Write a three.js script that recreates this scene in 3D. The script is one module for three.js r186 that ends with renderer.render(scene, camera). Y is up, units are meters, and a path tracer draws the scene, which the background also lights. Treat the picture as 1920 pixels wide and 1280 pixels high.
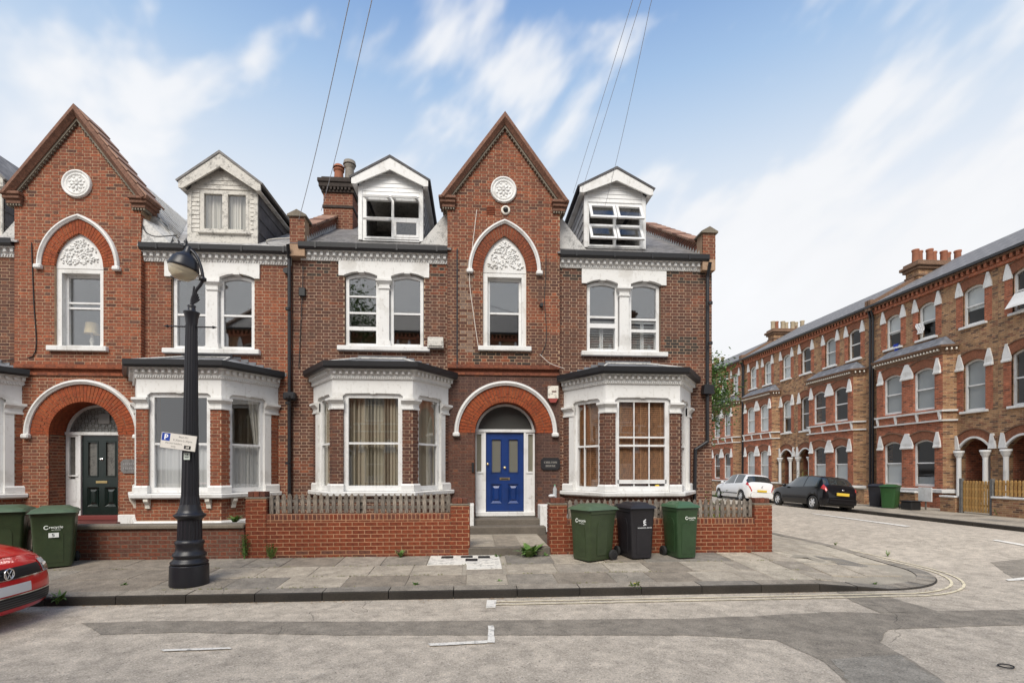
import * as THREE from 'three';
import { mergeGeometries, toCreasedNormals } from 'three/addons/utils/BufferGeometryUtils.js';
import { ImprovedNoise } from 'three/addons/math/ImprovedNoise.js';

// ---------------------------------------------------------------- camera, sky, sun, exposure
const scene = new THREE.Scene();
const FOCAL = 950, HORIZON = 880, EYE = 1.85, BACK = 12.49, YAW = 4.2 * Math.PI / 180;
const camera = new THREE.PerspectiveCamera(2 * Math.atan(640 / FOCAL) * 180 / Math.PI, 1.5, 0.1, 600);
camera.position.set(0, EYE, BACK);
camera.rotation.y = -YAW;
camera.setViewOffset(1920, 1280, 0, 640 - HORIZON, 1920, 1280);
camera.updateProjectionMatrix();
const renderer = new THREE.WebGLRenderer({ antialias: true });
renderer.toneMapping = THREE.LinearToneMapping;
renderer.toneMappingExposure = 1.56;
renderer.shadowMap.enabled = true;

const sinY = Math.sin(YAW), cosY = Math.cos(YAW);
const rayOf = (x, y) => { const a = (x - 960) / FOCAL; return new THREE.Vector3(a * cosY + sinY, (HORIZON - y) / FOCAL, a * sinY - cosY); };
// a pixel of the photograph on a wall plane z = const, on a plane x = const, on the ground y = const
const onZ = (x, y, z = 0) => { const d = rayOf(x, y); const t = (z - BACK) / d.z; return [t * d.x, EYE + t * d.y]; };
const onX = (x, y, X) => { const d = rayOf(x, y); const t = X / d.x; return [EYE + t * d.y, BACK + t * d.z]; };
const onY = (x, y, Y = 0) => { const d = rayOf(x, y); const t = (Y - EYE) / d.y; return [t * d.x, BACK + t * d.z]; };

const noise = new ImprovedNoise();
const clamp = (x, a = 0, b = 1) => Math.min(b, Math.max(a, x));
const lerp = (a, b, t) => a + (b - a) * t;
const sstep = (a, b, x) => { const t = clamp((x - a) / (b - a)); return t * t * (3 - 2 * t); };
function rng(seed) { let a = seed >>> 0; return () => { a = (a + 0x6D2B79F5) | 0; let t = Math.imul(a ^ (a >>> 15), 1 | a); t = (t + Math.imul(t ^ (t >>> 7), 61 | t)) ^ t; return ((t ^ (t >>> 14)) >>> 0) / 4294967296; }; }
const fbm3 = (x, y, z, o) => { let s = 0, a = 0.5; for (let i = 0; i < o; i++) { s += a * noise.noise(x, y, z); x = x * 2.03 + 7.1; y = y * 2.03 - 3.3; z = z * 2.03 + 1.7; a *= 0.5; } return s; };

// the sky: blue air, thin wind-drawn cloud, whiter towards the horizon
{
  const W = 2048, H = 1024, d = new Float32Array(W * H * 4);
  const blobs = [[250, 135, .10, .2], [120, 190, .08, .06], [560, 120, .15, .34], [690, 60, .09, .24], [500, 190, .12, .18], [1010, 150, .045, .2], [1560, 250, .12, .17], [1800, 110, .13, .2], [1620, 30, .08, .16],
    [1450, 290, .12, .16], [1870, 350, .13, .30], [1720, 560, .22, .55], [1480, 610, .20, .45], [1250, 80, .04, .1], [40, 110, .05, .12], [940, 60, .05, .14], [640, 330, .1, .14], [1330, 430, .16, .34]]
    .map(([x, y, r, k]) => ({ v: rayOf(x, y).normalize(), r, k }));
  const q = new THREE.Vector3(), ramp = [[0, 246, 247, 250], [.30, 243, 246, 250], [.40, 233, 239, 248], [.48, 214, 227, 243], [.54, 192, 213, 238], [.60, 166, 196, 232], [.68, 132, 168, 218], [.8, 108, 148, 206], [1, 92, 132, 194]].map(([y, ...c]) => [y, ...c.map(v => Math.pow(v / 255, 2.2) / 1.56)]);
  const air = y => { let i = 1; while (i < ramp.length - 1 && ramp[i][0] < y) i++; const [a, b] = [ramp[i - 1], ramp[i]], t = clamp((y - a[0]) / (b[0] - a[0])); return [1, 2, 3].map(k => lerp(a[k], b[k], t)); };
  for (let j = 0; j < H; j++) {
    const el = ((j + .5) / H - .5) * Math.PI, y = Math.sin(el), c = Math.cos(el);
    for (let i = 0; i < W; i++) {
      const az = ((i + .5) / W - .5) * 2 * Math.PI, x = c * Math.cos(az), z = c * Math.sin(az), o = (j * W + i) * 4;
      const yy = Math.max(y, 0);
      let [r, g, b] = air(yy);
      if (y < -.02) { r = .14; g = .135; b = .13; }
      else {
        // thin cloud drawn out along one wind direction
        const u = x * .80 + yy * .60, w = -x * .60 + yy * .80;
        const wx = fbm3(x * 2.2, yy * 2.2, z * 2.2 + 5, 3) * .5;
        let n = fbm3(u * 2.4 + wx, w * 6.5 + wx * 1.4, z * 3.2, 7) * 1.25 + fbm3(u * 9 + wx * 3, w * 20, z * 9, 5) * .5;
        let cov = -.24 + (1 - sstep(.02, .5, y)) * .2;
        q.set(x, y, z);
        if (z < 0) for (const bl of blobs) { const dd = q.distanceToSquared(bl.v); cov += bl.k * Math.exp(-dd / (bl.r * bl.r)); }
        cov += .62 * sstep(-.2, .5, z);
        let a = sstep(-.02, .70, n * 1.55 + cov);
        a = clamp(a * .88);
        const cl = .606 - .02 * sstep(.2, .9, y) + .04 * n;
        r = lerp(r, cl * .985, a); g = lerp(g, cl * .995, a); b = lerp(b, cl * 1.02, a);
      }
      d[o] = r; d[o + 1] = g; d[o + 2] = b; d[o + 3] = 1;
    }
  }
  const sky = new THREE.DataTexture(d, W, H, THREE.RGBAFormat, THREE.FloatType);
  sky.mapping = THREE.EquirectangularReflectionMapping; sky.magFilter = sky.minFilter = THREE.LinearFilter; sky.wrapS = THREE.RepeatWrapping; sky.needsUpdate = true;
  scene.background = sky; scene.environment = sky; scene.environmentIntensity = 1; scene.backgroundIntensity = 1;
}
const sun = new THREE.DirectionalLight(new THREE.Color(1, .94, .85), 2.5);
sun.position.set(-9, 35, 31); sun.target.position.set(0, 0, 0);
sun.castShadow = true; sun.shadow.radius = 62; sun.shadow.mapSize.set(2048, 2048);
Object.assign(sun.shadow.camera, { left: -40, right: 40, top: 40, bottom: -40, near: 1, far: 140 });
scene.add(sun, sun.target);

// ---------------------------------------------------------------- helpers
const lin = (r, g, b) => new THREE.Color().setRGB(r, g, b);
const rgb = (r, g, b) => new THREE.Color().setRGB(r / 255, g / 255, b / 255, THREE.SRGBColorSpace);
const taken = {};
const numbered = n => { const k = taken[n] = (taken[n] || 0) + 1; return k === 1 ? n : n + '_' + String(k - 1).padStart(3, '0'); };
class Build {           // collects faces into one geometry; uv in metres by the way each face points
  constructor() { this.p = []; this.n = []; this.c = []; this.col = null; }
  tri(a, b, c) {
    const ux = b[0] - a[0], uy = b[1] - a[1], uz = b[2] - a[2], vx = c[0] - a[0], vy = c[1] - a[1], vz = c[2] - a[2];
    let nx = uy * vz - uz * vy, ny = uz * vx - ux * vz, nz = ux * vy - uy * vx; const l = Math.hypot(nx, ny, nz) || 1; nx /= l; ny /= l; nz /= l;
    this.p.push(...a, ...b, ...c); this.n.push(nx, ny, nz, nx, ny, nz, nx, ny, nz);
    if (this.col) { const k = this.col; this.c.push(k.r, k.g, k.b, k.r, k.g, k.b, k.r, k.g, k.b); }
    return this;
  }
  quad(a, b, c, d) { this.tri(a, b, c); return this.tri(a, c, d); }
  box(x0, x1, y0, y1, z0, z1) {
    const v = (i, j, k) => [i ? x1 : x0, j ? y1 : y0, k ? z1 : z0];
    this.quad(v(0, 0, 1), v(1, 0, 1), v(1, 1, 1), v(0, 1, 1)); this.quad(v(1, 0, 0), v(0, 0, 0), v(0, 1, 0), v(1, 1, 0));
    this.quad(v(0, 1, 1), v(1, 1, 1), v(1, 1, 0), v(0, 1, 0)); this.quad(v(0, 0, 0), v(1, 0, 0), v(1, 0, 1), v(0, 0, 1));
    this.quad(v(1, 0, 1), v(1, 0, 0), v(1, 1, 0), v(1, 1, 1)); return this.quad(v(0, 0, 0), v(0, 0, 1), v(0, 1, 1), v(0, 1, 0));
  }
  cbox(x0, x1, y0, y1, z0, z1, c = .006) {      // a box with chamfered edges
    const X = [x0, x1], Y = [y0, y1], Z = [z0, z1], s = [1, -1];
    const f = (i, j, k, ax) => [X[i] + (ax === 0 ? 0 : s[i] * c), Y[j] + (ax === 1 ? 0 : s[j] * c), Z[k] + (ax === 2 ? 0 : s[k] * c)];
    const face = (ax, k) => { const r = [[0, 0], [1, 0], [1, 1], [0, 1]].map(([a, b]) => ax === 0 ? f(k, a, b, 0) : ax === 1 ? f(b, k, a, 1) : f(a, b, k, 2)); if (!k) r.reverse(); this.quad(...r); };
    for (let ax = 0; ax < 3; ax++) for (let k = 0; k < 2; k++) face(ax, k);
    for (const j of [0, 1]) for (const k of [0, 1]) { this.edge(f(0, j, k, 1), f(1, j, k, 1), f(1, j, k, 2), f(0, j, k, 2), [0, j ? 1 : -1, k ? 1 : -1]); this.edge(f(j, 0, k, 0), f(j, 1, k, 0), f(j, 1, k, 2), f(j, 0, k, 2), [j ? 1 : -1, 0, k ? 1 : -1]); this.edge(f(j, k, 0, 0), f(j, k, 1, 0), f(j, k, 1, 1), f(j, k, 0, 1), [j ? 1 : -1, k ? 1 : -1, 0]); }
    for (const i of [0, 1]) for (const j of [0, 1]) for (const k of [0, 1]) { const a = f(i, j, k, 0), b = f(i, j, k, 1), d = f(i, j, k, 2); if ((i + j + k) % 2) this.tri(a, b, d); else this.tri(a, d, b); }
    return this;
  }
  edge(a, b, c, d, w) {
    const u = [b[0] - a[0], b[1] - a[1], b[2] - a[2]], v = [d[0] - a[0], d[1] - a[1], d[2] - a[2]];
    const n = [u[1] * v[2] - u[2] * v[1], u[2] * v[0] - u[0] * v[2], u[0] * v[1] - u[1] * v[0]];
    return n[0] * w[0] + n[1] * w[1] + n[2] * w[2] > 0 ? this.quad(a, b, c, d) : this.quad(d, c, b, a);
  }
  // a closed outline [[u,v]...] (anticlockwise seen from +w) with holes, between two depths; map turns (u,v,w) into a point
  slab(outline, w0, w1, map = (u, v, w) => [u, v, w], holes = []) {
    const P = outline.map(([a, b]) => new THREE.Vector2(a, b)), Hs = holes.map(h => h.map(([a, b]) => new THREE.Vector2(a, b)));
    if (THREE.ShapeUtils.isClockWise(P)) P.reverse();
    Hs.forEach(h => { if (!THREE.ShapeUtils.isClockWise(h)) h.reverse(); });
    const T = THREE.ShapeUtils.triangulateShape(P, Hs), all = [...P, ...Hs.flat()];
    for (const [a, b, c] of T) { const A = all[a], B = all[b], C = all[c]; this.tri(map(A.x, A.y, w1), map(B.x, B.y, w1), map(C.x, C.y, w1)); this.tri(map(A.x, A.y, w0), map(C.x, C.y, w0), map(B.x, B.y, w0)); }
    for (const L of [P, ...Hs]) for (let i = 0; i < L.length; i++) { const A = L[i], B = L[(i + 1) % L.length]; this.quad(map(A.x, A.y, w0), map(B.x, B.y, w0), map(B.x, B.y, w1), map(A.x, A.y, w1)); }
    return this;
  }
  // a profile [[out, w]...] carried along a polyline [[u,v]...] with mitred corners
  sweep(path, prof, map, { closed = false, loop = true, caps = true, flip = false } = {}) {
    const n = path.length, M = [];
    for (let i = 0; i < n; i++) {
      const prev = closed ? path[(i + n - 1) % n] : path[Math.max(i - 1, 0)], next = closed ? path[(i + 1) % n] : path[Math.min(i + 1, n - 1)], me = path[i];
      const nor = (a, b) => { const l = Math.hypot(b[0] - a[0], b[1] - a[1]) || 1; return [(b[1] - a[1]) / l, -(b[0] - a[0]) / l]; };
      let a = prev === me ? nor(me, next) : nor(prev, me), b = next === me ? a : nor(me, next);
      const dt = 1 + a[0] * b[0] + a[1] * b[1]; M.push([(a[0] + b[0]) / dt, (a[1] + b[1]) / dt]);
    }
    const at = (i, k) => { const [u, v] = path[i % n], m = M[i % n], [o, w] = prof[k % prof.length]; return map(u + m[0] * o, v + m[1] * o, w); };
    const segs = closed ? n : n - 1, ks = loop ? prof.length : prof.length - 1;
    for (let i = 0; i < segs; i++) for (let k = 0; k < ks; k++) { const q = [at(i, k), at(i + 1, k), at(i + 1, k + 1), at(i, k + 1)]; if (flip) q.reverse(); this.quad(...q); }
    if (!closed && caps && loop) for (const i of [0, n - 1]) { const T = THREE.ShapeUtils.triangulateShape(prof.map(([a, b]) => new THREE.Vector2(a, b)), []); for (const t of T) this.tri(at(i, t[0]), at(i, t[1]), at(i, t[2])); }
    return this;
  }
  add(g, m) {
    g = g.index ? g.toNonIndexed() : g.clone(); if (m) g.applyMatrix4(m);
    if (!g.attributes.normal) g.computeVertexNormals();
    const p = g.attributes.position.array, q = g.attributes.normal.array;
    for (let i = 0; i < p.length; i++) { this.p.push(p[i]); this.n.push(q[i]); }
    if (this.col) for (let i = 0; i < p.length / 3; i++) this.c.push(this.col.r, this.col.g, this.col.b);
    return this;
  }
  tube(pts, r, seg = 6, steps = 0) {
    const c = new THREE.CatmullRomCurve3(pts.map(p => new THREE.Vector3(...p)), false, 'centripetal');
    return this.add(new THREE.TubeGeometry(c, steps || Math.max(2, (pts.length - 1) * 6), r, seg, false));
  }
  geo(crease) {
    let g = new THREE.BufferGeometry();
    g.setAttribute('position', new THREE.Float32BufferAttribute(this.p, 3)); g.setAttribute('normal', new THREE.Float32BufferAttribute(this.n, 3));
    if (this.c.length) g.setAttribute('color', new THREE.Float32BufferAttribute(this.c, 3));
    if (crease) g = toCreasedNormals(g, crease);
    const p = g.attributes.position.array, n = g.attributes.normal.array, uv = new Float32Array(p.length / 3 * 2);
    for (let t = 0; t < p.length; t += 9) {
      const ax = Math.abs(n[t] + n[t + 3] + n[t + 6]), ay = Math.abs(n[t + 1] + n[t + 4] + n[t + 7]), az = Math.abs(n[t + 2] + n[t + 5] + n[t + 8]);
      for (let k = 0; k < 3; k++) { const i = t + k * 3, o = i / 3 * 2; if (ay > ax && ay > az) { uv[o] = p[i]; uv[o + 1] = -p[i + 2]; } else if (ax > az) { uv[o] = p[i + 2]; uv[o + 1] = p[i + 1]; } else { uv[o] = p[i]; uv[o + 1] = p[i + 1]; } }
    }
    g.setAttribute('uv', new THREE.BufferAttribute(uv, 2));
    return g;
  }
  mesh(name, m, parent = scene, crease) { return put(name, this.geo(crease), m, parent); }
}
const mk = () => new Build();
function put(name, g, m, parent = scene) {
  const o = new THREE.Mesh(g, m); o.name = parent === scene ? numbered(name) : name; o.castShadow = o.receiveShadow = true; parent.add(o); return o;
}
function thing(name, label, category, group) { const o = new THREE.Group(); o.name = numbered(name); scene.add(o); return tag(o, label, category, group); }
function tag(o, label, category, group) { o.userData.label = label; o.userData.category = category; if (group) o.userData.group = group; return o; }
const structure = o => { o.userData.kind = 'structure'; return o; };
const stuff = o => { o.userData.kind = 'stuff'; return o; };
function basedAt(o, x, y, z) { o.children.forEach(c => { c.position.x -= x; c.position.y -= y; c.position.z -= z; }); o.position.set(x, y, z); return o; }   // built in place: move the group's origin to the thing's base
const XZ = (u, v, w) => [u, w, v];          // plan outlines: u = x, v = z, w = height
const arcPts = (cx, cy, r, a0, a1, n) => Array.from({ length: n + 1 }, (_, i) => { const a = lerp(a0, a1, i / n); return [cx + r * Math.cos(a), cy + r * Math.sin(a)]; });
// a pointed arch of half-span a and rise h from (-a) over the top to (+a)
function ogive(cx, y0, a, h, n = 14) {
  const c = (h * h - a * a) / (2 * a), R = a + c, top = Math.atan2(h, c), L = [];
  for (let i = 0; i <= n; i++) { const t = top * i / n; L.push([cx + c - R * Math.cos(t), y0 + R * Math.sin(t)]); }
  const right = L.slice(0, -1).map(([x, y]) => [2 * cx - x, y]).reverse();
  return [...L, ...right];
}
const ogiveHalf = (y, y0, a, h) => { if (y <= y0) return a; if (y >= y0 + h) return 0; const c = (h * h - a * a) / (2 * a), R = a + c, v = R * R - (y - y0) ** 2; return v > 0 ? Math.max(0, Math.sqrt(v) - c) : 0; };
// ---------------------------------------------------------------- textures and materials
function tileNoise(S, f, oct, seed) {                 // tileable value noise in 0..1
  const out = new Float32Array(S * S); let amp = 1, tot = 0;
  for (let o = 0; o < oct; o++, f *= 2, amp *= .55) {
    const R = rng(seed + o * 101), n = Math.min(f, S), g = new Float32Array(n * n).map(() => R()); tot += amp;
    for (let y = 0; y < S; y++) {
      const fy = y / S * n, y0 = Math.floor(fy), ty = fy - y0, sy = ty * ty * (3 - 2 * ty), r0 = (y0 % n) * n, r1 = ((y0 + 1) % n) * n;
      for (let x = 0; x < S; x++) { const fx = x / S * n, x0 = Math.floor(fx), tx = fx - x0, sx = tx * tx * (3 - 2 * tx), a = x0 % n, b = (x0 + 1) % n; out[y * S + x] += amp * lerp(lerp(g[r0 + a], g[r0 + b], sx), lerp(g[r1 + a], g[r1 + b], sx), sy); }
    }
  }
  for (let i = 0; i < out.length; i++) out[i] /= tot;
  return out;
}
function texture(S, fn, size, srgb = true) {           // fn(i, x, y) -> [r,g,b] 0..255
  const d = new Uint8Array(S * S * 4);
  for (let i = 0; i < S * S; i++) { const c = fn(i, i % S, Math.floor(i / S)); d[i * 4] = clamp(c[0], 0, 255); d[i * 4 + 1] = clamp(c[1], 0, 255); d[i * 4 + 2] = clamp(c[2], 0, 255); d[i * 4 + 3] = 255; }
  const t = new THREE.DataTexture(d, S, S); t.wrapS = t.wrapT = THREE.RepeatWrapping; t.magFilter = THREE.LinearFilter; t.minFilter = THREE.LinearMipmapLinearFilter; t.generateMipmaps = true;
  t.repeat.set(1 / size, 1 / size); if (srgb) t.colorSpace = THREE.SRGBColorSpace; t.needsUpdate = true; return t;
}
const nA = tileNoise(512, 8, 6, 11), nB = tileNoise(512, 32, 4, 23), nC = tileNoise(512, 4, 7, 37), nW = tileNoise(512, 128, 2, 77);
const grey = v => [v, v, v];
const tex = {
  brick: texture(512, i => { const v = 255 * (.62 + .38 * clamp(nA[i] * .6 + nB[i] * .9 - .25 + (nW[i] - .5) * .5)); return [v, v * .985, v * .97]; }, .9),
  brickBump: texture(512, i => grey(255 * clamp(nB[i] * .6 + nW[i] * .5)), .9, false),
  paint: texture(512, i => { const st = nB[((i >> 9) >> 3) * 512 + (i & 511)], s = sstep(.60, .78, nC[i]) * .08 + sstep(.62, .8, nB[i]) * .06 + sstep(.60, .78, st) * sstep(.45, .62, nA[i]) * .07, v = 255 * (1 - s - (nW[i] - .5) * .03); return [v, v * (1 - s * .08), v * (1 - s * .2)]; }, 1.7),
  paintBump: texture(512, i => grey(255 * (nA[i] * .7 + nW[i] * .3)), .7, false),
  worn: texture(512, i => { const s = sstep(.46, .72, nA[i] * .5 + nB[i] * .35 + nW[i] * .15) * .28, v = 255 * (1 - s); return [v, v * .985, v * .96]; }, .8),
  stone: texture(512, i => { const v = 255 * (.66 + .34 * clamp(nC[i] * .8 + nW[i] * .55 - .2)); return [v, v * .99, v * .965]; }, 1.6),
  stoneBump: texture(512, i => grey(255 * clamp(nW[i] * .6 + nB[i] * .5)), .5, false),
  slate: texture(512, i => { const v = 255 * (.6 + .4 * clamp(nA[i] * 1.2 - .1)); return [v, v, v * 1.01]; }, 1.1),
  scuff: (() => { const R = rng(9), v = new Float32Array(512 * 512).fill(232); for (let k = 0; k < 520; k++) { let x = R() * 512, y = R() * 512; const a = R() * 6.28, l = 6 + R() * R() * 70, d = R() < .6 ? 22 : -34; for (let i = 0; i < l; i++) { x += Math.cos(a); y += Math.sin(a); v[((Math.floor(y) + 512) % 512) * 512 + (Math.floor(x) + 512) % 512] += d * R(); } } return texture(512, i => grey(v[i] + (nA[i] - .5) * 46 + (nC[i] - .5) * 30), .8); })(),
  wood: texture(512, (i, x, y) => { const g = nB[((y >> 3) % 512) * 512 + x], v = 255 * (.5 + .5 * clamp(g * 1.1 + (nA[i] - .5) * .6)); return [v, v * .97, v * .93]; }, .35),
  cloth: texture(256, (i, x, y) => grey(225 + 30 * nW[(y * 2 % 512) * 512 + x * 2 % 512]), .2),
};
const mat = (color, o = {}) => new THREE.MeshStandardMaterial({ color, roughness: .85, ...o });
const phys = (color, o = {}) => new THREE.MeshPhysicalMaterial({ color, roughness: .5, ...o });
const M = {
  white: mat(lin(.715, .71, .69), { map: tex.paint, roughness: .55, bumpMap: tex.paintBump, bumpScale: .0012 }),
  whiteWood: mat(lin(.74, .74, .73), { map: tex.paint, roughness: .42 }),
  cream: mat(lin(.78, .76, .71), { map: tex.worn, roughness: .75, bumpMap: tex.paintBump, bumpScale: .002 }),
  wornWhite: mat(lin(.60, .595, .575), { map: tex.worn, roughness: .8, bumpMap: tex.paintBump, bumpScale: .002 }),
  gutter: mat(lin(.016, .016, .018), { roughness: .38 }),
  pipe: mat(lin(.014, .014, .017), { roughness: .45 }),
  lead: mat(lin(.24, .25, .27), { map: tex.slate, roughness: .55 }),
  leadPale: mat(lin(.55, .56, .57), { map: tex.worn, roughness: .6 }),
  slate: mat(lin(.29, .275, .26), { map: tex.slate, roughness: .7 }),
  slatePale: mat(lin(.60, .585, .555), { map: tex.slate, roughness: .75 }),
  lightenedRoof: mat(lin(.80, .775, .72), { map: tex.paint, roughness: .8 }),  // pale roof, colour lifted further to make up for the slope lying in shade
  slateDark: mat(lin(.11, .105, .11), { map: tex.slate, roughness: .7 }),
  tileRed: mat(lin(.50, .30, .22), { map: tex.stone, roughness: .8 }),
  stepStone: mat(lin(.19, .165, .14), { map: tex.stone, bumpMap: tex.stoneBump, bumpScale: .002 }),
  coping: mat(lin(.27, .235, .19), { map: tex.stone, bumpMap: tex.stoneBump, bumpScale: .003 }),
  brownCoping: mat(lin(.27, .135, .088), { map: tex.brick, bumpMap: tex.brickBump, bumpScale: .003 }),
  potCream: mat(lin(.60, .50, .36), { map: tex.stone }), potRed: mat(lin(.42, .16, .09), { map: tex.stone }), potGrey: mat(lin(.33, .30, .27), { map: tex.stone }),
  room: mat(lin(.34, .32, .30), { roughness: .95 }),
  roomFloor: mat(lin(.22, .15, .10), { roughness: .7 }),
  black: mat(lin(.012, .012, .013), { roughness: .5 }), rubber: mat(lin(.02, .02, .02), { roughness: .8 }),
  brass: mat(lin(.75, .58, .28), { roughness: .32, metalness: 1 }), chrome: mat(lin(.75, .75, .76), { roughness: .15, metalness: 1 }),
  castIron: phys(lin(.012, .012, .016), { roughness: .42, specularIntensity: .8, clearcoat: .15, clearcoatRoughness: .3 }),
  picket: [lin(.31, .285, .26), lin(.38, .35, .315), lin(.24, .22, .20), lin(.34, .30, .26)].map(c => mat(c, { map: tex.wood, bumpMap: tex.wood, bumpScale: .004 })),
  newWood: [lin(.66, .40, .13), lin(.72, .46, .17), lin(.60, .35, .11)].map(c => mat(c, { map: tex.wood, roughness: .7 })),
  glass: new THREE.MeshPhysicalMaterial({ color: lin(.97, .98, .98), roughness: .015, transmission: 1, thickness: 0, ior: 2.3 }),
  glassPlain: new THREE.MeshPhysicalMaterial({ color: lin(.95, .97, .97), roughness: .02, transmission: 1, thickness: 0, ior: 1.55 }),
  obscured: new THREE.MeshPhysicalMaterial({ color: lin(.75, .76, .74), roughness: .4, transmission: .8, thickness: 0, ior: 1.5 }),
  leaf: [lin(.115, .22, .045), lin(.16, .27, .06), lin(.075, .15, .035), lin(.27, .31, .08)].map(c => new THREE.MeshPhysicalMaterial({ color: c, roughness: .6, transmission: .2, thickness: 0, side: THREE.DoubleSide })),
  bark: mat(lin(.12, .09, .065), { map: tex.wood }),
};
// brick palettes: a few fired tones each; c = mortar
const pal = (raw, mortar, even = .4) => { const mean = [0, 1, 2].map(k => raw.reduce((s, t) => s + t[k], 0) / raw.length), tones = raw.map(t => t.map((v, k) => lerp(v, mean[k], even))); return { tones: tones.map(t => lin(...t)), mats: tones.map(t => mat(lin(...t), { map: tex.brick, bumpMap: tex.brickBump, bumpScale: .003, roughness: .9 })), mortar: mat(lin(...mortar), { map: tex.stone, bumpMap: tex.stoneBump, bumpScale: .003, roughness: .95 }) }; };
const PAL = {
  dark: pal([[0.157, 0.068, 0.047], [0.173, 0.073, 0.049], [0.134, 0.062, 0.046], [0.187, 0.079, 0.051], [0.120, 0.060, 0.047], [0.210, 0.084, 0.051], [0.152, 0.070, 0.053], [0.273, 0.108, 0.057]], [.55, .40, .30]),
  mid: pal([[0.275, 0.090, 0.048], [0.305, 0.098, 0.052], [0.238, 0.082, 0.048], [0.329, 0.110, 0.055], [0.201, 0.076, 0.050], [0.354, 0.120, 0.058], [0.275, 0.096, 0.055], [0.226, 0.080, 0.050]], [.55, .38, .265]),
  red: pal([[0.390, 0.116, 0.052], [0.421, 0.124, 0.055], [0.354, 0.106, 0.050], [0.451, 0.137, 0.060], [0.281, 0.094, 0.053], [0.390, 0.127, 0.065], [0.317, 0.100, 0.052], [0.244, 0.088, 0.057]], [.60, .42, .29]),
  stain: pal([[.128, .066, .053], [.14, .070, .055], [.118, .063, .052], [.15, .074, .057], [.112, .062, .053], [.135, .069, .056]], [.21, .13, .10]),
  garden: pal([[0.252, 0.051, 0.017], [0.280, 0.058, 0.019], [0.224, 0.046, 0.017], [0.297, 0.065, 0.023], [0.202, 0.044, 0.017], [0.325, 0.076, 0.027]], [.56, .31, .185]),
  gardenOld: pal([[0.195, 0.067, 0.040], [0.256, 0.076, 0.039], [0.159, 0.065, 0.043], [0.305, 0.083, 0.039], [0.140, 0.064, 0.047], [0.232, 0.088, 0.057]], [.26, .19, .145]),
  arch: pal([[.40, .085, .026], [.44, .10, .030], [.36, .075, .025], [.42, .11, .036]], [.20, .065, .035]),
  archDark: pal([[.27, .072, .032], [.30, .08, .034], [.24, .066, .032], [.33, .09, .036]], [.17, .075, .05]),
  lime: pal([[.34, .24, .19], [.29, .19, .145], [.38, .29, .24], [.24, .14, .10]], [.52, .42, .34]),
  soot: pal([[.05, .042, .036], [.065, .05, .042], [.045, .04, .036], [.085, .058, .044]], [.12, .10, .085]),
};
const vcol = mat(lin(1, 1, 1), { vertexColors: true, map: tex.brick, bumpMap: tex.brickBump, bumpScale: .003, roughness: .9 });

// ---------------------------------------------------------------- brickwork
// frame: {o:[x,y,z], u:[ux,uz], n:[nx,nz]}; a brick's outer face stands .008 proud of the mortar at the frame plane
const facing = (z, proud = 0) => ({ at: (u, v, w) => [u, v, z + proud + w], turn: 0 });
const sideways = (x, s) => ({ at: (u, v, w) => [x + s * w, v, u], turn: s > 0 ? Math.PI / 2 : -Math.PI / 2 });
const skew = (x0, z0, x1, z1) => { const l = Math.hypot(x1 - x0, z1 - z0), c = (x1 - x0) / l, s = (z1 - z0) / l; return { at: (u, v, w) => [x0 + c * u - s * w, v, z0 + s * u + c * w], turn: -Math.atan2(s, c), l }; };
const COURSE = .075, BED = .0155;
// lay courses between y0 and y1; open(y) gives the solid stretches [[a,b],...] of a course
function lay(frame, y0, y1, solid, { bond = 'flemish', palette, seed = 1, pick, course = COURSE, proud = .0045 } = {}) {
  const R = rng(seed), out = []; let k = 0;
  for (let y = y0; y < y1 - .02; y += course, k++) {
    const h = Math.min(course, y1 - y) - BED; if (h < .02) continue;
    for (const [a, b] of solid(y + h / 2)) {
      if (b - a < .03) continue;
      let u = bond === "flemish" ? Math.floor(a / .345) * .345 - (k % 2 ? .1725 : 0) : bond === "soldier" ? a : Math.floor(a / .228) * .228 - (k % 2 ? .114 : 0), i = 0;
      for (; u < b; i++) {
        const L = bond === 'flemish' ? (i % 2 ? .2245 : .1205) : bond === 'soldier' ? course > .1 ? .076 : .076 : .228;
        const p = Math.max(u, a), q = Math.min(u + L - BED, b); u += L;
        if (q - p < .02) continue;
        const full = Math.abs(q - p - (L - BED)) < .002;
        const t = pick ? pick((p + q) / 2, y, R) : null, P = (t && t.palette) || palette;
        out.push({ p, q, y, h, full, L: L - BED, w: (proud) + (R() - .5) * .003, tone: Math.floor(R() * P.mats.length), P, frame, shade: .86 + R() * .28 });
      }
    }
  }
  return out;
}
const brickGeo = {};
function brickShape(L, h) { const k = L.toFixed(3) + h.toFixed(3); return brickGeo[k] = brickGeo[k] || mk().cbox(-L / 2, L / 2, -h / 2, h / 2, -.03, 0, .003).geo(); }
const eyeAt = new THREE.Vector3(0, EYE, BACK);
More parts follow.
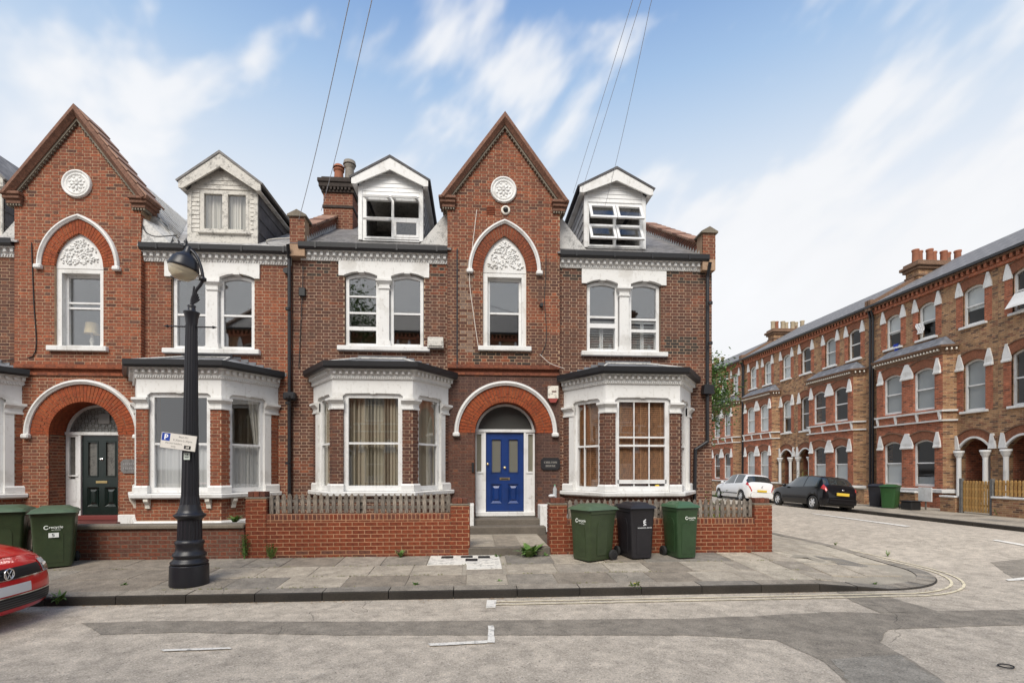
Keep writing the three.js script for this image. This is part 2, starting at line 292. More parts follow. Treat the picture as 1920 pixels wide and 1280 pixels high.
// the bricks that show largest become pieces of their own, the rest one joined part
function setBricks(list, parent, most = 300, name = 'brick') {
  for (const b of list) { const c = b.frame.at((b.p + b.q) / 2, b.y + b.h / 2, b.w); b.c = c; b.d = (c[0] - eyeAt.x) ** 2 + (c[1] - eyeAt.y) ** 2 + (c[2] - eyeAt.z) ** 2 + (b.L < .15 ? 25 : 0); }
  const own = new Set(list.filter(b => b.full && b.h > .05).sort((a, b) => a.d - b.d).slice(0, most));
  for (const b of own) { const m = put(name, brickShape(b.L, b.h), b.P.mats[b.tone], parent); m.position.set(...b.c); m.rotation.y = b.frame.turn; }
  const rest = list.filter(b => !own.has(b)); if (!rest.length) return;
  const g = mk();
  for (const b of rest) {
    g.col = b.P.tones[b.tone].clone().multiplyScalar(b.shade); const f = b.frame.at, v = b.y, V = b.y + b.h, w = b.w, B = -.03;
    g.quad(f(b.p, v, w), f(b.q, v, w), f(b.q, V, w), f(b.p, V, w));
    g.quad(f(b.p, V, w), f(b.q, V, w), f(b.q, V, B), f(b.p, V, B)); g.quad(f(b.p, v, B), f(b.q, v, B), f(b.q, v, w), f(b.p, v, w));
    g.quad(f(b.q, v, w), f(b.q, v, B), f(b.q, V, B), f(b.q, V, w)); g.quad(f(b.p, v, B), f(b.p, v, w), f(b.p, V, w), f(b.p, V, B));
  }
  stuff(g.mesh('small_bricks', vcol, parent));
}
// remove stretches from stretches
function minus(list, holes) { for (const [c, d] of holes) { const r = []; for (const [a, b] of list) { if (d <= a || c >= b) r.push([a, b]); else { if (c > a) r.push([a, c]); if (d < b) r.push([d, b]); } } list = r; } return list; }
// a ring of wedge bricks between an inner and an outer outline of the same number of points
function wedges(inner, outer, z0, z1, n, palette, parent, seed, name = 'arch_brick') {
  const zCut = z1 - .11;
  const R = rng(seed), along = (L, t) => { const len = [0]; for (let i = 1; i < L.length; i++) len.push(len[i - 1] + Math.hypot(L[i][0] - L[i - 1][0], L[i][1] - L[i - 1][1])); const s = t * len[len.length - 1]; let i = 1; while (i < L.length - 1 && len[i] < s) i++; const k = (s - len[i - 1]) / (len[i] - len[i - 1] || 1); return [lerp(L[i - 1][0], L[i][0], k), lerp(L[i - 1][1], L[i][1], k)]; };
  for (let i = 0; i < n; i++) {
    const A = along(inner, (i + .07) / n), B = along(inner, (i + .93) / n), C = along(outer, (i + .93) / n), D = along(outer, (i + .07) / n);
    const split = R() < .5 ? .48 : .30, mix = (p, q, t) => [lerp(p[0], q[0], t), lerp(p[1], q[1], t)];
    const zz = z1 + (R() - .5) * .003;
    for (const [t0, t1] of [[0, split - .015], [split + .015, 1]]) {
      const G = mk(), q = [mix(A, D, t0), mix(B, C, t0), mix(B, C, t1), mix(A, D, t1)]; G.slab(q, Math.max(z0, zCut), zz);
      put(name, G.geo(), palette.mats[Math.floor(R() * palette.mats.length)], parent);
    }
  }
  if (z0 < zCut) {      // rows further in, only their undersides show
    const g = mk(); for (let z = zCut - .012; z - .1 > z0; z -= .112) for (let i = 0; i < n; i++) { g.col = palette.tones[Math.floor(R() * palette.tones.length)]; const A = along(inner, (i + .08) / n), B = along(inner, (i + .92) / n), C = along(outer, (i + .92) / n), D = along(outer, (i + .08) / n), mix = (p, q, t) => [lerp(p[0], q[0], t), lerp(p[1], q[1], t)]; g.slab([A, B, mix(B, C, .4), mix(A, D, .4)], z - .1, z); }
    stuff(g.mesh('soffit_bricks', vcol, parent));
  }
}
// ---------------------------------------------------------------- road, pavements, kerbs, paving
const KX = 8.2, KZ = 5.2, KR = 1.9;                 // kerb lines of the near corner and its radius
const kerbDrop = (x, z) => { const a = x > 6.3 && z > 3.3 ? 1 : z > 3.3 ? sstep(5.3, 6.3, x) : sstep(1.6, 3.3, z) * (x > 6 ? 1 : 0); return lerp(.12, .022, a); };
const kerbDist = (x, z) => x > KX - KR && z > KZ - KR ? KR - Math.hypot(x - (KX - KR), z - (KZ - KR)) : Math.min(KZ - z, KX - x);
function pavY(x, z) { const d = Math.max(0, kerbDist(x, z)); let kx = x, kz = z; if (KZ - z < KX - x) kz = KZ; else kx = KX; return lerp(kerbDrop(kx, kz), .12, sstep(.6, 2.2, d)) + .042 * Math.min(d, 2.4); }
const nR = tileNoise(1024, 6, 7, 91), nR2 = tileNoise(1024, 64, 3, 57);
const roadTex = (() => {
  const S = 2048, R = rng(17), d = new Uint8Array(S * S * 4), sp = new Float32Array(S * S);
  for (let i = 0; i < S * S; i++) sp[i] = (R() - .5) * .22;
  for (let k = 0; k < 90000; k++) { const x = Math.floor(R() * S), y = Math.floor(R() * S), v = R() < .55 ? -.34 * R() : .30 * R(); sp[y * S + x] += v; sp[y * S + (x + 1) % S] += v * .7; if (R() < .3) sp[((y + 1) % S) * S + x] += v; }
  // old scuffs drawn along the street
  for (let k = 0; k < 260; k++) { let x = R() * S, y = R() * S, a = (R() - .5) * .35 + (R() < .15 ? 1.5 : 0), l = 20 + R() * 190, v = (R() < .6 ? .055 : -.07) * R(); for (let i = 0; i < l; i++) { x += Math.cos(a); y += Math.sin(a); a += (R() - .5) * .03; const q = ((Math.floor(y) + S) % S) * S + (Math.floor(x) + S) % S; sp[q] += v; sp[(q + 1) % (S * S)] += v * .6; sp[(q + S) % (S * S)] += v * .6; } }
  // hairline cracks
  for (let k = 0; k < 26; k++) { let x = R() * S, y = R() * S, a = R() * 6.28, l = 60 + R() * 420; for (let i = 0; i < l; i++) { a += (R() - .5) * .55; x += Math.cos(a); y += Math.sin(a); sp[((Math.floor(y) + S) % S) * S + (Math.floor(x) + S) % S] -= .26; } }
  for (let y = 0; y < S; y++) for (let x = 0; x < S; x++) { const i = y * S + x, n = nR[(y >> 1) * 1024 + (x >> 1)], f = nR2[(y % 1024) * 1024 + x % 1024], str = nR[(Math.floor(y * 1.7) % 1024) * 1024 + Math.floor(x * .22) % 1024], v = 205 * (1 + sp[i] * 1.3 + (n - .5) * .12 + (f - .5) * .30 + (str - .5) * .08); d[i * 4] = clamp(v, 0, 255); d[i * 4 + 1] = clamp(v * .975, 0, 255); d[i * 4 + 2] = clamp(v * .935, 0, 255); d[i * 4 + 3] = 255; }
  const t = new THREE.DataTexture(d, S, S); t.wrapS = t.wrapT = THREE.RepeatWrapping; t.magFilter = THREE.LinearFilter; t.minFilter = THREE.LinearMipmapLinearFilter; t.generateMipmaps = true; t.repeat.set(1 / 16, 1 / 16); t.colorSpace = THREE.SRGBColorSpace; t.needsUpdate = true; return t;
})();
M.road = mat(lin(.745, .68, .595), { map: roadTex, bumpMap: tex.stoneBump, bumpScale: .004, roughness: .95 });
M.roadDark = mat(lin(.42, .385, .335), { map: roadTex, bumpMap: tex.stoneBump, bumpScale: .005, roughness: .95 });
M.roadGrey = mat(lin(.46, .44, .40), { map: roadTex, bumpMap: tex.stoneBump, bumpScale: .006, roughness: .95 });
M.concrete = mat(lin(.50, .45, .375), { map: tex.stone, bumpMap: tex.stoneBump, bumpScale: .002, roughness: .95 });
M.slab = [[.40, .37, .325], [.465, .425, .37], [.35, .33, .30], [.365, .325, .275], [.58, .53, .455], [.43, .385, .325]].map(c => mat(lin(...c), { map: roadTex, bumpMap: tex.stoneBump, bumpScale: .002, roughness: .95 }));
M.paleSlab = mat(lin(.66, .61, .52), { map: roadTex, roughness: .95 });
M.kerb = [[.058, .05, .042], [.07, .061, .051], [.048, .042, .037]].map(c => mat(lin(...c), { map: tex.stone, bumpMap: tex.stoneBump, bumpScale: .006, roughness: .95 }));
M.yellow = mat(lin(.77, .70, .52), { map: tex.worn, roughness: .9 });
M.whiteLine = mat(lin(.80, .785, .74), { map: tex.worn, roughness: .9 });
// the side street is cambered: higher in its middle than at the gutters
const roadY = (x, z) => x > 8.2 && x < 16.2 ? .22 * (1 - ((x - 12.2) / 4) ** 2) * sstep(4.5, -1.5, z) : 0;
const road = (() => {
  const g = mk(), xs = [-90, -40, -20, -10, 0, 6, ...Array.from({ length: 17 }, (_, i) => 8.2 + i * .5), 20, 50, 110], zs = [60, 30, 15, 10, 7, 5.5, 4.5, 3.75, 3, 2.25, 1.5, .75, 0, -.75, -1.5, -10, -40, -120], p = (x, z) => [x, roadY(x, z), z];
  for (let i = 0; i < xs.length - 1; i++) for (let j = 0; j < zs.length - 1; j++) g.quad(p(xs[i], zs[j]), p(xs[i + 1], zs[j]), p(xs[i + 1], zs[j + 1]), p(xs[i], zs[j + 1]));
  return structure(g.mesh('road', M.road, scene, .6));
})();
// repairs: sheets with ragged edges
function patch(pts, m, h, seed, rag = .02, name = 'tarmac_patch') {
  const R = rng(seed), out = []; for (let i = 0; i < pts.length; i++) { const a = pts[i], b = pts[(i + 1) % pts.length], n = Math.max(1, Math.round(Math.hypot(b[0] - a[0], b[1] - a[1]) / .12)); for (let k = 0; k < n; k++) out.push([lerp(a[0], b[0], k / n) + (R() - .5) * rag, lerp(a[1], b[1], k / n) + (R() - .5) * rag]); }
  const g = mk(), P = out.map(p => new THREE.Vector2(...p)); for (const t of THREE.ShapeUtils.triangulateShape(P, [])) g.tri(...t.map(i => [P[i].x, h + roadY(P[i].x, P[i].y), P[i].y]).reverse());
  return g.mesh(name, m, road);
}
const Gp = (L, Y = 0) => L.map(([x, y]) => onY(x, y, Y));
patch(Gp([[150, 1168], [330, 1164], [640, 1166], [960, 1163], [1280, 1160], [1420, 1155], [1560, 1147], [1650, 1150], [1780, 1145], [1930, 1143], [1930, 1172], [1800, 1175], [1665, 1180], [1652, 1205], [1700, 1232], [1790, 1290], [1600, 1290], [1545, 1240], [1455, 1200], [1280, 1191], [960, 1191], [640, 1191], [330, 1186], [190, 1190]]), M.roadDark, .004, 5);
patch(Gp([[1570, 1110], [1640, 1112], [1760, 1146], [1650, 1149], [1600, 1128]]), M.roadDark, .0045, 6);
patch(Gp([[1858, 1056], [1960, 1048], [1960, 1085], [1900, 1084]]), M.roadDark, .005, 7);
patch(Gp([[1560, 1236], [1690, 1230], [1800, 1300], [1610, 1300]]), M.roadGrey, .008, 8, .05);
// painted lines
function ribbon(pts, w, m, name, h = .011) { const g = mk(); g.sweep(pts, [[-w / 2, h], [w / 2, h]], (u, v, q) => [u, q + roadY(u, v), v], { loop: false, caps: false, flip: true }); return g.mesh(name, m, road); }
const lane = o => [[.28, KZ + .24 + o], [4.5, KZ + .22 + o], [6.25, KZ + .2 + o], ...arcPts(6.25, 3.35, KR + .18 + o, Math.PI / 2, 0, 12).slice(1), ...[2.5, 1.5, .5, -1, -2, -10, -26].map(z => [KX + .16 + o, z])];
for (const o of [0, .15]) ribbon(lane(o), .038, M.yellow, 'yellow_line');
mk().slab(Gp([[913, 1126], [931, 1126], [929, 1140], [911, 1141]]), .006, .0115, XZ).mesh('white_mark', M.whiteLine, road);
for (const q of [[[915, 1174], [926, 1174], [928, 1206], [914, 1206]], [[803, 1208], [914, 1202], [914, 1207], [805, 1213]], [[301, 1219], [432, 1215], [434, 1218], [305, 1223]], [[1886, 1087], [1930, 1082], [1930, 1088], [1892, 1090]]]) patch(Gp(q), M.whiteLine, .0125, 9, .012, 'white_mark');
for (const q of [[[1519, 964], [1527, 964], [1709, 988], [1699, 989]], [[1862, 1008], [1868, 1007], [1930, 1014], [1926, 1016]]]) patch(Gp(q, .2), M.whiteLine, .0125, 9, .012, 'white_mark');
{ const c = onY(1887, 1249, .01), r = tag(put('rubber_ring', new THREE.TorusGeometry(.062, .006, 6, 30), M.rubber), 'thin dark rubber ring lying on the road', 'ring'); r.rotation.x = Math.PI / 2; r.scale.set(1, .8, 1); r.position.set(c[0], .014, c[1]); }
// pavement body
const kerbPath = [[-26, KZ], [5.2, KZ], [5.8, KZ], [6.3, KZ], ...arcPts(KX - KR, KZ - KR, KR, Math.PI / 2, 0, 14).slice(1), [KX, 2.6], [KX, 1.6], [KX, -60]];
const pavement = (() => {
  const g = mk(), nx = [...Array.from({ length: 34 }, (_, i) => -26 + i), ...Array.from({ length: 10 }, (_, i) => 7.2 + i * .1)], H = (x, z) => pavY(x, z) - .012;
  const rows = [2.2, 2.9, 3.6, 4.2, 4.6, 4.95], xs = []; for (let x = -26; x <= 6.3; x += .8) xs.push(x); xs.push(6.3);
  for (let i = 0; i < xs.length - 1; i++) for (let j = 0; j < rows.length - 1; j++) { const p = (x, z) => [x, H(x, z), z]; g.quad(p(xs[i], rows[j + 1]), p(xs[i + 1], rows[j + 1]), p(xs[i + 1], rows[j]), p(xs[i], rows[j])); }
  const zs = []; for (let z = -60; z < 2.2; z += z < -8 ? 4 : .8) zs.push(z); zs.push(2.2, 2.75, 3.3); const cx = [5.85, 6.3, 6.8, 7.3, 7.95];
  for (let i = 0; i < cx.length - 1; i++) for (let j = 0; j < zs.length - 1; j++) { const p = (x, z) => [x, H(x, z), z]; g.quad(p(cx[i], zs[j + 1]), p(cx[i + 1], zs[j + 1]), p(cx[i + 1], zs[j]), p(cx[i], zs[j])); }
  const pc = [6.3, 3.3]; for (let i = 0; i < 14; i++) for (let k = 0; k < 4; k++) { const q = (a, r) => { const x = pc[0] + Math.cos(a) * r, z = pc[1] + Math.sin(a) * r; return [x, H(x, z), z]; }, a0 = i / 14 * Math.PI / 2, a1 = (i + 1) / 14 * Math.PI / 2, r0 = k / 4 * 1.65, r1 = (k + 1) / 4 * 1.65; g.quad(q(a1, r1), q(a0, r1), q(a0, r0), q(a1, r0)); }
  return structure(g.mesh('pavement', M.concrete));
})();
{ // kerb stones
  const R = rng(29); let pts = []; for (let i = 0; i < kerbPath.length - 1; i++) { const [a, b] = [kerbPath[i], kerbPath[i + 1]], l = Math.hypot(b[0] - a[0], b[1] - a[1]), n = i > 3 && i < 18 ? 1 : Math.max(1, Math.round(l / (i === kerbPath.length - 2 ? 1.1 : .92))); for (let k = 0; k < n; k++) pts.push([lerp(a[0], b[0], k / n), lerp(a[1], b[1], k / n)]); } pts.push(kerbPath[kerbPath.length - 1]);
  for (let i = 0; i < pts.length - 1; i++) {
    const [a, b] = [pts[i], pts[i + 1]]; if (a[0] < -14 || a[1] < -24) continue;
    const l = Math.hypot(b[0] - a[0], b[1] - a[1]), c = (b[0] - a[0]) / l, s = (b[1] - a[1]) / l, at = (t, v, o) => [a[0] + c * t + s * o, v, a[1] + s * t - c * o], g = mk(), W = .27, h0 = kerbDrop(...a), h1 = kerbDrop(...b), e = .006, ch = .012, j = (R() - .5) * .006;
    const prof = (t, h) => [at(t, -.1, 0), at(t, h - ch, 0), at(t, h, ch), at(t, h + .01, W), at(t, -.1, W)];
    const p0 = prof(e, h0 + j), p1 = prof(l - e, h1 + j); for (let k = 0; k < 4; k++) g.quad(p0[k], p0[k + 1], p1[k + 1], p1[k]); g.quad(p0[0], p0[1], p0[3], p0[4]); g.quad(p1[4], p1[3], p1[1], p1[0]); g.tri(p0[1], p0[2], p0[3]); g.tri(p1[3], p1[2], p1[1]);
    const ks = g.mesh('kerb_stone', M.kerb[Math.floor(R() * 3)], pavement), tp = mk(), up = (q, k = .003) => [q[0], q[1] + k, q[2]], iv = (p, q, k) => p.map((c, n) => lerp(c, q[n], k)); tp.quad(up(iv(p0[2], p0[3], .03)), up(iv(p1[2], p1[3], .03)), up(p1[3]), up(p0[3])); tp.mesh('worn_top', M.slab[Math.floor(R() * 3)], ks);
  }
}
function slabAt(x0, x1, z0, z1, m, name = 'paving_slab', lift = 0, parent = pavement, R = Math.random) {
  const g = mk(), t = [0, 0, 0, 0].map(() => (R() - .5) * .009), p = (x, z, i) => [x, pavY(x, z) + lift + t[i], z], c = .006;
  const A = p(x0, z0, 0), B = p(x1, z0, 1), C = p(x1, z1, 2), D = p(x0, z1, 3), ins = (q, sx, sz) => [q[0] + sx * c, q[1], q[2] + sz * c], dn = q => [q[0], q[1] - c, q[2]], lo = q => [q[0], q[1] - .05, q[2]];
  const a = ins(A, 1, 1), b = ins(B, -1, 1), cc = ins(C, -1, -1), d = ins(D, 1, -1); g.quad(d, cc, b, a);
  const E = [A, B, C, D].map(dn), F = [A, B, C, D].map(lo), I = [a, b, cc, d]; for (let k = 0; k < 4; k++) { const n = (k + 1) % 4; g.quad(I[k], I[n], E[n], E[k]); g.quad(E[k], E[n], F[n], F[k]); }
  return g.mesh(name, m, parent);
}
{
  const R = rng(83), gap = .009, rows = [[4.29, 4.925], [3.60, 4.28], [2.84, 3.59]];
  const cover = [-.84, .47], strip = [4.72, 5.36];
  rows.forEach(([z0, z1], r) => {
    for (let x = -13 + r * .31; x < 5.9;) {
      const w = (x < -4.3 ? .9 : .62) + R() * .32; let a = x, b = Math.min(x + w, 5.92); x = b;
      if (b - a < .12) continue;
      for (const [p, q] of minus([[a, b]], [strip, ...(r === 2 ? [cover] : r === 1 ? [[-.15, .47]] : [])])) if (q - p > .1) slabAt(p + gap / 2, q - gap / 2, z0 + gap / 2, z1 - gap / 2, M.slab[a < -4.6 ? (R() < .75 ? 3 : 0) : R() < .16 ? 4 : Math.floor(R() * 6)], 'paving_slab', 0, pavement, R);
    }
  });
  slabAt(strip[0] + .005, strip[1] - .005, 2.85, 4.92, M.paleSlab, 'paving_slab', .001, pavement, R);
  // round the corner
  for (const [x0, x1] of [[5.94, 6.58], [6.59, 7.25], [7.26, 7.9]]) for (let z = -9; z < 4.7;) { const l = .6 + R() * .35, z1 = z + l; if (kerbDist(x1, z1) > .29 && kerbDist(x0, z1) > .29 && kerbDist(x1, z) > .29) slabAt(x0 + .004, x1 - .004, z + .004, z1 - .004, R() < .45 ? M.paleSlab : M.slab[4], 'paving_slab', 0, pavement, R); z = z1; }
  // inspection covers let into the paving
  const wc = mat(lin(.70, .69, .65), { map: tex.worn, roughness: .9 });
  const cv = tag(slabAt(cover[0] + .01, cover[1] - .01, 2.85, 3.585, wc, 'inspection_cover', .003, scene, R), 'white painted inspection cover with four dark square inserts', 'cover');
  slabAt(-.14, cover[1] - .01, 3.61, 3.92, wc, 'cover_apron', .003, cv, R);
  slabAt(-.14, cover[1] - .01, 3.94, 4.27, M.slab[1], 'paving_slab', 0, pavement, R);
  for (const [x, z] of [[-.62, 2.95], [-.26, 2.92], [.06, 2.98], [-.17, 3.2]]) slabAt(x, x + .22, z, z + .15, M.black, 'dark_insert', .018, cv, R);
  const gr = tag(slabAt(6.6, 7.22, 3.05, 3.75, mat(lin(.20, .185, .165), { roughness: .8 }), 'drain_cover', .004, scene, R), 'square iron access cover with a chequered tread by the corner', 'cover');
  const tr = mk(); for (let i = 0; i < 13; i++) for (let j = 0; j < 14; j++) { const x = 6.63 + i * .045, z = 3.08 + j * .047, y = pavY(x, z) + .006; tr.box(x, x + .02, y, y + .006, z, z + .02); } tr.mesh('tread_pattern', mat(lin(.27, .25, .22), { roughness: .7 }), gr);
  for (const m of pavement.children) if (m.name === 'paving_slab') { const bb = new THREE.Box3().setFromObject(m); if (bb.max.x > 6.62 && bb.min.x < 7.2 && bb.max.z > 3.07 && bb.min.z < 3.73) m.position.y -= .0; }
}
// gardens and path
{
  const gy = .33, soil = mat(lin(.16, .13, .10), { map: roadTex, roughness: 1 }), front = mk(); front.box(-4.34, -.12, .0, gy, .01, 2.62); front.box(1.45, 5.98, .0, gy, .01, 2.62); front.box(-14.2, -4.4, 0, .36, .01, 2.62);
  structure(front.mesh('garden_ground', soil));
  const path = structure(mk().cbox(-.11, 1.44, .05, .355, .2, 2.8, .006).mesh('garden_path', mat(lin(.40, .36, .30), { map: tex.stone, roughness: .95 })));
  for (let i = 0; i < 3; i++) mk().cbox(-.1 + i * .5, .39 + i * .52, .352, .364, 1.0 + i * .02, 2.78, .004).mesh('paving_slab', M.slab[4 + i % 2], path);
  mk().cbox(-.12, 1.45, .05, .37, 2.72, 2.86, .02).mesh('step', M.stepStone, path);
  mk().cbox(-.12, 1.66, .3, .53, .15, .78, .025).mesh('step', M.stepStone, path);
  mk().cbox(-.03, 1.58, .5, .665, -.3, .42, .02).mesh('step', M.stepStone, path);
}
// far side of the side street and the near side of this one
{
  const far = structure(mk().box(16.2, 24, -.02, .13, -120, 1.2).mesh('far_pavement', M.concrete)), R = rng(4);
  for (let z = 1.1; z > -40; z -= .98) mk().cbox(16.12, 16.32, -.05, .138, z - .97, z, .012).mesh('kerb_stone', M.kerb[Math.floor(R() * 3)], far);
  for (let z = 1; z > -26; z -= .8) for (const [a, b] of [[16.34, 17.1], [17.11, 17.9], [17.91, 18.7]]) mk().cbox(a, b, .1, .136 + R() * .004, z - .79, z, .005).mesh('paving_slab', M.slab[R() < .5 ? 4 : Math.floor(R() * 6)], far);
  structure(mk().box(-60, 60, -.02, .12, 13.4, 40).mesh('near_pavement', M.concrete));
}
// ---------------------------------------------------------------- the two houses in front
function mbox(b, at, u0, u1, v0, v1, w0, w1) {
  const P = (i, j, k) => at(i ? u1 : u0, j ? v1 : v0, k ? w1 : w0);
  b.quad(P(0, 0, 1), P(1, 0, 1), P(1, 1, 1), P(0, 1, 1)); b.quad(P(1, 0, 0), P(0, 0, 0), P(0, 1, 0), P(1, 1, 0)); b.quad(P(0, 1, 1), P(1, 1, 1), P(1, 1, 0), P(0, 1, 0));
  b.quad(P(0, 0, 0), P(1, 0, 0), P(1, 0, 1), P(0, 0, 1)); b.quad(P(1, 0, 1), P(1, 0, 0), P(1, 1, 0), P(1, 1, 1)); return b.quad(P(0, 0, 0), P(0, 0, 1), P(0, 1, 1), P(0, 1, 0));
}
// upright rectangle [a,b]x[y0,y1] less rectangular holes [a,b,y0,y1], as boxes between depths w0 and w1
function wallBoxes(g, at, a, b, y0, y1, holes, w0, w1) {
  const ys = [...new Set([y0, y1, ...holes.flatMap(h => [h[2], h[3]]).filter(y => y > y0 && y < y1)])].sort((p, q) => p - q);
  for (let i = 0; i < ys.length - 1; i++) { const m = (ys[i] + ys[i + 1]) / 2; for (const [p, q] of minus([[a, b]], holes.filter(h => m > h[2] && m < h[3]).map(h => [h[0], h[1]]))) if (q - p > .001) mbox(g, at, p, q, ys[i], ys[i + 1], w0, w1); }
  return g;
}
const plain = (u, v, w) => [u, v, w];
// a sash or casement window: frame mesh with panes; bars are [v, thickness], posts are u positions; rise gives a curved head
function sash(parent, at, u0, u1, v0, v1, w, { rise = 0, frame = .055, bars = [], posts = [], twin, m = M.whiteWood, glass = M.glass, paneParent, name = 'window_frame', lower = 0, depth = .07, bar = .022 } = {}) {
  const g = mk(), head = (a, b, top, n = 8) => rise ? Array.from({ length: n + 1 }, (_, i) => { const t = i / n, u = lerp(b, a, t), s = (u - (u0 + u1) / 2) / ((u1 - u0) / 2); return [u, top - rise * s * s]; }) : [[b, top], [a, top]];
  const outer = [[u0, v0], [u1, v0], ...head(u0, u1, v1)], inner = [[u0 + frame, v0 + frame * 1.2], [u1 - frame, v0 + frame * 1.2], ...head(u0 + frame, u1 - frame, v1 - frame)];
  g.slab(outer, w - depth, w, at, [inner]);
  for (const [v, t, proud = 0] of bars) mbox(g, at, u0 + frame * .6, u1 - frame * .6, v - t / 2, v + t / 2, w - depth * .85, w - .012 + proud);
  for (const u of posts) mbox(g, at, u - bar / 2, u + bar / 2, v0 + frame, v1 - frame - rise * .5, w - depth * .8, w - .016);
  const f = g.mesh(name, m, parent);
  const cuts = [v0 + frame, ...bars.map(b => b[0]).sort((a, b) => a - b), v1 - frame * .8];
  for (let i = 0; i < cuts.length - 1; i++) {
    const top = i === cuts.length - 2, z = w - (i % 2 ? .036 : .048), o = top ? [[u0 + frame * .8, cuts[i]], [u1 - frame * .8, cuts[i]], ...head(u0 + frame * .8, u1 - frame * .8, v1 - frame * .8)] : [[u0 + frame * .8, cuts[i]], [u1 - frame * .8, cuts[i]], [u1 - frame * .8, cuts[i + 1]], [u0 + frame * .8, cuts[i + 1]]];
    const p = mk(); { const P = o.map(([a, b]) => new THREE.Vector2(a, b)); for (const [a, b, c] of THREE.ShapeUtils.triangulateShape(P, [])) p.tri(at(P[a].x, P[a].y, z), at(P[b].x, P[b].y, z), at(P[c].x, P[c].y, z)); }
    p.mesh('pane', glass, paneParent || f);
    if (twin) { const q = put('added_pane', p.geo(), glass, paneParent || f); q.position.z = -.018; }  // extra sheet added behind the glass to strengthen the window reflections
  }
  return f;
}
const dentilShape = mk().cbox(-.036, .036, -.05, .05, -.075, .075, .008).geo();
function dentils(parent, path, out, y, step, m, scale = 1) {       // little blocks along a plan path (right to left)
  for (let i = 0; i < path.length - 1; i++) {
    const [a, b] = [path[i], path[i + 1]], l = Math.hypot(b[0] - a[0], b[1] - a[1]), n = Math.max(1, Math.round(l / step)), c = (b[0] - a[0]) / l, s = (b[1] - a[1]) / l;
    for (let k = 0; k < n; k++) { const t = (k + .5) / n * l, o = put('dentil', dentilShape, m, parent); o.position.set(a[0] + c * t + s * out, y, a[1] + s * t - c * out); o.rotation.y = Math.atan2(s, -c); o.scale.setScalar(scale); }
  }
}
// a wavy strip under a cornice
function zigzag(g, path, out, y, step = .05, h = .028) {
  for (let i = 0; i < path.length - 1; i++) {
    const [a, b] = [path[i], path[i + 1]], l = Math.hypot(b[0] - a[0], b[1] - a[1]), n = Math.round(l / step), c = (b[0] - a[0]) / l, s = (b[1] - a[1]) / l, at = (t, v, o) => [a[0] + c * t + s * o, v, a[1] + s * t - c * o];
    for (let k = 0; k < n; k++) { const t0 = k / n * l, t1 = (k + 1) / n * l, tm = (t0 + t1) / 2; g.tri(at(t1, y + h, out), at(t0, y + h, out), at(tm, y - h, out)); g.quad(at(t0, y + h, out), at(tm, y - h, out), at(tm, y - h, out - .03), at(t0, y + h, out - .03)); g.quad(at(tm, y - h, out), at(t1, y + h, out), at(t1, y + h, out - .03), at(tm, y - h, out - .03)); }
  }
}
const cornice = (y0, y1, out) => { const h = y1 - y0; return [[-.02, y0], [.03, y0], [.034, y0 + h * .14], [.042, y0 + h * .2], [.044, y0 + h * .36], [.055, y0 + h * .44], [.062, y0 + h * .52], [.066, y0 + h * .60], [.07, y0 + h * .84], [out * .9, y0 + h * .87], [out, y0 + h], [-.02, y0 + h]]; };
const gutterProfile = (o, y) => [[o, y], [o + .035, y - .012], [o + .085, y - .008], [o + .115, y + .035], [o + .12, y + .145], [o + .105, y + .145], [o + .095, y + .04], [o + .02, y + .03], [o, y + .145], [o - .04, y + .145], [o - .04, y]];
const capitalProfile = (y0, y1) => { const h = y1 - y0; return [[-.02, y0], [.03, y0], [.035, y0 + h * .16], [.012, y0 + h * .2], [.012, y0 + h * .5], [.035, y0 + h * .6], [.07, y0 + h * .72], [.075, y0 + h * .78], [.095, y0 + h * .8], [.095, y0 + h], [-.02, y0 + h]]; };

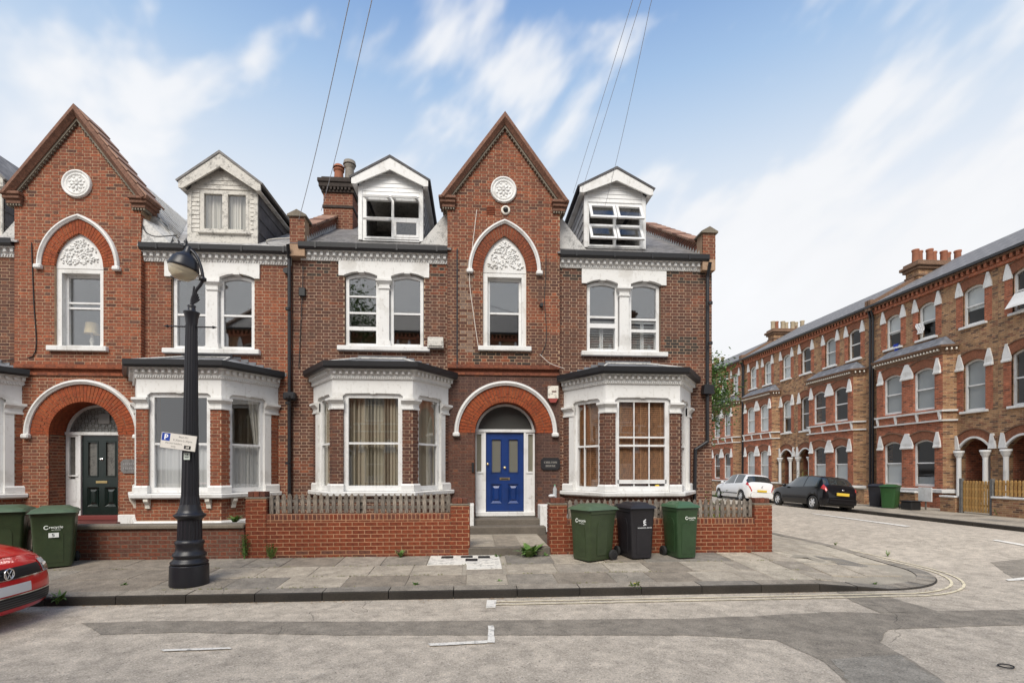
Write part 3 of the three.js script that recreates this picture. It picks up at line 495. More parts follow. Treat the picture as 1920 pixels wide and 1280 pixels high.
const BAYZ = 1.15, BAYW = 1.63, BAYF = .87;
function bayWindow(house, bx, dy, P, bricks, { windows, brackets = 0, sillM = M.white }) {
  const Y = y => y + dy, R0 = [bx + BAYW, 0], R1 = [bx + BAYF, BAYZ], L1 = [bx - BAYF, BAYZ], L0 = [bx - BAYW, 0], path = [R0, R1, L1, L0];
  const faces = [skew(L0[0], 0, L1[0], BAYZ), skew(L1[0], BAYZ, R1[0], BAYZ), skew(R1[0], BAYZ, R0[0], 0)];
  const open = [[.36, faces[0].l - .21], [.25, 2 * BAYF - .25], [.21, faces[2].l - .36]];
  // entablature: the part itself
  const e = mk();
  faces.forEach((f, i) => {
    const [a, b] = open[i], out = [[0, Y(3.40)], [a - .03, Y(3.40)], [a - .03, Y(3.47)], [a + .04, Y(3.52)], [(a + b) / 2 - .06, Y(3.53)], [(a + b) / 2 - .05, Y(3.515)], [(a + b) / 2 + .05, Y(3.515)], [(a + b) / 2 + .06, Y(3.53)], [b - .04, Y(3.52)], [b + .03, Y(3.47)], [b + .03, Y(3.40)], [f.l, Y(3.40)], [f.l, Y(3.84)], [0, Y(3.84)]];
    e.slab(out, -.16, 0, f.at);
  });
  const bay = e.mesh('bay_window', M.white, house);
  const co = mk().sweep(path, cornice(Y(3.83), Y(4.06), .14), XZ); zigzag(co, path, .052, Y(3.862));
  co.mesh('cornice', M.white, bay);
  dentils(bay, path, .06, Y(3.975), .135, M.white, .8);
  mk().sweep(path, gutterProfile(.125, Y(4.045)), XZ).mesh('gutter', M.gutter, bay);
  // lead roof: three slopes up to the wall
  const ro = mk(), eave = path.map((p, i) => [[bx + BAYW + .17, 0], [bx + BAYF + .10, BAYZ + .17], [bx - BAYF - .10, BAYZ + .17], [bx - BAYW - .17, 0]][i]), tl = [bx - .52, Y(4.52), .01], tr = [bx + .52, Y(4.52), .01], E = i => [eave[i][0], Y(4.15), eave[i][1]];
  ro.quad(E(2), E(1), tr, tl); ro.tri(E(1), E(0), tr); ro.tri(E(3), E(2), tl); ro.tri(E(3), tl, [eave[3][0], Y(4.15), .01]); ro.tri(E(0), [eave[0][0], Y(4.15), .01], tr);
  ro.quad([eave[0][0], Y(4.08), 0], E(1).map((v, k) => k === 1 ? Y(4.08) : v), E(2).map((v, k) => k === 1 ? Y(4.08) : v), [eave[3][0], Y(4.08), 0]);
  ro.mesh('lead_roof', M.lead, bay);
  const rl = mk(); for (const [p, q] of [[E(1), tr], [E(2), tl], [tl, tr]]) rl.tube([p.map((v, k) => v + (k === 1 ? .02 : 0)), q.map((v, k) => v + (k === 1 ? .012 : 0) + (k === 2 ? .02 : 0))], .028, 6, 2); rl.mesh('lead_roll', M.leadPale, bay);
  const fl = mk(); for (let k = 0; k < 7; k++) for (const s of [-1, 1]) { const x = bx + s * (.60 + k * .175), y = 4.5 - k * .062; fl.box(Math.min(x, x + s * .17), Math.max(x, x + s * .17), Y(y - .02), Y(y + .055), .005, .02); } fl.box(bx - .58, bx + .58, Y(4.5), Y(4.6), .005, .02); fl.mesh('stepped_flashing', M.lead, bay);
  // soffits, floor
  mk().slab([...path].map(p => p), Y(.62), Y(.74), XZ).mesh('bay_floor', M.roomFloor, bay);
  mk().slab([...path].map(p => p), Y(3.86), Y(3.9), XZ).mesh('bay_ceiling', M.room, bay);
  // piers
  const mo = mk();
  faces.forEach((f, i) => {
    const [a, b] = open[i], wallSide = i === 0 ? [.02, .2] : i === 2 ? [f.l - .2, f.l - .02] : null;
    const st = i === 0 ? [[0, .2], [b + .02, f.l]] : i === 2 ? [[0, a - .02], [f.l - .2, f.l]] : [[0, a - .02], [b + .02, f.l]];
    for (const [p, q] of st) mbox(mo, f.at, p + .004, q - .004, Y(1.5), Y(3.2), -.14, -.004);
    bricks.push(...lay(f, Y(1.53), Y(3.18), () => st, { palette: P, seed: 70 + i + Math.round(bx * 10), bond: 'flemish', proud: .004 }));
    mbox(mo, f.at, .004, f.l - .004, Y(.74), Y(1.26), -.14, -.004);
    bricks.push(...lay(f, Y(.8), Y(1.25), () => [[0, f.l]], { palette: P, seed: 90 + i, bond: 'flemish', proud: .004 }));
  });
  mo.mesh('pier_core', P.mortar, bay);
  // white strips beside the wall on the side faces
  faces.forEach((f, i) => { if (i === 1) return; const p = i === 0 ? .2 : f.l - .36; mbox(mk(), f.at, p, p + .16, Y(1.5), Y(3.2), -.12, .012).mesh('pilaster', M.white, bay); });
  // capitals and pedestals
  const at = (f, u) => { const p = f.at(u, 0, 0); return [p[0], p[2]]; };
  const F = faces, runs = [[at(F[2], F[2].l), at(F[2], F[2].l - .37)], [at(F[2], .20), R1, at(F[1], 2 * BAYF - .25)], [at(F[1], .25), L1, at(F[0], F[0].l - .20)], [at(F[0], .37), at(F[0], 0)]];
  for (const r of runs) {
    mk().sweep(r, capitalProfile(Y(3.17), Y(3.41)), XZ).mesh('capital', M.white, bay);
    mk().sweep(r, [[-.1, Y(1.37)], [.055, Y(1.37)], [.055, Y(1.5)], [.035, Y(1.535)], [-.1, Y(1.535)]], XZ).mesh('pedestal', M.white, bay);
  }
  mk().sweep(path, [[-.2, Y(1.25)], [.06, Y(1.25)], [.07, Y(1.26)], [.13, Y(1.28)], [.135, Y(1.345)], [.12, Y(1.36)], [-.2, Y(1.375)]], XZ).mesh('sill', sillM, bay);
  mk().sweep(path, [[-.1, Y(.1)], [.05, Y(.1)], [.05, Y(.74)], [.03, Y(.77)], [-.1, Y(.8)]], XZ).mesh('plinth', M.white, bay);
  if (brackets) for (const [fi, u] of [[0, .3], [1, .25], [1, 1.5], [0, 1.1], [2, .25], [2, .9]]) { const f = faces[fi], b = mk(); b.slab([[.0, Y(1.25)], [.12, Y(1.25)], [.115, Y(1.2)], [.06, Y(1.13)], [.045, Y(1.05)], [0, Y(1.04)]], u - .045, u + .045, (o, v, w) => f.at(w, v, o)); b.mesh('bracket', M.cream, bay); }
  // windows
  faces.forEach((f, i) => { const [a, b] = open[i]; sash(bay, f.at, a - .02, b + .02, Y(1.375), Y(3.53), -.06, { frame: i === 1 ? .1 : .085, paneParent: bay, ...(windows[i] || {}), bars: (windows[i]?.bars || [[2.43, .045]]).map(([v, ...r]) => [Y(v), ...r]), posts: (windows[i]?.posts || []).map(t => lerp(a + .08, b - .08, t)) }); });
  return bay;
}

function firstFloorWindow(house, wx, dy, left, right, m = M.white) {
  const Y = y => y + dy, A = .93, C = .165, arch = (a, b) => Array.from({ length: 9 }, (_, i) => { const t = i / 8, s = 2 * t - 1; return [lerp(b, a, t), Y(6.535) + .09 * (1 - s * s)]; });
  const g = mk();      // lintel with two low arches cut into its underside
  g.slab([[wx - 1.08, Y(6.52)], [wx - A - .02, Y(6.52)], ...arch(wx - A - .02, wx - C).reverse(), [wx - C, Y(6.40)], [wx + C, Y(6.40)], ...arch(wx + C, wx + A + .02).reverse(), [wx + A + .02, Y(6.52)], [wx + 1.08, Y(6.52)], [wx + 1.08, Y(6.875)], [wx - 1.08, Y(6.875)]], -.14, .045);
  for (const s of [-1, 1]) { const k = wx + s * (A + C) / 2; g.box(k - .07, k + .07, Y(6.6), Y(6.66), -.1, .056); }
  const lin_ = g.mesh('window_lintel', m, house);
  const co = mk(), sq = (h, z) => [[wx - h, -.1], [wx + h, -.1], [wx + h, z], [wx - h, z]].reverse();
  co.box(wx - .115, wx + .115, Y(4.96), Y(6.26), -.1, .035); co.sweep([[wx + .115, -.1], [wx + .115, .035], [wx - .115, .035], [wx - .115, -.1]], capitalProfile(Y(6.22), Y(6.44)).map(([a, b]) => [a * .8, b]), XZ);
  co.box(wx - .16, wx + .16, Y(4.82), Y(4.9), -.1, .075); co.box(wx - .14, wx + .14, Y(4.9), Y(4.97), -.1, .055);
  co.mesh('column', m, house);
  mk().cbox(wx - 1.1, wx + 1.1, Y(4.71), Y(4.825), -.1, .12, .012).mesh('sill', m, house);
  [[wx - A, wx - C + .03, left], [wx + C - .03, wx + A, right]].forEach(([a, b, o]) => { sash(house, plain, a, b, Y(4.825), Y(6.6), -.07, { rise: .09, frame: .075, twin: true, ...o, bars: (o.bars || [[5.66, .045]]).map(([v, ...r]) => [Y(v), ...r]), name: 'window' }); });
}

function gableBay(house, gx, dx, dy, P, L, bricks, o) {
  // L: levels {kneel, apex, spring, hoodTop, archTop, doorSpring, doorR}
  const z1 = .12, z0 = .05, A = gx - 1.39, B = gx + 1.36, D = o.door, half = 1.30;
  const rake = y => { const t = clamp((y - L.kneel) / (L.apex - L.kneel)); return half * (1 - t); };
  const w = { a: .53, y0: L.sill, y1: L.spring, h: L.archTop - L.spring }, ring = { a: .80, h: L.hoodTop - .09 - L.spring };
  const wallU = mk().slab([[A, L.string], [B, L.string], [B, L.kneel - .28], [B + .1, L.kneel - .1], [B + .1, L.kneel], [gx + half, L.kneel], [gx, L.apex - .02], [gx - half, L.kneel], [A - .1, L.kneel], [A - .1, L.kneel - .1], [A, L.kneel - .28]], -.25, z1, plain,
    [[[gx - w.a, w.y0], [gx + w.a, w.y0], ...ogive(gx, w.y1, w.a, w.h).reverse()]]).mesh('gable_wall', P.mortar, house);
  bricks.push(...lay(facing(z1), L.string + .08, L.apex - .05, y => {
    const s = y > L.kneel ? [[gx - rake(y), gx + rake(y)]] : y > L.kneel - .2 ? [[A - .1, B + .1]] : [[A, B]];
    const h = y > w.y0 && y < w.y1 ? w.a + .005 : y >= w.y1 ? ogiveHalf(y, w.y1, ring.a, ring.h) : 0;
    return h > 0 ? minus(s, [[gx - h, gx + h]]) : s;
  }, { palette: P, seed: 5 + Math.round(gx), pick: o.pick }));
  // returns of the projecting gable
  for (const [x, s] of [[A, -1], [B, 1]]) bricks.push(...lay(sideways(x, s), L.string + .08, L.kneel - .3, () => [[0, z1]], { palette: P, seed: 31 }));
  // string course of corbelled bricks
  const sc = mk(); sc.box(A, B, L.string - .17, L.string - .1, -.2, z0 + .035); sc.box(A, B, L.string - .1, L.string - .02, -.2, z0 + .015); sc.box(A, B, L.string - .02, L.string + .075, -.2, z1 + .03);
  sc.mesh('string_course', P.mats[0], house);
  bricks.push(...lay(facing(z1 + .03), L.string, L.string + .07, () => [[A, B]], { palette: P, seed: 8, bond: 'stretcher' }), ...lay(facing(z0 + .035), L.string - .17, L.string - .1, () => [[A, B]], { palette: P, seed: 9, bond: 'stretcher' }));
  // lower wall with the round-arched porch
  const dr = L.doorR, cx = D.cx, ds = L.doorSpring, back = D.back;
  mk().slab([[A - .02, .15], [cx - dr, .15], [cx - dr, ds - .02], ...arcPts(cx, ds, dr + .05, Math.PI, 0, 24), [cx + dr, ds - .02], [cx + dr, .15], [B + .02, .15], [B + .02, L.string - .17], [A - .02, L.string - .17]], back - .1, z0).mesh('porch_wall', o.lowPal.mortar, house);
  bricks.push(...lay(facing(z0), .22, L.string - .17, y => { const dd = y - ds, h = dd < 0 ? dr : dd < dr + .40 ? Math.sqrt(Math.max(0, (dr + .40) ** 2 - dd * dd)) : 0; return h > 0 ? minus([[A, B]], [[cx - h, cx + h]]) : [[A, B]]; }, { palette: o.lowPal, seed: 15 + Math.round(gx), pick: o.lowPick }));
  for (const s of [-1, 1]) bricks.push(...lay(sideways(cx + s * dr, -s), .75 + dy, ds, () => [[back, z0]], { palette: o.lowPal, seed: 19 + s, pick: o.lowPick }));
  const da = mk().slab([...arcPts(cx, ds, dr + .40, Math.PI, 0, 32), ...arcPts(cx, ds, dr + .006, 0, Math.PI, 32)], back - .05, z0 - .004).mesh('porch_arch', PAL.arch.mortar, house);
  wedges(arcPts(cx, ds, dr, Math.PI, 0, 40), arcPts(cx, ds, dr + .40, Math.PI, 0, 40), back, z0 + .012, 40, o.archPal, da, 3);
  const hp = [...arcPts(cx, ds, dr + .455, Math.PI, 0, 40)], hood = [[-.055, z0 - .02], [-.055, z0 + .05], [-.035, z0 + .085], [.0, z0 + .09], [.03, z0 + .06], [.05, z0 + .05], [.055, z0 - .02]];
  const hm = mk().sweep(hp, hood, plain).mesh('porch_hood_mould', M.white, house, .6);
  for (const s of [-1, 1]) { const x = cx + s * (dr + .455); mk().cbox(x - .085, x + .085, ds - .1, ds + .005, z0 - .01, z0 + .12, .025).mesh('label_stop', M.white, hm); }
  // upper window, its panel, arch and hood
  const pa = mk().slab([...ogive(gx, w.y1, ring.a, ring.h), ...ogive(gx, w.y1, w.a + .004, w.h).reverse()], -.2, z1 - .004).mesh('window_arch', PAL.archDark.mortar, house);
  wedges(ogive(gx, w.y1, w.a, w.h), ogive(gx, w.y1, ring.a, ring.h), -.15, z1 + .012, 34, o.winArchPal, pa, 4);
  const hw = mk().sweep(ogive(gx, w.y1, ring.a + .045, ring.h + .055, 18), [[-.05, z1 - .02], [-.05, z1 + .04], [-.03, z1 + .075], [.0, z1 + .08], [.03, z1 + .05], [.045, z1 + .04], [.045, z1 - .02]], plain).mesh('window_hood_mould', M.white, house, .6);
  for (const s of [-1, 1]) { const x = gx + s * (ring.a + .05); mk().cbox(x - .08, x + .08, w.y1 - .09, w.y1 + .01, z1 - .01, z1 + .11, .022).mesh('label_stop', M.white, hw); }
  const ty = mk().slab([[gx - w.a, w.y1 - .03], [gx + w.a, w.y1 - .03], ...ogive(gx, w.y1, w.a, w.h).reverse()], -.05, z1 - .05).mesh('carved_panel', M.white, house);
  const cv = mk(), R = rng(61 + Math.round(gx)), dm = new THREE.Matrix4(), e = new THREE.Euler(), qn = new THREE.Quaternion();
  for (let i = 0; i < 130; i++) { const y = w.y1 + .07 + R() * (w.h - .2), h = ogiveHalf(y, w.y1, w.a - .08, w.h - .12); if (h < .02) continue; const x = gx + (R() * 2 - 1) * h; qn.setFromEuler(e.set(R() * .6, R() * .6, R() * 6.3)); dm.compose(new THREE.Vector3(x, y, z1 - .045), qn, new THREE.Vector3(.02 + R() * .028, .014 + R() * .012, .016 + R() * .018)); cv.add(new THREE.SphereGeometry(1, 7, 5), dm); }
  for (let i = 0; i < 9; i++) { const y = w.y1 + .12 + R() * (w.h - .42), h = ogiveHalf(y, w.y1, w.a - .14, w.h - .15), x = gx + (R() * 2 - 1) * h; dm.compose(new THREE.Vector3(x, y, z1 - .046), qn.identity(), new THREE.Vector3(1, 1, 1)); cv.add(new THREE.TorusGeometry(.05 + R() * .03, .014, 5, 14, 3.5 + R() * 2), dm); }
  stuff(cv.mesh('carved_leaves', M.white, ty));
  // white timber surround, set back
  const su = mk(); su.slab([[gx - w.a, w.y0], [gx + w.a, w.y0], [gx + w.a, w.y1 - .03], [gx - w.a, w.y1 - .03]], -.1, z1 - .06, plain, [[[gx - .42, w.y0 + .02], [gx + .42, w.y0 + .02], [gx + .42, w.y1 - .13], [gx - .42, w.y1 - .13]]]); su.mesh('window_surround', M.white, house);
  sash(house, plain, gx - .42, gx + .42, w.y0 + .02, w.y1 - .13, -.06, { frame: .06, bars: o.winBars, name: 'window', twin: true });
  mk().cbox(gx - .65, gx + .65, w.y0 - .095, w.y0 + .02, -.1, z1 + .1, .012).mesh('sill', M.white, house);
  // rakes: coping with a dentil band below it
  const path = [[gx - half - .16, L.kneel - .02], [gx, L.apex], [gx + half + .16, L.kneel - .02]];
  mk().sweep(path, [[-.10, -.3], [-.10, z1 + .17], [-.02, z1 + .19], [.03, z1 + .13], [.06, z1 + .10], [.06, -.3]], plain).mesh('gable_coping', M.brownCoping, house);
  const db = mk(); db.sweep(path.map(([x, y]) => [x, y]), [[.06, -.1], [.06, z1 + .075], [.10, z1 + .075], [.10, z1], [.10, -.1]], plain);
  for (const s of [-1, 1]) { const l = Math.hypot(half + .16, L.apex - L.kneel), n = 26; for (let i = 1; i < n; i++) { const t = i / n, x = gx + s * (half + .16) * (1 - t), y = lerp(L.kneel, L.apex, t) - .165; db.box(x - .017, x + .017, y - .04, y + .015, z1, z1 + .06); } }
  db.mesh('dentil_band', M.coping, house);
  for (const s of [-1, 1]) {
    const x = gx + (s < 0 ? -1.40 : 1.37), k = mk(), a = s < 0 ? x - .2 : x - .22, b = s < 0 ? x + .22 : x + .2, f = (p, q) => s < 0 ? [a + p, b - q] : [a + q, b - p];
    let r = f(0, 0); k.cbox(r[0], r[1], L.kneel - .02, L.kneel + .05, -.28, z1 + .16, .012); r = f(.03, .02); k.cbox(r[0], r[1], L.kneel - .1, L.kneel - .02, -.28, z1 + .12, .01); r = f(.08, .03); k.box(r[0], r[1], L.kneel - .19, L.kneel - .1, -.26, z1 + .07);
    const ks = k.mesh('kneeler', M.brownCoping, house); for (let i = 0; i < 5; i++) { const r2 = f(.08, .03); mk().box(lerp(r2[0], r2[1], (i + .2) / 5), lerp(r2[0], r2[1], (i + .75) / 5), L.kneel - .24, L.kneel - .19, -.1, z1 + .06).mesh('dentil', M.coping, ks); }
  }
  // roundel
  const cy = L.roundel, rx = gx - .03, rd = mk(), turn = new THREE.Matrix4().makeRotationX(Math.PI / 2).setPosition(rx, cy, z1);
  rd.add(new THREE.LatheGeometry([[0, .03], [.2, .03], [.21, .05], [.235, .055], [.25, .035], [.27, .04], [.285, .065], [.315, .06], [.32, 0]].map(p => new THREE.Vector2(...p)), 40), turn);
  const ro = rd.mesh('roundel', M.white, house), pt = mk();
  for (let i = 0; i < 8; i++) { const a = i * Math.PI / 4; dm.compose(new THREE.Vector3(rx + .095 * Math.cos(a), cy + .095 * Math.sin(a), z1 + .03), qn.setFromEuler(e.set(0, 0, a)), new THREE.Vector3(.06, .034, .028)); pt.add(new THREE.SphereGeometry(1, 10, 6), dm); dm.compose(new THREE.Vector3(rx + .168 * Math.cos(a + .39), cy + .168 * Math.sin(a + .39), z1 + .03), qn, new THREE.Vector3(.03, .03, .018)); pt.add(new THREE.SphereGeometry(1, 8, 6), dm); }
  dm.makeScale(.04, .04, .035).setPosition(rx, cy, z1 + .035); pt.add(new THREE.SphereGeometry(1, 10, 8), dm); pt.mesh('carved_rose', M.white, ro);
  // gable roof behind
  const gr = mk(), zb = -4.6, sl = (x, y) => [x, y];
  for (const s of [-1, 1]) gr.quad([gx, L.apex - .28, -.22], [gx + s * (half + .98), L.kneel - .72 - .36 * (L.apex - .28 - L.kneel + .72) / (half + .62), -.22], [gx + s * (half + .98), L.kneel - .72 - .36 * (L.apex - .28 - L.kneel + .72) / (half + .62), zb], [gx, L.apex - .28, zb]);
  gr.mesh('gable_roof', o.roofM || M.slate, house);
  for (const s of [-1, 1]) { const k = (L.apex - .28 - L.kneel + .72) / (half + .62), yy = x => L.apex - .28 - k * x - .015, e = half + .96; mk().slab([[gx + s * 1.3, yy(1.3)], [gx + s * e, yy(e)], [gx + s * e, yy(e) - .2], [gx + s * 1.3, yy(e) - .2]], -.26, -.2).mesh('valley_lead', M.leadPale, house); }
  if (o.slates) {     // courses of pale slates on the slope that shows, lightened further against its shade
    const s = 1, l = Math.hypot(half + .62, L.apex - .28 - (L.kneel - .72)), ux = (half + .62) / l, uy = -(L.apex - .28 - L.kneel + .72) / l, R2 = rng(3), S = mk();
    for (let r = 0; r < 15; r++) for (let c = 0; c < 17; c++) { const d0 = .1 + r * .175, z = -.3 - c * .26 - (r % 2) * .13, k = .016 + R2() * .006, p = (d, h, zz) => [gx + ux * d - uy * h, L.apex - .28 + uy * d + ux * h, zz]; S.col = null; S.quad(p(d0 - .02, .006, z), p(d0 + .19, k + .012, z), p(d0 + .19, k + .012, z - .25), p(d0 - .02, .006, z - .25)); S.quad(p(d0 + .19, k + .012, z), p(d0 + .19, k + .012, z - .25), p(d0 + .19, .002, z - .25), p(d0 + .19, .002, z)); }
    stuff(S.mesh('slates', M.lightenedRoof, house));
  }
  if (o.ridgeTiles) { const l = Math.hypot(half + .16, L.apex - L.kneel), n = 7; for (let i = 0; i < n; i++) { const t0 = i / n + .006, t1 = (i + 1) / n - .004, q = t => [gx + (half + .16) * t, lerp(L.apex, L.kneel - .02, t)], nx = (L.apex - L.kneel) / l, ny = (half + .16) / l, a = q(t0), b = q(t1); mk().slab([[a[0] + nx * .10, a[1] + ny * .10], [b[0] + nx * .115, b[1] + ny * .115], [b[0] + nx * .155, b[1] + ny * .155], [a[0] + nx * .13, a[1] + ny * .13]], -.42, z1 + .14).mesh('coping_tile', M.tileRed, house); } }
}

// door in its frame: x range of the opening, door leaf, fanlight above
function entrance(house, D, L, dy, { leafM, glassM, boardM = M.whiteWood, sideLeft, sideRight, knobs, mesh: lattice, fanM = M.glass, plain: bare }) {
  const dr = L.doorR - .012, cx = D.cx, ds = L.doorSpring, z = D.back + .08, y0 = D.y0, top = D.top;
  const f = mk();
  f.slab([[cx - dr, y0 - .06], [cx + dr, y0 - .06], [cx + dr, ds], ...arcPts(cx, ds, dr, 0, Math.PI, 24).slice(1, -1), [cx - dr, ds]], z - .09, z, plain, [
    [[cx - dr + .06, top + .06], [cx + dr - .06, top + .06], ...arcPts(cx, ds, dr - .055, Math.acos(clamp((dr - .06) / (dr - .055))), Math.PI - Math.acos(clamp((dr - .06) / (dr - .055))), 20)],
    [[D.x0, y0], [D.x1, y0], [D.x1, top - .02], [D.x0, top - .02]],
    ...(sideLeft ? [[[sideLeft[0], sideLeft[2]], [sideLeft[1], sideLeft[2]], [sideLeft[1], top - .06], [sideLeft[0], top - .06]]] : []), ...(sideRight ? [[[sideRight[0], sideRight[2]], [sideRight[1], sideRight[2]], [sideRight[1], top - .06], [sideRight[0], top - .06]]] : [])]);
  f.box(cx - dr, cx + dr, top - .01, top + .06, z, z + .03);
  for (const s of [[cx - dr, D.x0], [D.x1, cx + dr]]) if (s[1] - s[0] > .15) { const m = (s[0] + s[1]) / 2, h = (s[1] - s[0]) / 2 - .06; f.box(m - h, m + h, lerp(y0, top, .48), lerp(y0, top, .5), z, z + .02); f.box(m - h * .55, m + h * .55, lerp(y0, top, .17), lerp(y0, top, .42), z, z + .008); }
  f.box(D.x0 - .05, D.x0 - .0, y0, top, z, z + .02); f.box(D.x1 + .0, D.x1 + .05, y0, top, z, z + .02);
  const fr = f.mesh('door_frame', boardM, house);
  const pane = (pts, w, m, n = 'pane') => { const g = mk(), P = pts.map(p => new THREE.Vector2(...p)); for (const t of THREE.ShapeUtils.triangulateShape(P, [])) g.tri(...t.map(i => [P[i].x, P[i].y, w])); return g.mesh(n, m, fr); };
  pane([[cx - dr + .05, top + .05], [cx + dr - .05, top + .05], ...arcPts(cx, ds, dr - .045, .08, Math.PI - .08, 20)], z - .04, fanM, 'fanlight');
  for (const sd of [sideLeft, sideRight]) if (sd) pane([[sd[0] - .01, sd[2] - .01], [sd[1] + .01, sd[2] - .01], [sd[1] + .01, top - .05], [sd[0] - .01, top - .05]], z - .04, glassM, 'side_light');
  // the leaf: stiles and rails with glazed upper panels and raised lower panels
  const w = D.x1 - D.x0, h = top - .02 - y0, X = t => D.x0 + w * t, Y = t => y0 + h * t, d = mk(), zf = z - .03, gl = [[.15, .40, .49, .92], [.60, .85, .49, .92]], lo = [[.13, .42, .105, .35], [.58, .87, .105, .35]];
  d.slab([[D.x0 + .004, y0 + .004], [D.x1 - .004, y0 + .004], [D.x1 - .004, top - .024], [D.x0 + .004, top - .024]], zf - .05, zf, plain, [...gl, ...lo].map(([a, b, c, e]) => [[X(a), Y(c)], [X(b), Y(c)], [X(b), Y(e)], [X(a), Y(e)]]));
  const leaf = d.mesh('door', leafM, house);
  for (const [a, b, c, e] of lo) { const g = mk(), i = .055, P = [[X(a), Y(c)], [X(b), Y(c)], [X(b), Y(e)], [X(a), Y(e)]], q = [[X(a) + i, Y(c) + i], [X(b) - i, Y(c) + i], [X(b) - i, Y(e) - i], [X(a) + i, Y(e) - i]], r = q.map(([x, y], k) => [x + (k % 3 ? -1 : 1) * .035, y + (k < 2 ? 1 : -1) * .05]); for (let k = 0; k < 4; k++) { const n = (k + 1) % 4; g.quad([...P[k], zf + .012], [...P[n], zf + .012], [...q[n], zf - .028], [...q[k], zf - .028]); g.quad([...q[k], zf - .028], [...q[n], zf - .028], [...r[n], zf - .002], [...r[k], zf - .002]); } g.quad(...r.map(p => [...p, zf - .002])); g.mesh('raised_panel', leafM, leaf); }
  for (const [a, b, c, e] of gl) {
    const g = mk(); g.quad([X(a), Y(c), zf - .03], [X(b), Y(c), zf - .03], [X(b), Y(e), zf - .03], [X(a), Y(e), zf - .03]); g.mesh('door_glass', glassM, leaf);
    const b2 = mk(); b2.sweep([[X(a), Y(c)], [X(b), Y(c)], [X(b), Y(e)], [X(a), Y(e)]], [[-.012, zf - .02], [-.012, zf + .012], [.008, zf + .012], [.02, zf], [.02, zf - .02]], plain, { closed: true }); b2.mesh('glazing_bead', leafM, leaf);
    if (lattice) { const lt = mk(), nx = 5, st = (X(b) - X(a)) / nx, H = Y(e) - Y(c), ny = Math.round(H / (st * 1.7)); for (let i = -ny; i < nx + ny; i++) for (const s of [-1, 1]) { const seg = [], x0 = X(a) + i * st; for (let j = 0; j <= ny * 2; j++) { const x = x0 + s * j * st / 2 + (s < 0 ? ny * st : 0), y = Y(c) + H * j / (ny * 2); if (x > X(a) - .001 && x < X(b) + .001) seg.push([x, y]); } for (let j = 0; j < seg.length - 1; j++) { const [p, q] = [seg[j], seg[j + 1]], nx2 = .0095; lt.quad([p[0] - nx2, p[1], zf - .02], [p[0] + nx2, p[1], zf - .02], [q[0] + nx2, q[1], zf - .02], [q[0] - nx2, q[1], zf - .02]); } } lt.mesh('lattice', lattice, leaf); }
  }
  const lb = mk(); lb.cbox(X(.5) - .13, X(.5) + .13, Y(.415) - .03, Y(.415) + .03, zf, zf + .012, .004); const lbx = lb.mesh('letterbox', M.brass, leaf); mk().cbox(X(.5) - .09, X(.5) + .09, Y(.415) - .014, Y(.415) + .014, zf + .012, zf + .018, .003).mesh('letterbox_flap', knobs.flap || M.brass, leaf);
  for (const [t, v] of knobs.at) put('door_knob', mk().add(new THREE.LatheGeometry([[0, .06], [.02, .058], [.028, .045], [.022, .03], [.012, .02], [.012, .006], [.03, .004], [.032, 0]].map(p => new THREE.Vector2(...p)), 14), new THREE.Matrix4().makeRotationX(Math.PI / 2).setPosition(X(t), Y(v), zf)).geo(), knobs.m || M.brass, leaf);
  mk().cbox(cx - dr - .0, cx + dr + .0, y0 - .11, y0 - .0, z - .1, z + .1, .01).mesh('threshold', D.thresholdM || M.white, house);
  return leaf;
}
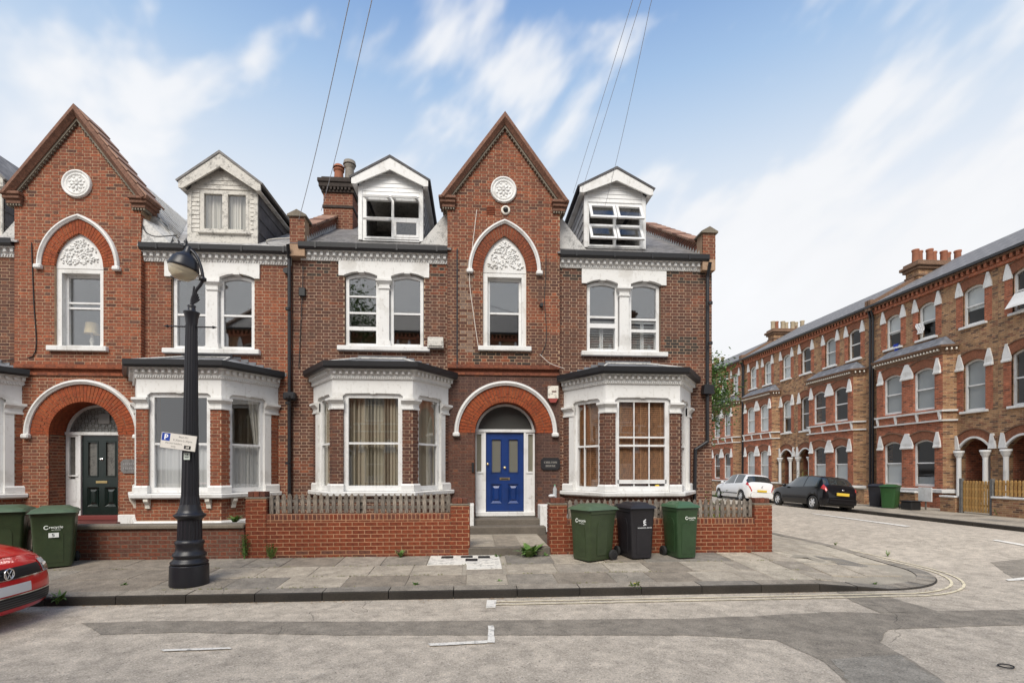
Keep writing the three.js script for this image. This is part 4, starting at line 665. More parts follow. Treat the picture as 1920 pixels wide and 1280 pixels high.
// plain steps in front of a door
function eavesRun(house, x0, x1, dy, m) {          // cornice, dentils and gutter along the top of a wall
  const path = [[x1, 0], [x0, 0]], c = mk().sweep(path, cornice(6.865 + dy, 7.085 + dy, .13), XZ); zigzag(c, path, .052, 6.9 + dy, .06, .03);
  const co = c.mesh('eaves_cornice', m, house); dentils(co, path, .05, 7.005 + dy, .148, m, .95);
  const g = mk().sweep(path, gutterProfile(.115, 7.08 + dy), XZ); for (let x = x0 + .4; x < x1; x += .95) g.box(x - .02, x + .02, 7.085 + dy, 7.215 + dy, .232, .245); g.mesh('gutter', M.gutter, house);
}
function dormer(house, o) {
  const { z = -.3, cx: px, half, over, base, eave, apex, cheek = M.slatePale, face = M.whiteWood, barge = M.white, depth = 2.9, roofM = M.slateDark } = o;
  const X = x => onZ(x, 400, z)[0], c = X(px), s = Math.abs(X(px + half) - X(px - half)) / 2, ov = Math.abs(X(px + over) - X(px - over)) / 2, y0 = onZ(px, base, z)[1], y1 = onZ(px, eave, z)[1], y2 = onZ(px, apex, z + .18)[1], zf = z + .18;
  // barge boards carry the part
  const slope = (y2 - y1 + .02) / ov, bw = o.bw || .2, b = mk();
  b.slab([[c - ov, y1 - .02], [c - ov, y1 - .02 + bw * .75], [c, y2], [c + ov, y1 - .02 + bw * .75], [c + ov, y1 - .02], [c + ov - .09, y1 - .03], [c, y2 - bw * 1.45], [c - ov + .09, y1 - .03]], zf - .045, zf);
  const d = b.mesh('dormer', barge, house);
  const f = mk(), win = o.win; f.slab([[c - s, y0], [c + s, y0], [c + s, y1 + .02], [c, y1 + s * slope * .98], [c - s, y1 + .02]], z - .08, z, plain, [[[win.x0, win.y0], [win.x1, win.y0], [win.x1, win.y1], [win.x0, win.y1]].map(([x, y]) => onZ(x, y, z))]);
  const ff = f.mesh('dormer_front', face, d);
  const [wx0, wy0] = onZ(win.x0, win.y1, z), [wx1, wy1] = onZ(win.x1, win.y0, z);
  // weatherboards on the gable and beside the window
  const gb = wy1 + .05; for (let y = gb; y < y1 + s * slope - .12; y += .105) { const hw = y < y1 ? s - .02 : Math.min(s - .02, s * (1 - (y - y1) / (s * slope)) - .02); if (hw < .05) continue; mk().slab([[z, y], [z + .02, y], [z + .006, y + .11], [z, y + .11]], c - hw, c + hw, (u, v, w) => [w, v, u]).mesh('weatherboard', face, d); }
  if (o.sideBoards) for (const [a, e] of [[c - s + .1, wx0 - .04], [wx1 + .04, c + s - .1]]) for (let y = y0 + .08; y < gb; y += .105) if (e - a > .04) mk().slab([[z, y], [z + .02, y], [z + .006, y + .1], [z, y + .1]], a, e, (u, v, w) => [w, v, u]).mesh('weatherboard', face, d);
  for (const q of [-1, 1]) { mk().cbox(c + q * (s - .05) - .05, c + q * (s - .05) + .05, y0, y1, z + .001, z + .03, .008).mesh('corner_board', face, d); }
  if (o.skirt) mk().cbox(c - s, c + s, y0, wy0 - .03, z + .002, z + .028, .008).mesh('apron_board', face, d);
  // cheeks and roof
  for (const q of [-1, 1]) { const ck = mk(), x = c + q * s; ck.slab([[z - .01, y0 - .05], [z - .01, y1 + .03], [z - depth, y1 + .03], [z - depth, y0 - .05]], x - (q > 0 ? .06 : 0), x + (q > 0 ? 0 : .06), (u, v, w) => [w, v, u]); const cm = ck.mesh('dormer_cheek', cheek, d);
    for (let i = 0; i < Math.round((y1 - y0) / (o.cheekStep || .2)); i++) { const yy = y0 + i * (o.cheekStep || .2); mk().slab([[x, yy], [x + q * .022, yy], [x + q * .005, yy + (o.cheekStep || .2) * 1.04], [x, yy + (o.cheekStep || .2) * 1.04]], z - depth, z - .03).mesh('cheek_slate', cheek, d); } }
  const r = mk(); for (const q of [-1, 1]) { const e = [c + q * (ov + .03), y1 - .02 + bw * .75 - .03], n = [q * slope, 1], l = Math.hypot(...n), p = (x, y, k) => [x + n[0] / l * k, y + n[1] / l * k]; const a0 = p(e[0], e[1], .005), a1 = p(e[0], e[1], .05), b0 = p(c, y2, .005), b1 = [c, y2 + .05 * l]; r.slab([a0, a1, b1, [c, y2 + .004]], z - depth - .2, zf + .02); }
  r.mesh('dormer_roof', roofM, d);
  for (const q of [-1, 1]) { mk().box(Math.min(c + q * (s + .005), c + q * (ov - .01)), Math.max(c + q * (s + .005), c + q * (ov - .01)), y1 - .02, y1 + .0, z - depth, z + .13).mesh('soffit', barge, d); }
  { const g = mk(), b = z - depth + .9; g.box(c - s + .07, c + s - .07, y0 - .1, y1 + .25, b - .05, b); g.box(c - s + .07, c + s - .07, y1 + .2, y1 + .25, b, z - .09); g.box(c - s + .07, c + s - .07, y0 - .1, y0 - .02, b, z - .09); g.mesh('dormer_room', M.wornWhite, d); }
  return { d, c, s, y0, y1, z, wx0, wx1, wy0, wy1 };
}
// a light that swings out on its top edge: frame and pane, hinged at (y1) by an angle
function hungLight(parent, x0, x1, y0, y1, z, angle, m = M.whiteWood, fr = .06) {
  const h = y1 - y0, c = Math.cos(angle), s = Math.sin(angle), at = (u, v, w) => [u, y1 - (h - v) * c + w * s * 0 - 0 + w * s, z + (h - v) * s + w * c];
  const g = mk().slab([[x0, 0], [x1, 0], [x1, h], [x0, h]], -.045, 0, at, [[[x0 + fr, fr], [x1 - fr, fr], [x1 - fr, h - fr], [x0 + fr, h - fr]]]).mesh('opening_light', m, parent);
  mk().quad(at(x0 + fr * .8, fr * .8, -.022), at(x1 - fr * .8, fr * .8, -.022), at(x1 - fr * .8, h - fr * .8, -.022), at(x0 + fr * .8, h - fr * .8, -.022)).mesh('pane', M.glass, parent);
  return g;
}
// ---------------------------------------------------------------- assemble the two front houses
function mainWall(house, x0, x1, gx, units, dy, P, bricks, pick, seed) {
  const Y = y => y + dy, holes = [[gx - 1.37, gx + 1.34, 0, 12]];
  for (const u of units) { holes.push([u.bx - 1.6, u.bx + 1.6, Y(.5), Y(4.05)], [u.wx - .95, u.wx + .95, Y(4.76), Y(6.62)]); }
  const w = wallBoxes(mk(), plain, x0, gx - 1.37, .12, Y(7.02), holes, -.3, 0).mesh('front_wall', P.mortar, house); wallBoxes(mk(), plain, gx + 1.34, x1, .12, Y(7.02), holes, -.3, 0).mesh('front_wall', P.mortar, house);
  bricks.push(...lay(facing(0), .2, Y(6.87), y => minus([[x0, x1]], [[gx - 1.39, gx + 1.36], ...units.flatMap(u => [...(y < Y(4.12) ? [[u.bx - 1.6, u.bx + 1.6]] : y < Y(4.5) ? [[u.bx - .5 - (4.5 + dy - y) * 2.9, u.bx + .5 + (4.5 + dy - y) * 2.9]] : []), ...(y > Y(4.74) && y < Y(6.53) ? [[u.wx - .95, u.wx + .95]] : []), ...(y >= Y(6.5) ? [[u.wx - 1.08, u.wx + 1.08]] : [])])]), { palette: P, seed, pick }));
  return w;
}
function shell(house, x0, x1, gx, dy, units) {       // rooms behind the windows, closed on every side
  const g = mk(), zb = -4.4, Y = y => y + dy;
  g.box(x0 + .02, x1 - .02, .1, Y(9.2), zb - .2, zb); g.box(x0 + .02, x0 + .2, .1, Y(7.05), zb, -.3); g.box(x1 - .2, x1 - .02, .1, Y(7.05), zb, -.3);
  for (const x of [gx - 1.35, gx + 1.2]) g.box(x, x + .15, .1, Y(7.4), zb, -.3);
  g.mesh('interior_walls', M.room, house);
  const f = mk(); f.box(x0 + .2, x1 - .2, Y(.5), Y(.70), zb, -.29); f.box(x0 + .2, x1 - .2, Y(3.95), Y(4.2), zb, -.29); f.box(x0 + .2, x1 - .2, Y(6.95), Y(7.05), zb, -.29); f.mesh('interior_floors', M.roomFloor, house);
}
function roofs(house, x0, x1, gx, dy, m) {
  const Y = y => y + dy, t = Math.tan(31 * Math.PI / 180), zr = -4.5, yr = Y(7.16) + (4.5 + .17) * t, g = mk();
  for (const [a, b] of [[x0, gx - 1.3], [gx + 1.3, x1], [gx - 1.3, gx + 1.3]]) { const zf = b - a < 2.7 && a < gx && b > gx ? -1.2 : .17, yf = Y(7.16) + (.17 - zf) * t; g.slab([[zf, yf], [zf, yf + .04], [zr, yr + .04], [-9, yr - 4.5 * t], [-9, yr - 4.5 * t - .04], [zr, yr]], a, b, (u, v, w) => [w, v, u]); }
  g.mesh('roof', m, house);
  // slate courses on the lowest strip that shows above the gutter
  const S = mk(), R = rng(8); for (const [a, b] of [[x0, gx - 1.42], [gx + 1.4, x1]]) for (let r = 0; r < 9; r++) for (let x = a + (r % 2) * .12; x < b - .2; x += .25) { const z0 = .19 - r * .17, y0 = Y(7.195) + r * .17 * t, k = .012 + R() * .006; S.quad([x, y0 + k, z0], [x + .24, y0 + k, z0], [x + .24, y0 + .2 * t + .006, z0 - .2], [x, y0 + .2 * t + .006, z0 - .2]); S.quad([x, y0 - .003, z0], [x + .24, y0 - .003, z0], [x + .24, y0 + k, z0], [x, y0 + k, z0]); }
  stuff(S.mesh('roof_slates', m, house));
}
// party parapet climbing the roof, with a capped brick end and a toothed mortar flashing
function parapet(house, x0, x1, dy, side, P, bricks, seed) {
  const t = Math.tan(31 * Math.PI / 180), top = (z) => 7.62 + dy + (.05 - z) * t, g = mk(), zf = .18;
  g.slab([[zf - .33, 7.0 + dy], [zf - .33, top(zf - .33)], [-4.5, top(-4.5)], [-4.5, 7 + dy]], x0 + .02, x1 - .02, (u, v, w) => [w, v, u]);
  g.box(x0, x1, 6.9 + dy, 7.82 + dy, zf - .33, zf);
  const p = g.mesh('parapet', P.mortar, house);
  bricks.push(...lay(facing(zf), 7.18 + dy, 7.82 + dy, () => [[x0, x1]], { palette: P, seed }));
  const sx = side > 0 ? x1 - .02 : x0 + .02;
  bricks.push(...lay(sideways(sx, side), 7.25 + dy, 10.3 + dy, y => { const zt = .05 - (y + .05 - 7.62 - dy) / t, zb = .05 - (y - 7.15 - dy) / t; return [[Math.max(-4.5, zt > -.15 ? -4.5 : -4.5), Math.min(-.16, zt)]].filter(([a, b]) => b > a); }, { palette: P, seed: seed + 1 }));
  mk().slab([[x0 - .05, 7.82 + dy], [x1 + .05, 7.82 + dy], [x1 + .05, 7.86 + dy], [(x0 + x1) / 2, 7.98 + dy], [x0 - .05, 7.86 + dy]], zf - .40, zf + .05).mesh('parapet_cap', M.coping, p);
  for (let i = 0; i < 11; i++) { const z0 = -.2 - i * .38, z1 = z0 - .36, lift = .02; mk().slab([[z0, top(z0) + lift - .03], [z0, top(z0) + lift + .035], [z1, top(z1) + lift + .02], [z1, top(z1) + lift - .03]], x0 - .05, x1 + .05, (u, v, w) => [w, v, u]).mesh('coping_tile', i % 3 ? M.tileRed : M.brownCoping, p); }
  const f = mk(), n = 26; for (let i = 0; i < n; i++) { const z0 = .02 - i * .165, z1 = z0 - .165, b = z => 7.2 + dy + (.17 - z) * t, q = sx + side * .022, A = [q, b(z0) - .06, z0], B = [q, b(z1) - .06, z1], C = [q, b(z1) + .05, z1], D = [q, b(z0) + .05, z0], E = [q, b(z0) + .19, z0 - .03]; f.quad(A, B, C, D); f.tri(D, C, E); }
  f.mesh('toothed_flashing', M.leadPale, house);
}
function downpipe(house, pts, r, m = M.pipe, clips = []) { const g = mk(); for (let i = 0; i < pts.length - 1; i++) g.tube([pts[i], pts[i + 1]], r, 10, 1); for (const p of pts.slice(1, -1)) g.add(new THREE.SphereGeometry(r * 1.12, 10, 8), new THREE.Matrix4().setPosition(...p)); for (const y of clips) g.add(new THREE.CylinderGeometry(r * 1.35, r * 1.35, .06, 12), new THREE.Matrix4().setPosition(pts[0][0], y, pts[0][2])); return g.mesh('downpipe', m, house); }

const blindTex = M.slat = mat(lin(.46, .23, .105), { roughness: .5, map: tex.wood });
// ===== the house with the blue door
const chilton = thing('brick_house', 'dark brick Victorian house with pointed gable and bright blue front door', 'house');
{
  const bricks = [], dy = 0, x0 = -4.36, x1 = 6.02, gx = .73, H = chilton, units = [{ bx: -2.24, wx: -2.19 }, { bx: 3.84, wx: 3.74 }];
  const n1 = (x, y, k) => noise.noise(x * .55 + k, y * .8, 3.1) + .35 * noise.noise(x * 2.1, y * 2.7 + k, 9.4);
  const pick = (x, y, R) => x > 4.78 && x < 5.7 && y > 4.72 && y < 5.16 ? { palette: R() < .8 ? PAL.soot : PAL.dark } : y > 6.5 && R() < .35 ? { palette: PAL.soot } : n1(x, y, 1) + (y < 4.4 ? -.15 : 0) > .24 + R() * .3 ? { palette: PAL.mid } : null;
  mainWall(H, x0, x1, gx, units, dy, PAL.dark, bricks, pick, 41);
  const L = { kneel: 8.38, apex: 10.33, spring: 6.70, hoodTop: 7.94, archTop: 7.56, sill: 4.83, string: 4.33, roundel: 8.67, doorSpring: 2.75, doorR: .76 };
  const D = { cx: .765, x0: .275, x1: 1.235, y0: .79, top: 2.80, back: -.33 };
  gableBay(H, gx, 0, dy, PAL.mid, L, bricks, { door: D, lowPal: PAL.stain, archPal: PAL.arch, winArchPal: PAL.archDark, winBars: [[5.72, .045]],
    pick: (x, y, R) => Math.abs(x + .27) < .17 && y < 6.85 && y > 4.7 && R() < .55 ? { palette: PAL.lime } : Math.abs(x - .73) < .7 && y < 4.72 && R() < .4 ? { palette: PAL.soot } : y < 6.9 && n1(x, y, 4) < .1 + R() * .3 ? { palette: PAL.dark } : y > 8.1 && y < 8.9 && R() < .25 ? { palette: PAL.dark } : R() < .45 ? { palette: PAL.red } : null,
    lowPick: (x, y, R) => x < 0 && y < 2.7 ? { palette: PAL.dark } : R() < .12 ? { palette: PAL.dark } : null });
  entrance(H, D, L, dy, { leafM: phys(rgb(16, 50, 110), { roughness: .35, clearcoat: .4, clearcoatRoughness: .3, map: tex.paint }), glassM: mat(lin(.62, .58, .44), { roughness: .35 }), sideLeft: [.045, .165, 1.80], sideRight: [1.345, 1.465, 1.80], knobs: { at: [[.05, .60], [.5, .555]], flap: M.black }, mesh: mat(lin(.03, .035, .04), { roughness: .6 }), fanM: mat(lin(.055, .055, .052), { roughness: .12 }) });
  for (const [a, b] of [[.045, .165], [1.345, 1.465]]) { const lt = mk(); for (let i = 0; i < 20; i++) for (const s of [-1, 1]) for (let j = 0; j < 2; j++) { const y = 1.8 + i * .048, w = (b - a) / 2, p = a + j * w, q = p + w, ya = s > 0 ? y : y + .048, yb = s > 0 ? y + .048 : y; lt.quad([p, ya - .006, D.back + .055], [q, yb - .006, D.back + .055], [q, yb + .006, D.back + .055], [p, ya + .006, D.back + .055]); } lt.mesh('side_lattice', mat(lin(.05, .05, .045)), H); }
  eavesRun(H, -4.16, gx - 1.39, dy, M.white); eavesRun(H, gx + 1.36, 5.86, dy, M.white);
  const w1 = { frame: .1 };
  bayWindow(H, -2.24, -.0, PAL.dark, bricks, { windows: [{}, {}, {}] });
  bayWindow(H, 3.84, -.03, PAL.dark, bricks, { windows: [{ posts: [.3] }, { posts: [.33, .66], bars: [[1.6, .09, .012], [2.43, .045], [2.62, .035]] }, {}] });
  firstFloorWindow(H, -2.19, 0, { bars: [[5.28, .09, .01], [5.66, .045], [6.06, .035]] }, {});
  firstFloorWindow(H, 3.74, -.03, { bars: [[5.50, .11, .01], [5.72, .05]] }, { bars: [[5.39, .07, .01], [5.68, .05]] });
  shell(H, x0, x1, gx, dy, units); roofs(H, x0, x1, gx, dy, M.slate);
  parapet(H, -4.36, -4.02, 0, 1, PAL.mid, bricks, 51); parapet(H, 5.70, 6.03, -.05, -1, PAL.mid, bricks, 54);
  setBricks(bricks, H.children.find(c => c.name === 'front_wall'), 300);
  // side wall on the other street, and back
  const sw = mk(); sw.box(x1 - .3, x1 - .002, .1, 7.05, -9, -.3); sw.slab([[-.3, 7.05], [-9, 7.05], [-4.5, 9.9]], x1 - .3, x1 - .002, (u, v, w) => [w, v, u]); sw.box(x0, x1 - .3, .1, 7.05, -9, -8.8); sw.mesh('side_wall', PAL.mid.mats[1], H);
  // dormers
  const W = M.whiteWood;
  let d = dormer(H, { cx: 733, half: 61, over: 71, base: 452, eave: 352, apex: 295, win: { x0: 683, x1: 789, y0: 374, y1: 447 }, cheekStep: .22 });
  { const { d: p, wx0, wx1, wy0, wy1, z } = d, m = (wx0 + wx1) / 2, t = (wy0 + wy1) / 2; const g = mk(); g.slab([[wx0, wy0], [wx1, wy0], [wx1, wy1], [wx0, wy1]], z - .08, z + .02, plain, [[[wx0 + .05, wy0 + .05], [m - .03, wy0 + .05], [m - .03, t - .03], [wx0 + .05, t - .03]], [[m + .03, wy0 + .05], [wx1 - .05, wy0 + .05], [wx1 - .05, t - .03], [m + .03, t - .03]], [[wx0 + .05, t + .03], [m - .03, t + .03], [m - .03, wy1 - .05], [wx0 + .05, wy1 - .05]], [[m + .03, t + .03], [wx1 - .05, t + .03], [wx1 - .05, wy1 - .05], [m + .03, wy1 - .05]]]); g.mesh('window_frame', W, p);
    hungLight(p, wx0 + .05, m - .03, t + .03, wy1 - .03, z + .04, 1.25); hungLight(p, m + .03, wx1 - .05, t + .03, wy1 - .03, z + .04, 1.25); hungLight(p, wx0 + .05, m - .03, wy0 + .05, t - .0, z + .04, 1.1); hungLight(p, m + .03, wx1 - .05, wy0 + .05, t - .03, z + .03, 0); }
  d = dormer(H, { cx: 1153, half: 58, over: 68, base: 466, eave: 368, apex: 316, win: { x0: 1101, x1: 1204, y0: 386, y1: 462 }, cheekStep: .22 });
  { const { d: p, wx0, wx1, wy0, wy1, z } = d, m = (wx0 + wx1) / 2, t = (wy0 + wy1) / 2; const g = mk(), I = [[wx0 + .05, m - .03], [m + .03, wx1 - .05]], J = [[wy0 + .05, t - .03], [t + .03, wy1 - .05]]; g.slab([[wx0, wy0], [wx1, wy0], [wx1, wy1], [wx0, wy1]], z - .08, z + .02, plain, I.flatMap(([a, b]) => J.map(([c, e]) => [[a, c], [b, c], [b, e], [a, e]]))); g.mesh('window_frame', W, p); for (const [a, b] of I) for (const [c, e] of J) hungLight(p, a - .02, b + .02, c - .02, e + .03, z + .05, .52, W, .065); }
  // chimney stack on the party wall
  { const c = mk(), X = [-4.38, -3.55], z0 = -3.5, z1 = -2.55, P = PAL.mid; c.box(X[0], X[1], 7, 10.0, z0, z1); const st = c.mesh('chimney_stack', P.mortar, H), cb = [];
    cb.push(...lay(facing(z1), 7.9, 9.95, () => [[X[0], X[1]]], { palette: P, seed: 21 }), ...lay(sideways(X[1], 1), 7.9, 9.95, () => [[z0, z1]], { palette: P, seed: 22 })); setBricks(cb, st, 0);
    const k = mk(); k.cbox(X[0] - .03, X[1] + .03, 9.43, 9.51, z0 - .03, z1 + .03, .01); k.cbox(X[0] - .05, X[1] + .05, 9.87, 9.95, z0 - .05, z1 + .05, .01); for (let i = 0; i < 8; i++) k.box(lerp(X[0], X[1], i / 8), lerp(X[0], X[1], (i + .55) / 8), 9.93, 10.01, z1, z1 + .1); k.cbox(X[0] - .11, X[1] + .11, 10.00, 10.13, z0 - .11, z1 + .11, .012); k.cbox(X[0] - .14, X[1] + .14, 10.13, 10.24, z0 - .14, z1 + .14, .012); k.cbox(X[0] - .05, X[1] + .05, 10.24, 10.32, z0 - .05, z1 + .05, .012); k.mesh('chimney_cap', PAL.soot.mats[1], st);
    mk().add(new THREE.ConeGeometry(.42, .22, 4), new THREE.Matrix4().makeRotationY(.78).setPosition(-3.95, 10.40, -3)).mesh('flaunching', M.coping, st);
    const pot = (x, z, y, h, r, m) => put('chimney_pot', mk().add(new THREE.LatheGeometry([[r * .95, 0], [r * .82, h * .75], [r * 1.05, h * .78], [r * 1.05, h * .86], [r * .9, h * .9], [r * .9, h], [r * .7, h], [r * .65, h * .5]].map(p => new THREE.Vector2(...p)), 18), new THREE.Matrix4().setPosition(x, y, z)).geo(), m, st);
    const p1 = pot(-4.02, -2.85, 10.35, .42, .15, M.potRed); mk().add(new THREE.SphereGeometry(.17, 14, 8, 0, 6.3, 0, 1.5), new THREE.Matrix4().makeScale(1, .8, 1).setPosition(-4.02, 10.75, -2.85)).mesh('pot_hood', M.potRed, st); pot(-3.72, -2.9, 10.31, .66, .15, M.potGrey); mk().add(new THREE.CylinderGeometry(.17, .19, .1, 14), new THREE.Matrix4().setPosition(-3.72, 10.95, -2.9)).mesh('pot_hood', M.potGrey, st); pot(-3.52, -3.3, 10.31, .42, .14, M.potCream); }
  // pipes, cables, boxes
  downpipe(H, [[-4.36, 7.1, .3], [-4.40, 6.86, .1], [-4.40, 3.6, .09], [-4.40, .3, .09]], .042, M.pipe, [5.6, 3.55, 3.4, 2]);
  mk().cbox(-4.52, -4.24, 3.5, 3.68, .02, .2, .03).mesh('hopper', M.pipe, H);
  downpipe(H, [[5.86, 7.02, .25], [5.86, 6.7, .1], [5.86, 4.0, .09], [5.86, 2.55, .09], [5.55, 2.35, .09], [5.52, .25, .09]], .043, M.pipe, [6, 5]);
  mk().slab([[5.72, 3.75], [6.0, 3.75], [5.98, 3.98], [5.74, 3.98]], .02, .2).mesh('hopper', M.pipe, H);
  const cab = (pts, r, c, n = 'cable') => mk().tube(pts, r, 5).mesh(n, mat(lin(...c), { roughness: .6 }), H), Zg = .14, P = (x, y, z = Zg) => [...onZ(x, y, z), z];
  cab([P(857, 466), P(857, 690)], .017, [.03, .03, .035]); cab([P(894, 393), P(885, 470), P(880, 520), P(888, 590), P(897, 652)], .009, [.7, .62, .55]);
  cab([P(1024, 475), P(1023, 520), P(1021, 560), P(1024, 640), P(1015, 665)], .008, [.03, .03, .03]); cab([P(1012, 664, .18), P(1030, 680, .2), P(1058, 691, .22)], .009, [.55, .5, .45]);
  cab([P(568, 498, .05), P(567, 540, .05), P(564, 600, .03), P(560, 690, .03)], .01, [.02, .02, .02]); mk().cbox(...[onZ(561, 0, .03)[0], onZ(573, 0, .03)[0]], onZ(566, 556, .03)[1], onZ(566, 540, .03)[1], .01, .09, .01).mesh('junction_box', M.black, H);
  { const a = onZ(802, 634, .02), b = onZ(832, 654, .02), g = mk().slab([[a[0], b[1]], [b[0], b[1]], [b[0] - .01, a[1]], [a[0] + .01, a[1]]], .005, .16); g.mesh('balanced_flue', M.wornWhite, H); mk().cbox(a[0] + .03, b[0] - .03, b[1] + .03, a[1] - .08, .16, .185, .01).mesh('flue_cover', M.wornWhite, H); }
  { const a = onZ(1027, 724, .07), b = onZ(1046, 755, .07), g = mk(); g.slab([[a[0], b[1] + .1], [b[0], b[1] + .1], [b[0], a[1]], [a[0], a[1]]], .06, .15); const bx = g.mesh('alarm_box', M.cream, H); mk().slab([[a[0] + .005, b[1] + .1], [b[0] - .005, b[1] + .1], [b[0] - .06, b[1]], [a[0] + .06, b[1]]], .06, .145).mesh('alarm_base', mat(lin(.30, .06, .05), { roughness: .4 }), bx); mk().box(a[0] + .09, a[0] + .2, a[1] - .16, a[1] - .12, .15, .153).mesh('alarm_mark', mat(lin(.2, .14, .12)), bx); }
  for (const [x, y] of [[1015, 572]]) mk().add(new THREE.CylinderGeometry(.045, .05, .12, 12), new THREE.Matrix4().makeRotationX(1.57).setPosition(...P(x, y, .16))).mesh('vent_stub', M.black, H);
  for (const [x, y] of [[537, 508]]) mk().add(new THREE.CylinderGeometry(.07, .07, .1, 14), new THREE.Matrix4().makeRotationX(1.57).setPosition(...P(x, y, .05))).mesh('vent_stub', M.black, H);
  { const c = P(948, 394); mk().add(new THREE.TorusGeometry(.085, .03, 8, 18), new THREE.Matrix4().setPosition(c[0], c[1], .14)).mesh('wall_lamp_ring', M.cream, H); mk().add(new THREE.SphereGeometry(.06, 12, 8), new THREE.Matrix4().setPosition(c[0], c[1], .17)).mesh('security_camera', M.black, H); }
  { const a = onZ(912, 386, .13), b = onZ(928, 402, .13); const g = mk(); for (let i = 0; i < 5; i++) g.box(a[0], b[0], lerp(b[1], a[1], i / 5 + .02), lerp(b[1], a[1], i / 5 + .13), .125, .14); g.mesh('air_brick', PAL.archDark.mats[1], H); }
  // white corner blocks beside the steps
  mk().cbox(-.22, -.02, .42, 1.03, .0, .55, .012).mesh('door_plinth', M.white, H); mk().cbox(1.55, 1.86, .36, 1.0, .0, .55, .012).mesh('door_plinth', M.white, H);
  { const a = onZ(868, 850, .07), b = onZ(890, 895, .07); mk().cbox(-.075, -.02, 1.78, 2.02, .05, .09, .006).mesh('entry_phone', M.black, H); }
  basedAt(H, .8, 0, 0);
}
// ===== the house with the green door
const green = thing('brick_house', 'orange red brick Victorian house with pointed gable and dark green front door', 'house');
{
  const bricks = [], dy = -.135, x0 = -14.2, x1 = -4.38, gx = -9.1, H = green, units = [{ bx: -6.32, wx: -6.19 }, { bx: -11.98, wx: -12.1 }];
  const n1 = (x, y, k) => noise.noise(x * .6 + k, y * .8, 13.1) + .35 * noise.noise(x * 2.3, y * 2.7 + k, 2.4);
  mainWall(H, x0, x1, gx, units, dy, PAL.mid, bricks, (x, y, R) => x < -10.4 ? { palette: PAL.dark } : n1(x, y, 2) > .05 + R() * .2 ? { palette: PAL.red } : n1(x, y, 7) > .25 + R() * .2 ? { palette: PAL.dark } : null, 141);
  const L = { kneel: 8.09, apex: 10.0, spring: 6.52, hoodTop: 7.70, archTop: 7.29, sill: 4.66, string: 4.19, roundel: 8.41, doorSpring: 2.66, doorR: .76 };
  const D = { cx: -9.05, x0: -9.45, x1: -8.55, y0: .75, top: 2.69, back: -.5, thresholdM: mat(lin(.16, .03, .025), { roughness: .6 }) };
  gableBay(H, gx, 0, dy, PAL.red, L, bricks, { door: D, lowPal: PAL.red, archPal: PAL.arch, winArchPal: PAL.arch, winBars: [[5.62, .04], [5.74, .04]], roofM: M.lightenedRoof, slates: true, ridgeTiles: true,
    pick: (x, y, R) => n1(x, y, 5) > .22 + R() * .2 ? { palette: PAL.mid } : R() < .08 ? { palette: PAL.dark } : null, lowPick: (x, y, R) => R() < .5 ? { palette: PAL.mid } : null });
  entrance(H, D, L, dy, { leafM: phys(rgb(14, 30, 26), { roughness: .3, clearcoat: .5, clearcoatRoughness: .2, map: tex.paint }), glassM: mat(lin(.14, .14, .135), { roughness: .25, map: tex.worn }), sideLeft: [-9.72, -9.58, 1.62], sideRight: [-8.43, -8.36, 1.62], knobs: { at: [[.5, .70]], m: M.chrome } , fanM: M.obscured });
  // leaded pattern in the fanlight
  { const g = mk(), z = D.back + .055; for (let i = -4; i <= 4; i++) for (let j = 0; j < 6; j++) { const x = D.cx + i * .15 + (j % 2) * .075, y = 2.8 + j * .11; if (Math.hypot(x - D.cx, y - L.doorSpring) > .66) continue; g.add(new THREE.TorusGeometry(.06, .007, 4, 6), new THREE.Matrix4().setPosition(x, y, z)); } g.mesh('leaded_fanlight', mat(lin(.13, .12, .11), { roughness: .5 }), H); mk().cbox(D.cx - .02, D.cx + .24, 2.95, 3.2, z - .01, z + .012, .004).mesh('fanlight_number', mat(lin(.17, .16, .15), { roughness: .4 }), H); }
  eavesRun(H, gx + 1.36, x1, dy, M.white); eavesRun(H, x0, gx - 1.39, dy, M.white);
  bayWindow(H, -6.32, -.03, PAL.red, bricks, { windows: [{}, {}, {}], brackets: 1 });
  bayWindow(H, -11.98, -.06, PAL.red, bricks, { windows: [{}, {}, {}] });
  firstFloorWindow(H, -6.19, dy, {}, {}); firstFloorWindow(H, -12.1, dy, {}, {});
  shell(H, x0, x1, gx, dy, units); roofs(H, x0, x1, gx, dy, M.slatePale);
  setBricks(bricks, H.children.find(c => c.name === 'front_wall'), 300);
  const ob = { cheek: M.slateDark, face: M.wornWhite, barge: M.wornWhite, sideBoards: true, skirt: true, roofM: M.slate, bw: .22, cheekStep: .34 };
  let d = dormer(H, { ...ob, cx: 418, half: 66, over: 76, base: 459, eave: 360, apex: 287, win: { x0: 377, x1: 466, y0: 361, y1: 434 } });
  for (const [a, b] of [[d.wx0, (d.wx0 + d.wx1) / 2], [(d.wx0 + d.wx1) / 2, d.wx1]]) sash(d.d, plain, a, b, d.wy0, d.wy1, d.z + .01, { frame: .065, paneParent: d.d, m: M.wornWhite });
  mk().cbox(d.wx0 - .06, d.wx1 + .06, d.wy0 - .06, d.wy0 - .005, d.z, d.z + .09, .01).mesh('sill', M.wornWhite, d.d);
  mk().tube([[d.c + d.s + .03, d.y0 + .2, d.z - .5], [d.c + d.s + .15, d.y0 + .12, d.z - .3], [d.c + d.s + .25, d.y0 + .1, d.z + .1], [d.c + d.s + 1.0, d.y0 + .08, d.z + .35]], .014, 5).mesh('cable', M.wornWhite, d.d);
  d = dormer(H, { ...ob, cx: -60, half: 66, over: 78, base: 447, eave: 352, apex: 250, win: { x0: -100, x1: -20, y0: 352, y1: 430 } });
  sash(d.d, plain, d.wx0, d.wx1, d.wy0, d.wy1, d.z + .01, { frame: .065, paneParent: d.d, m: M.wornWhite });
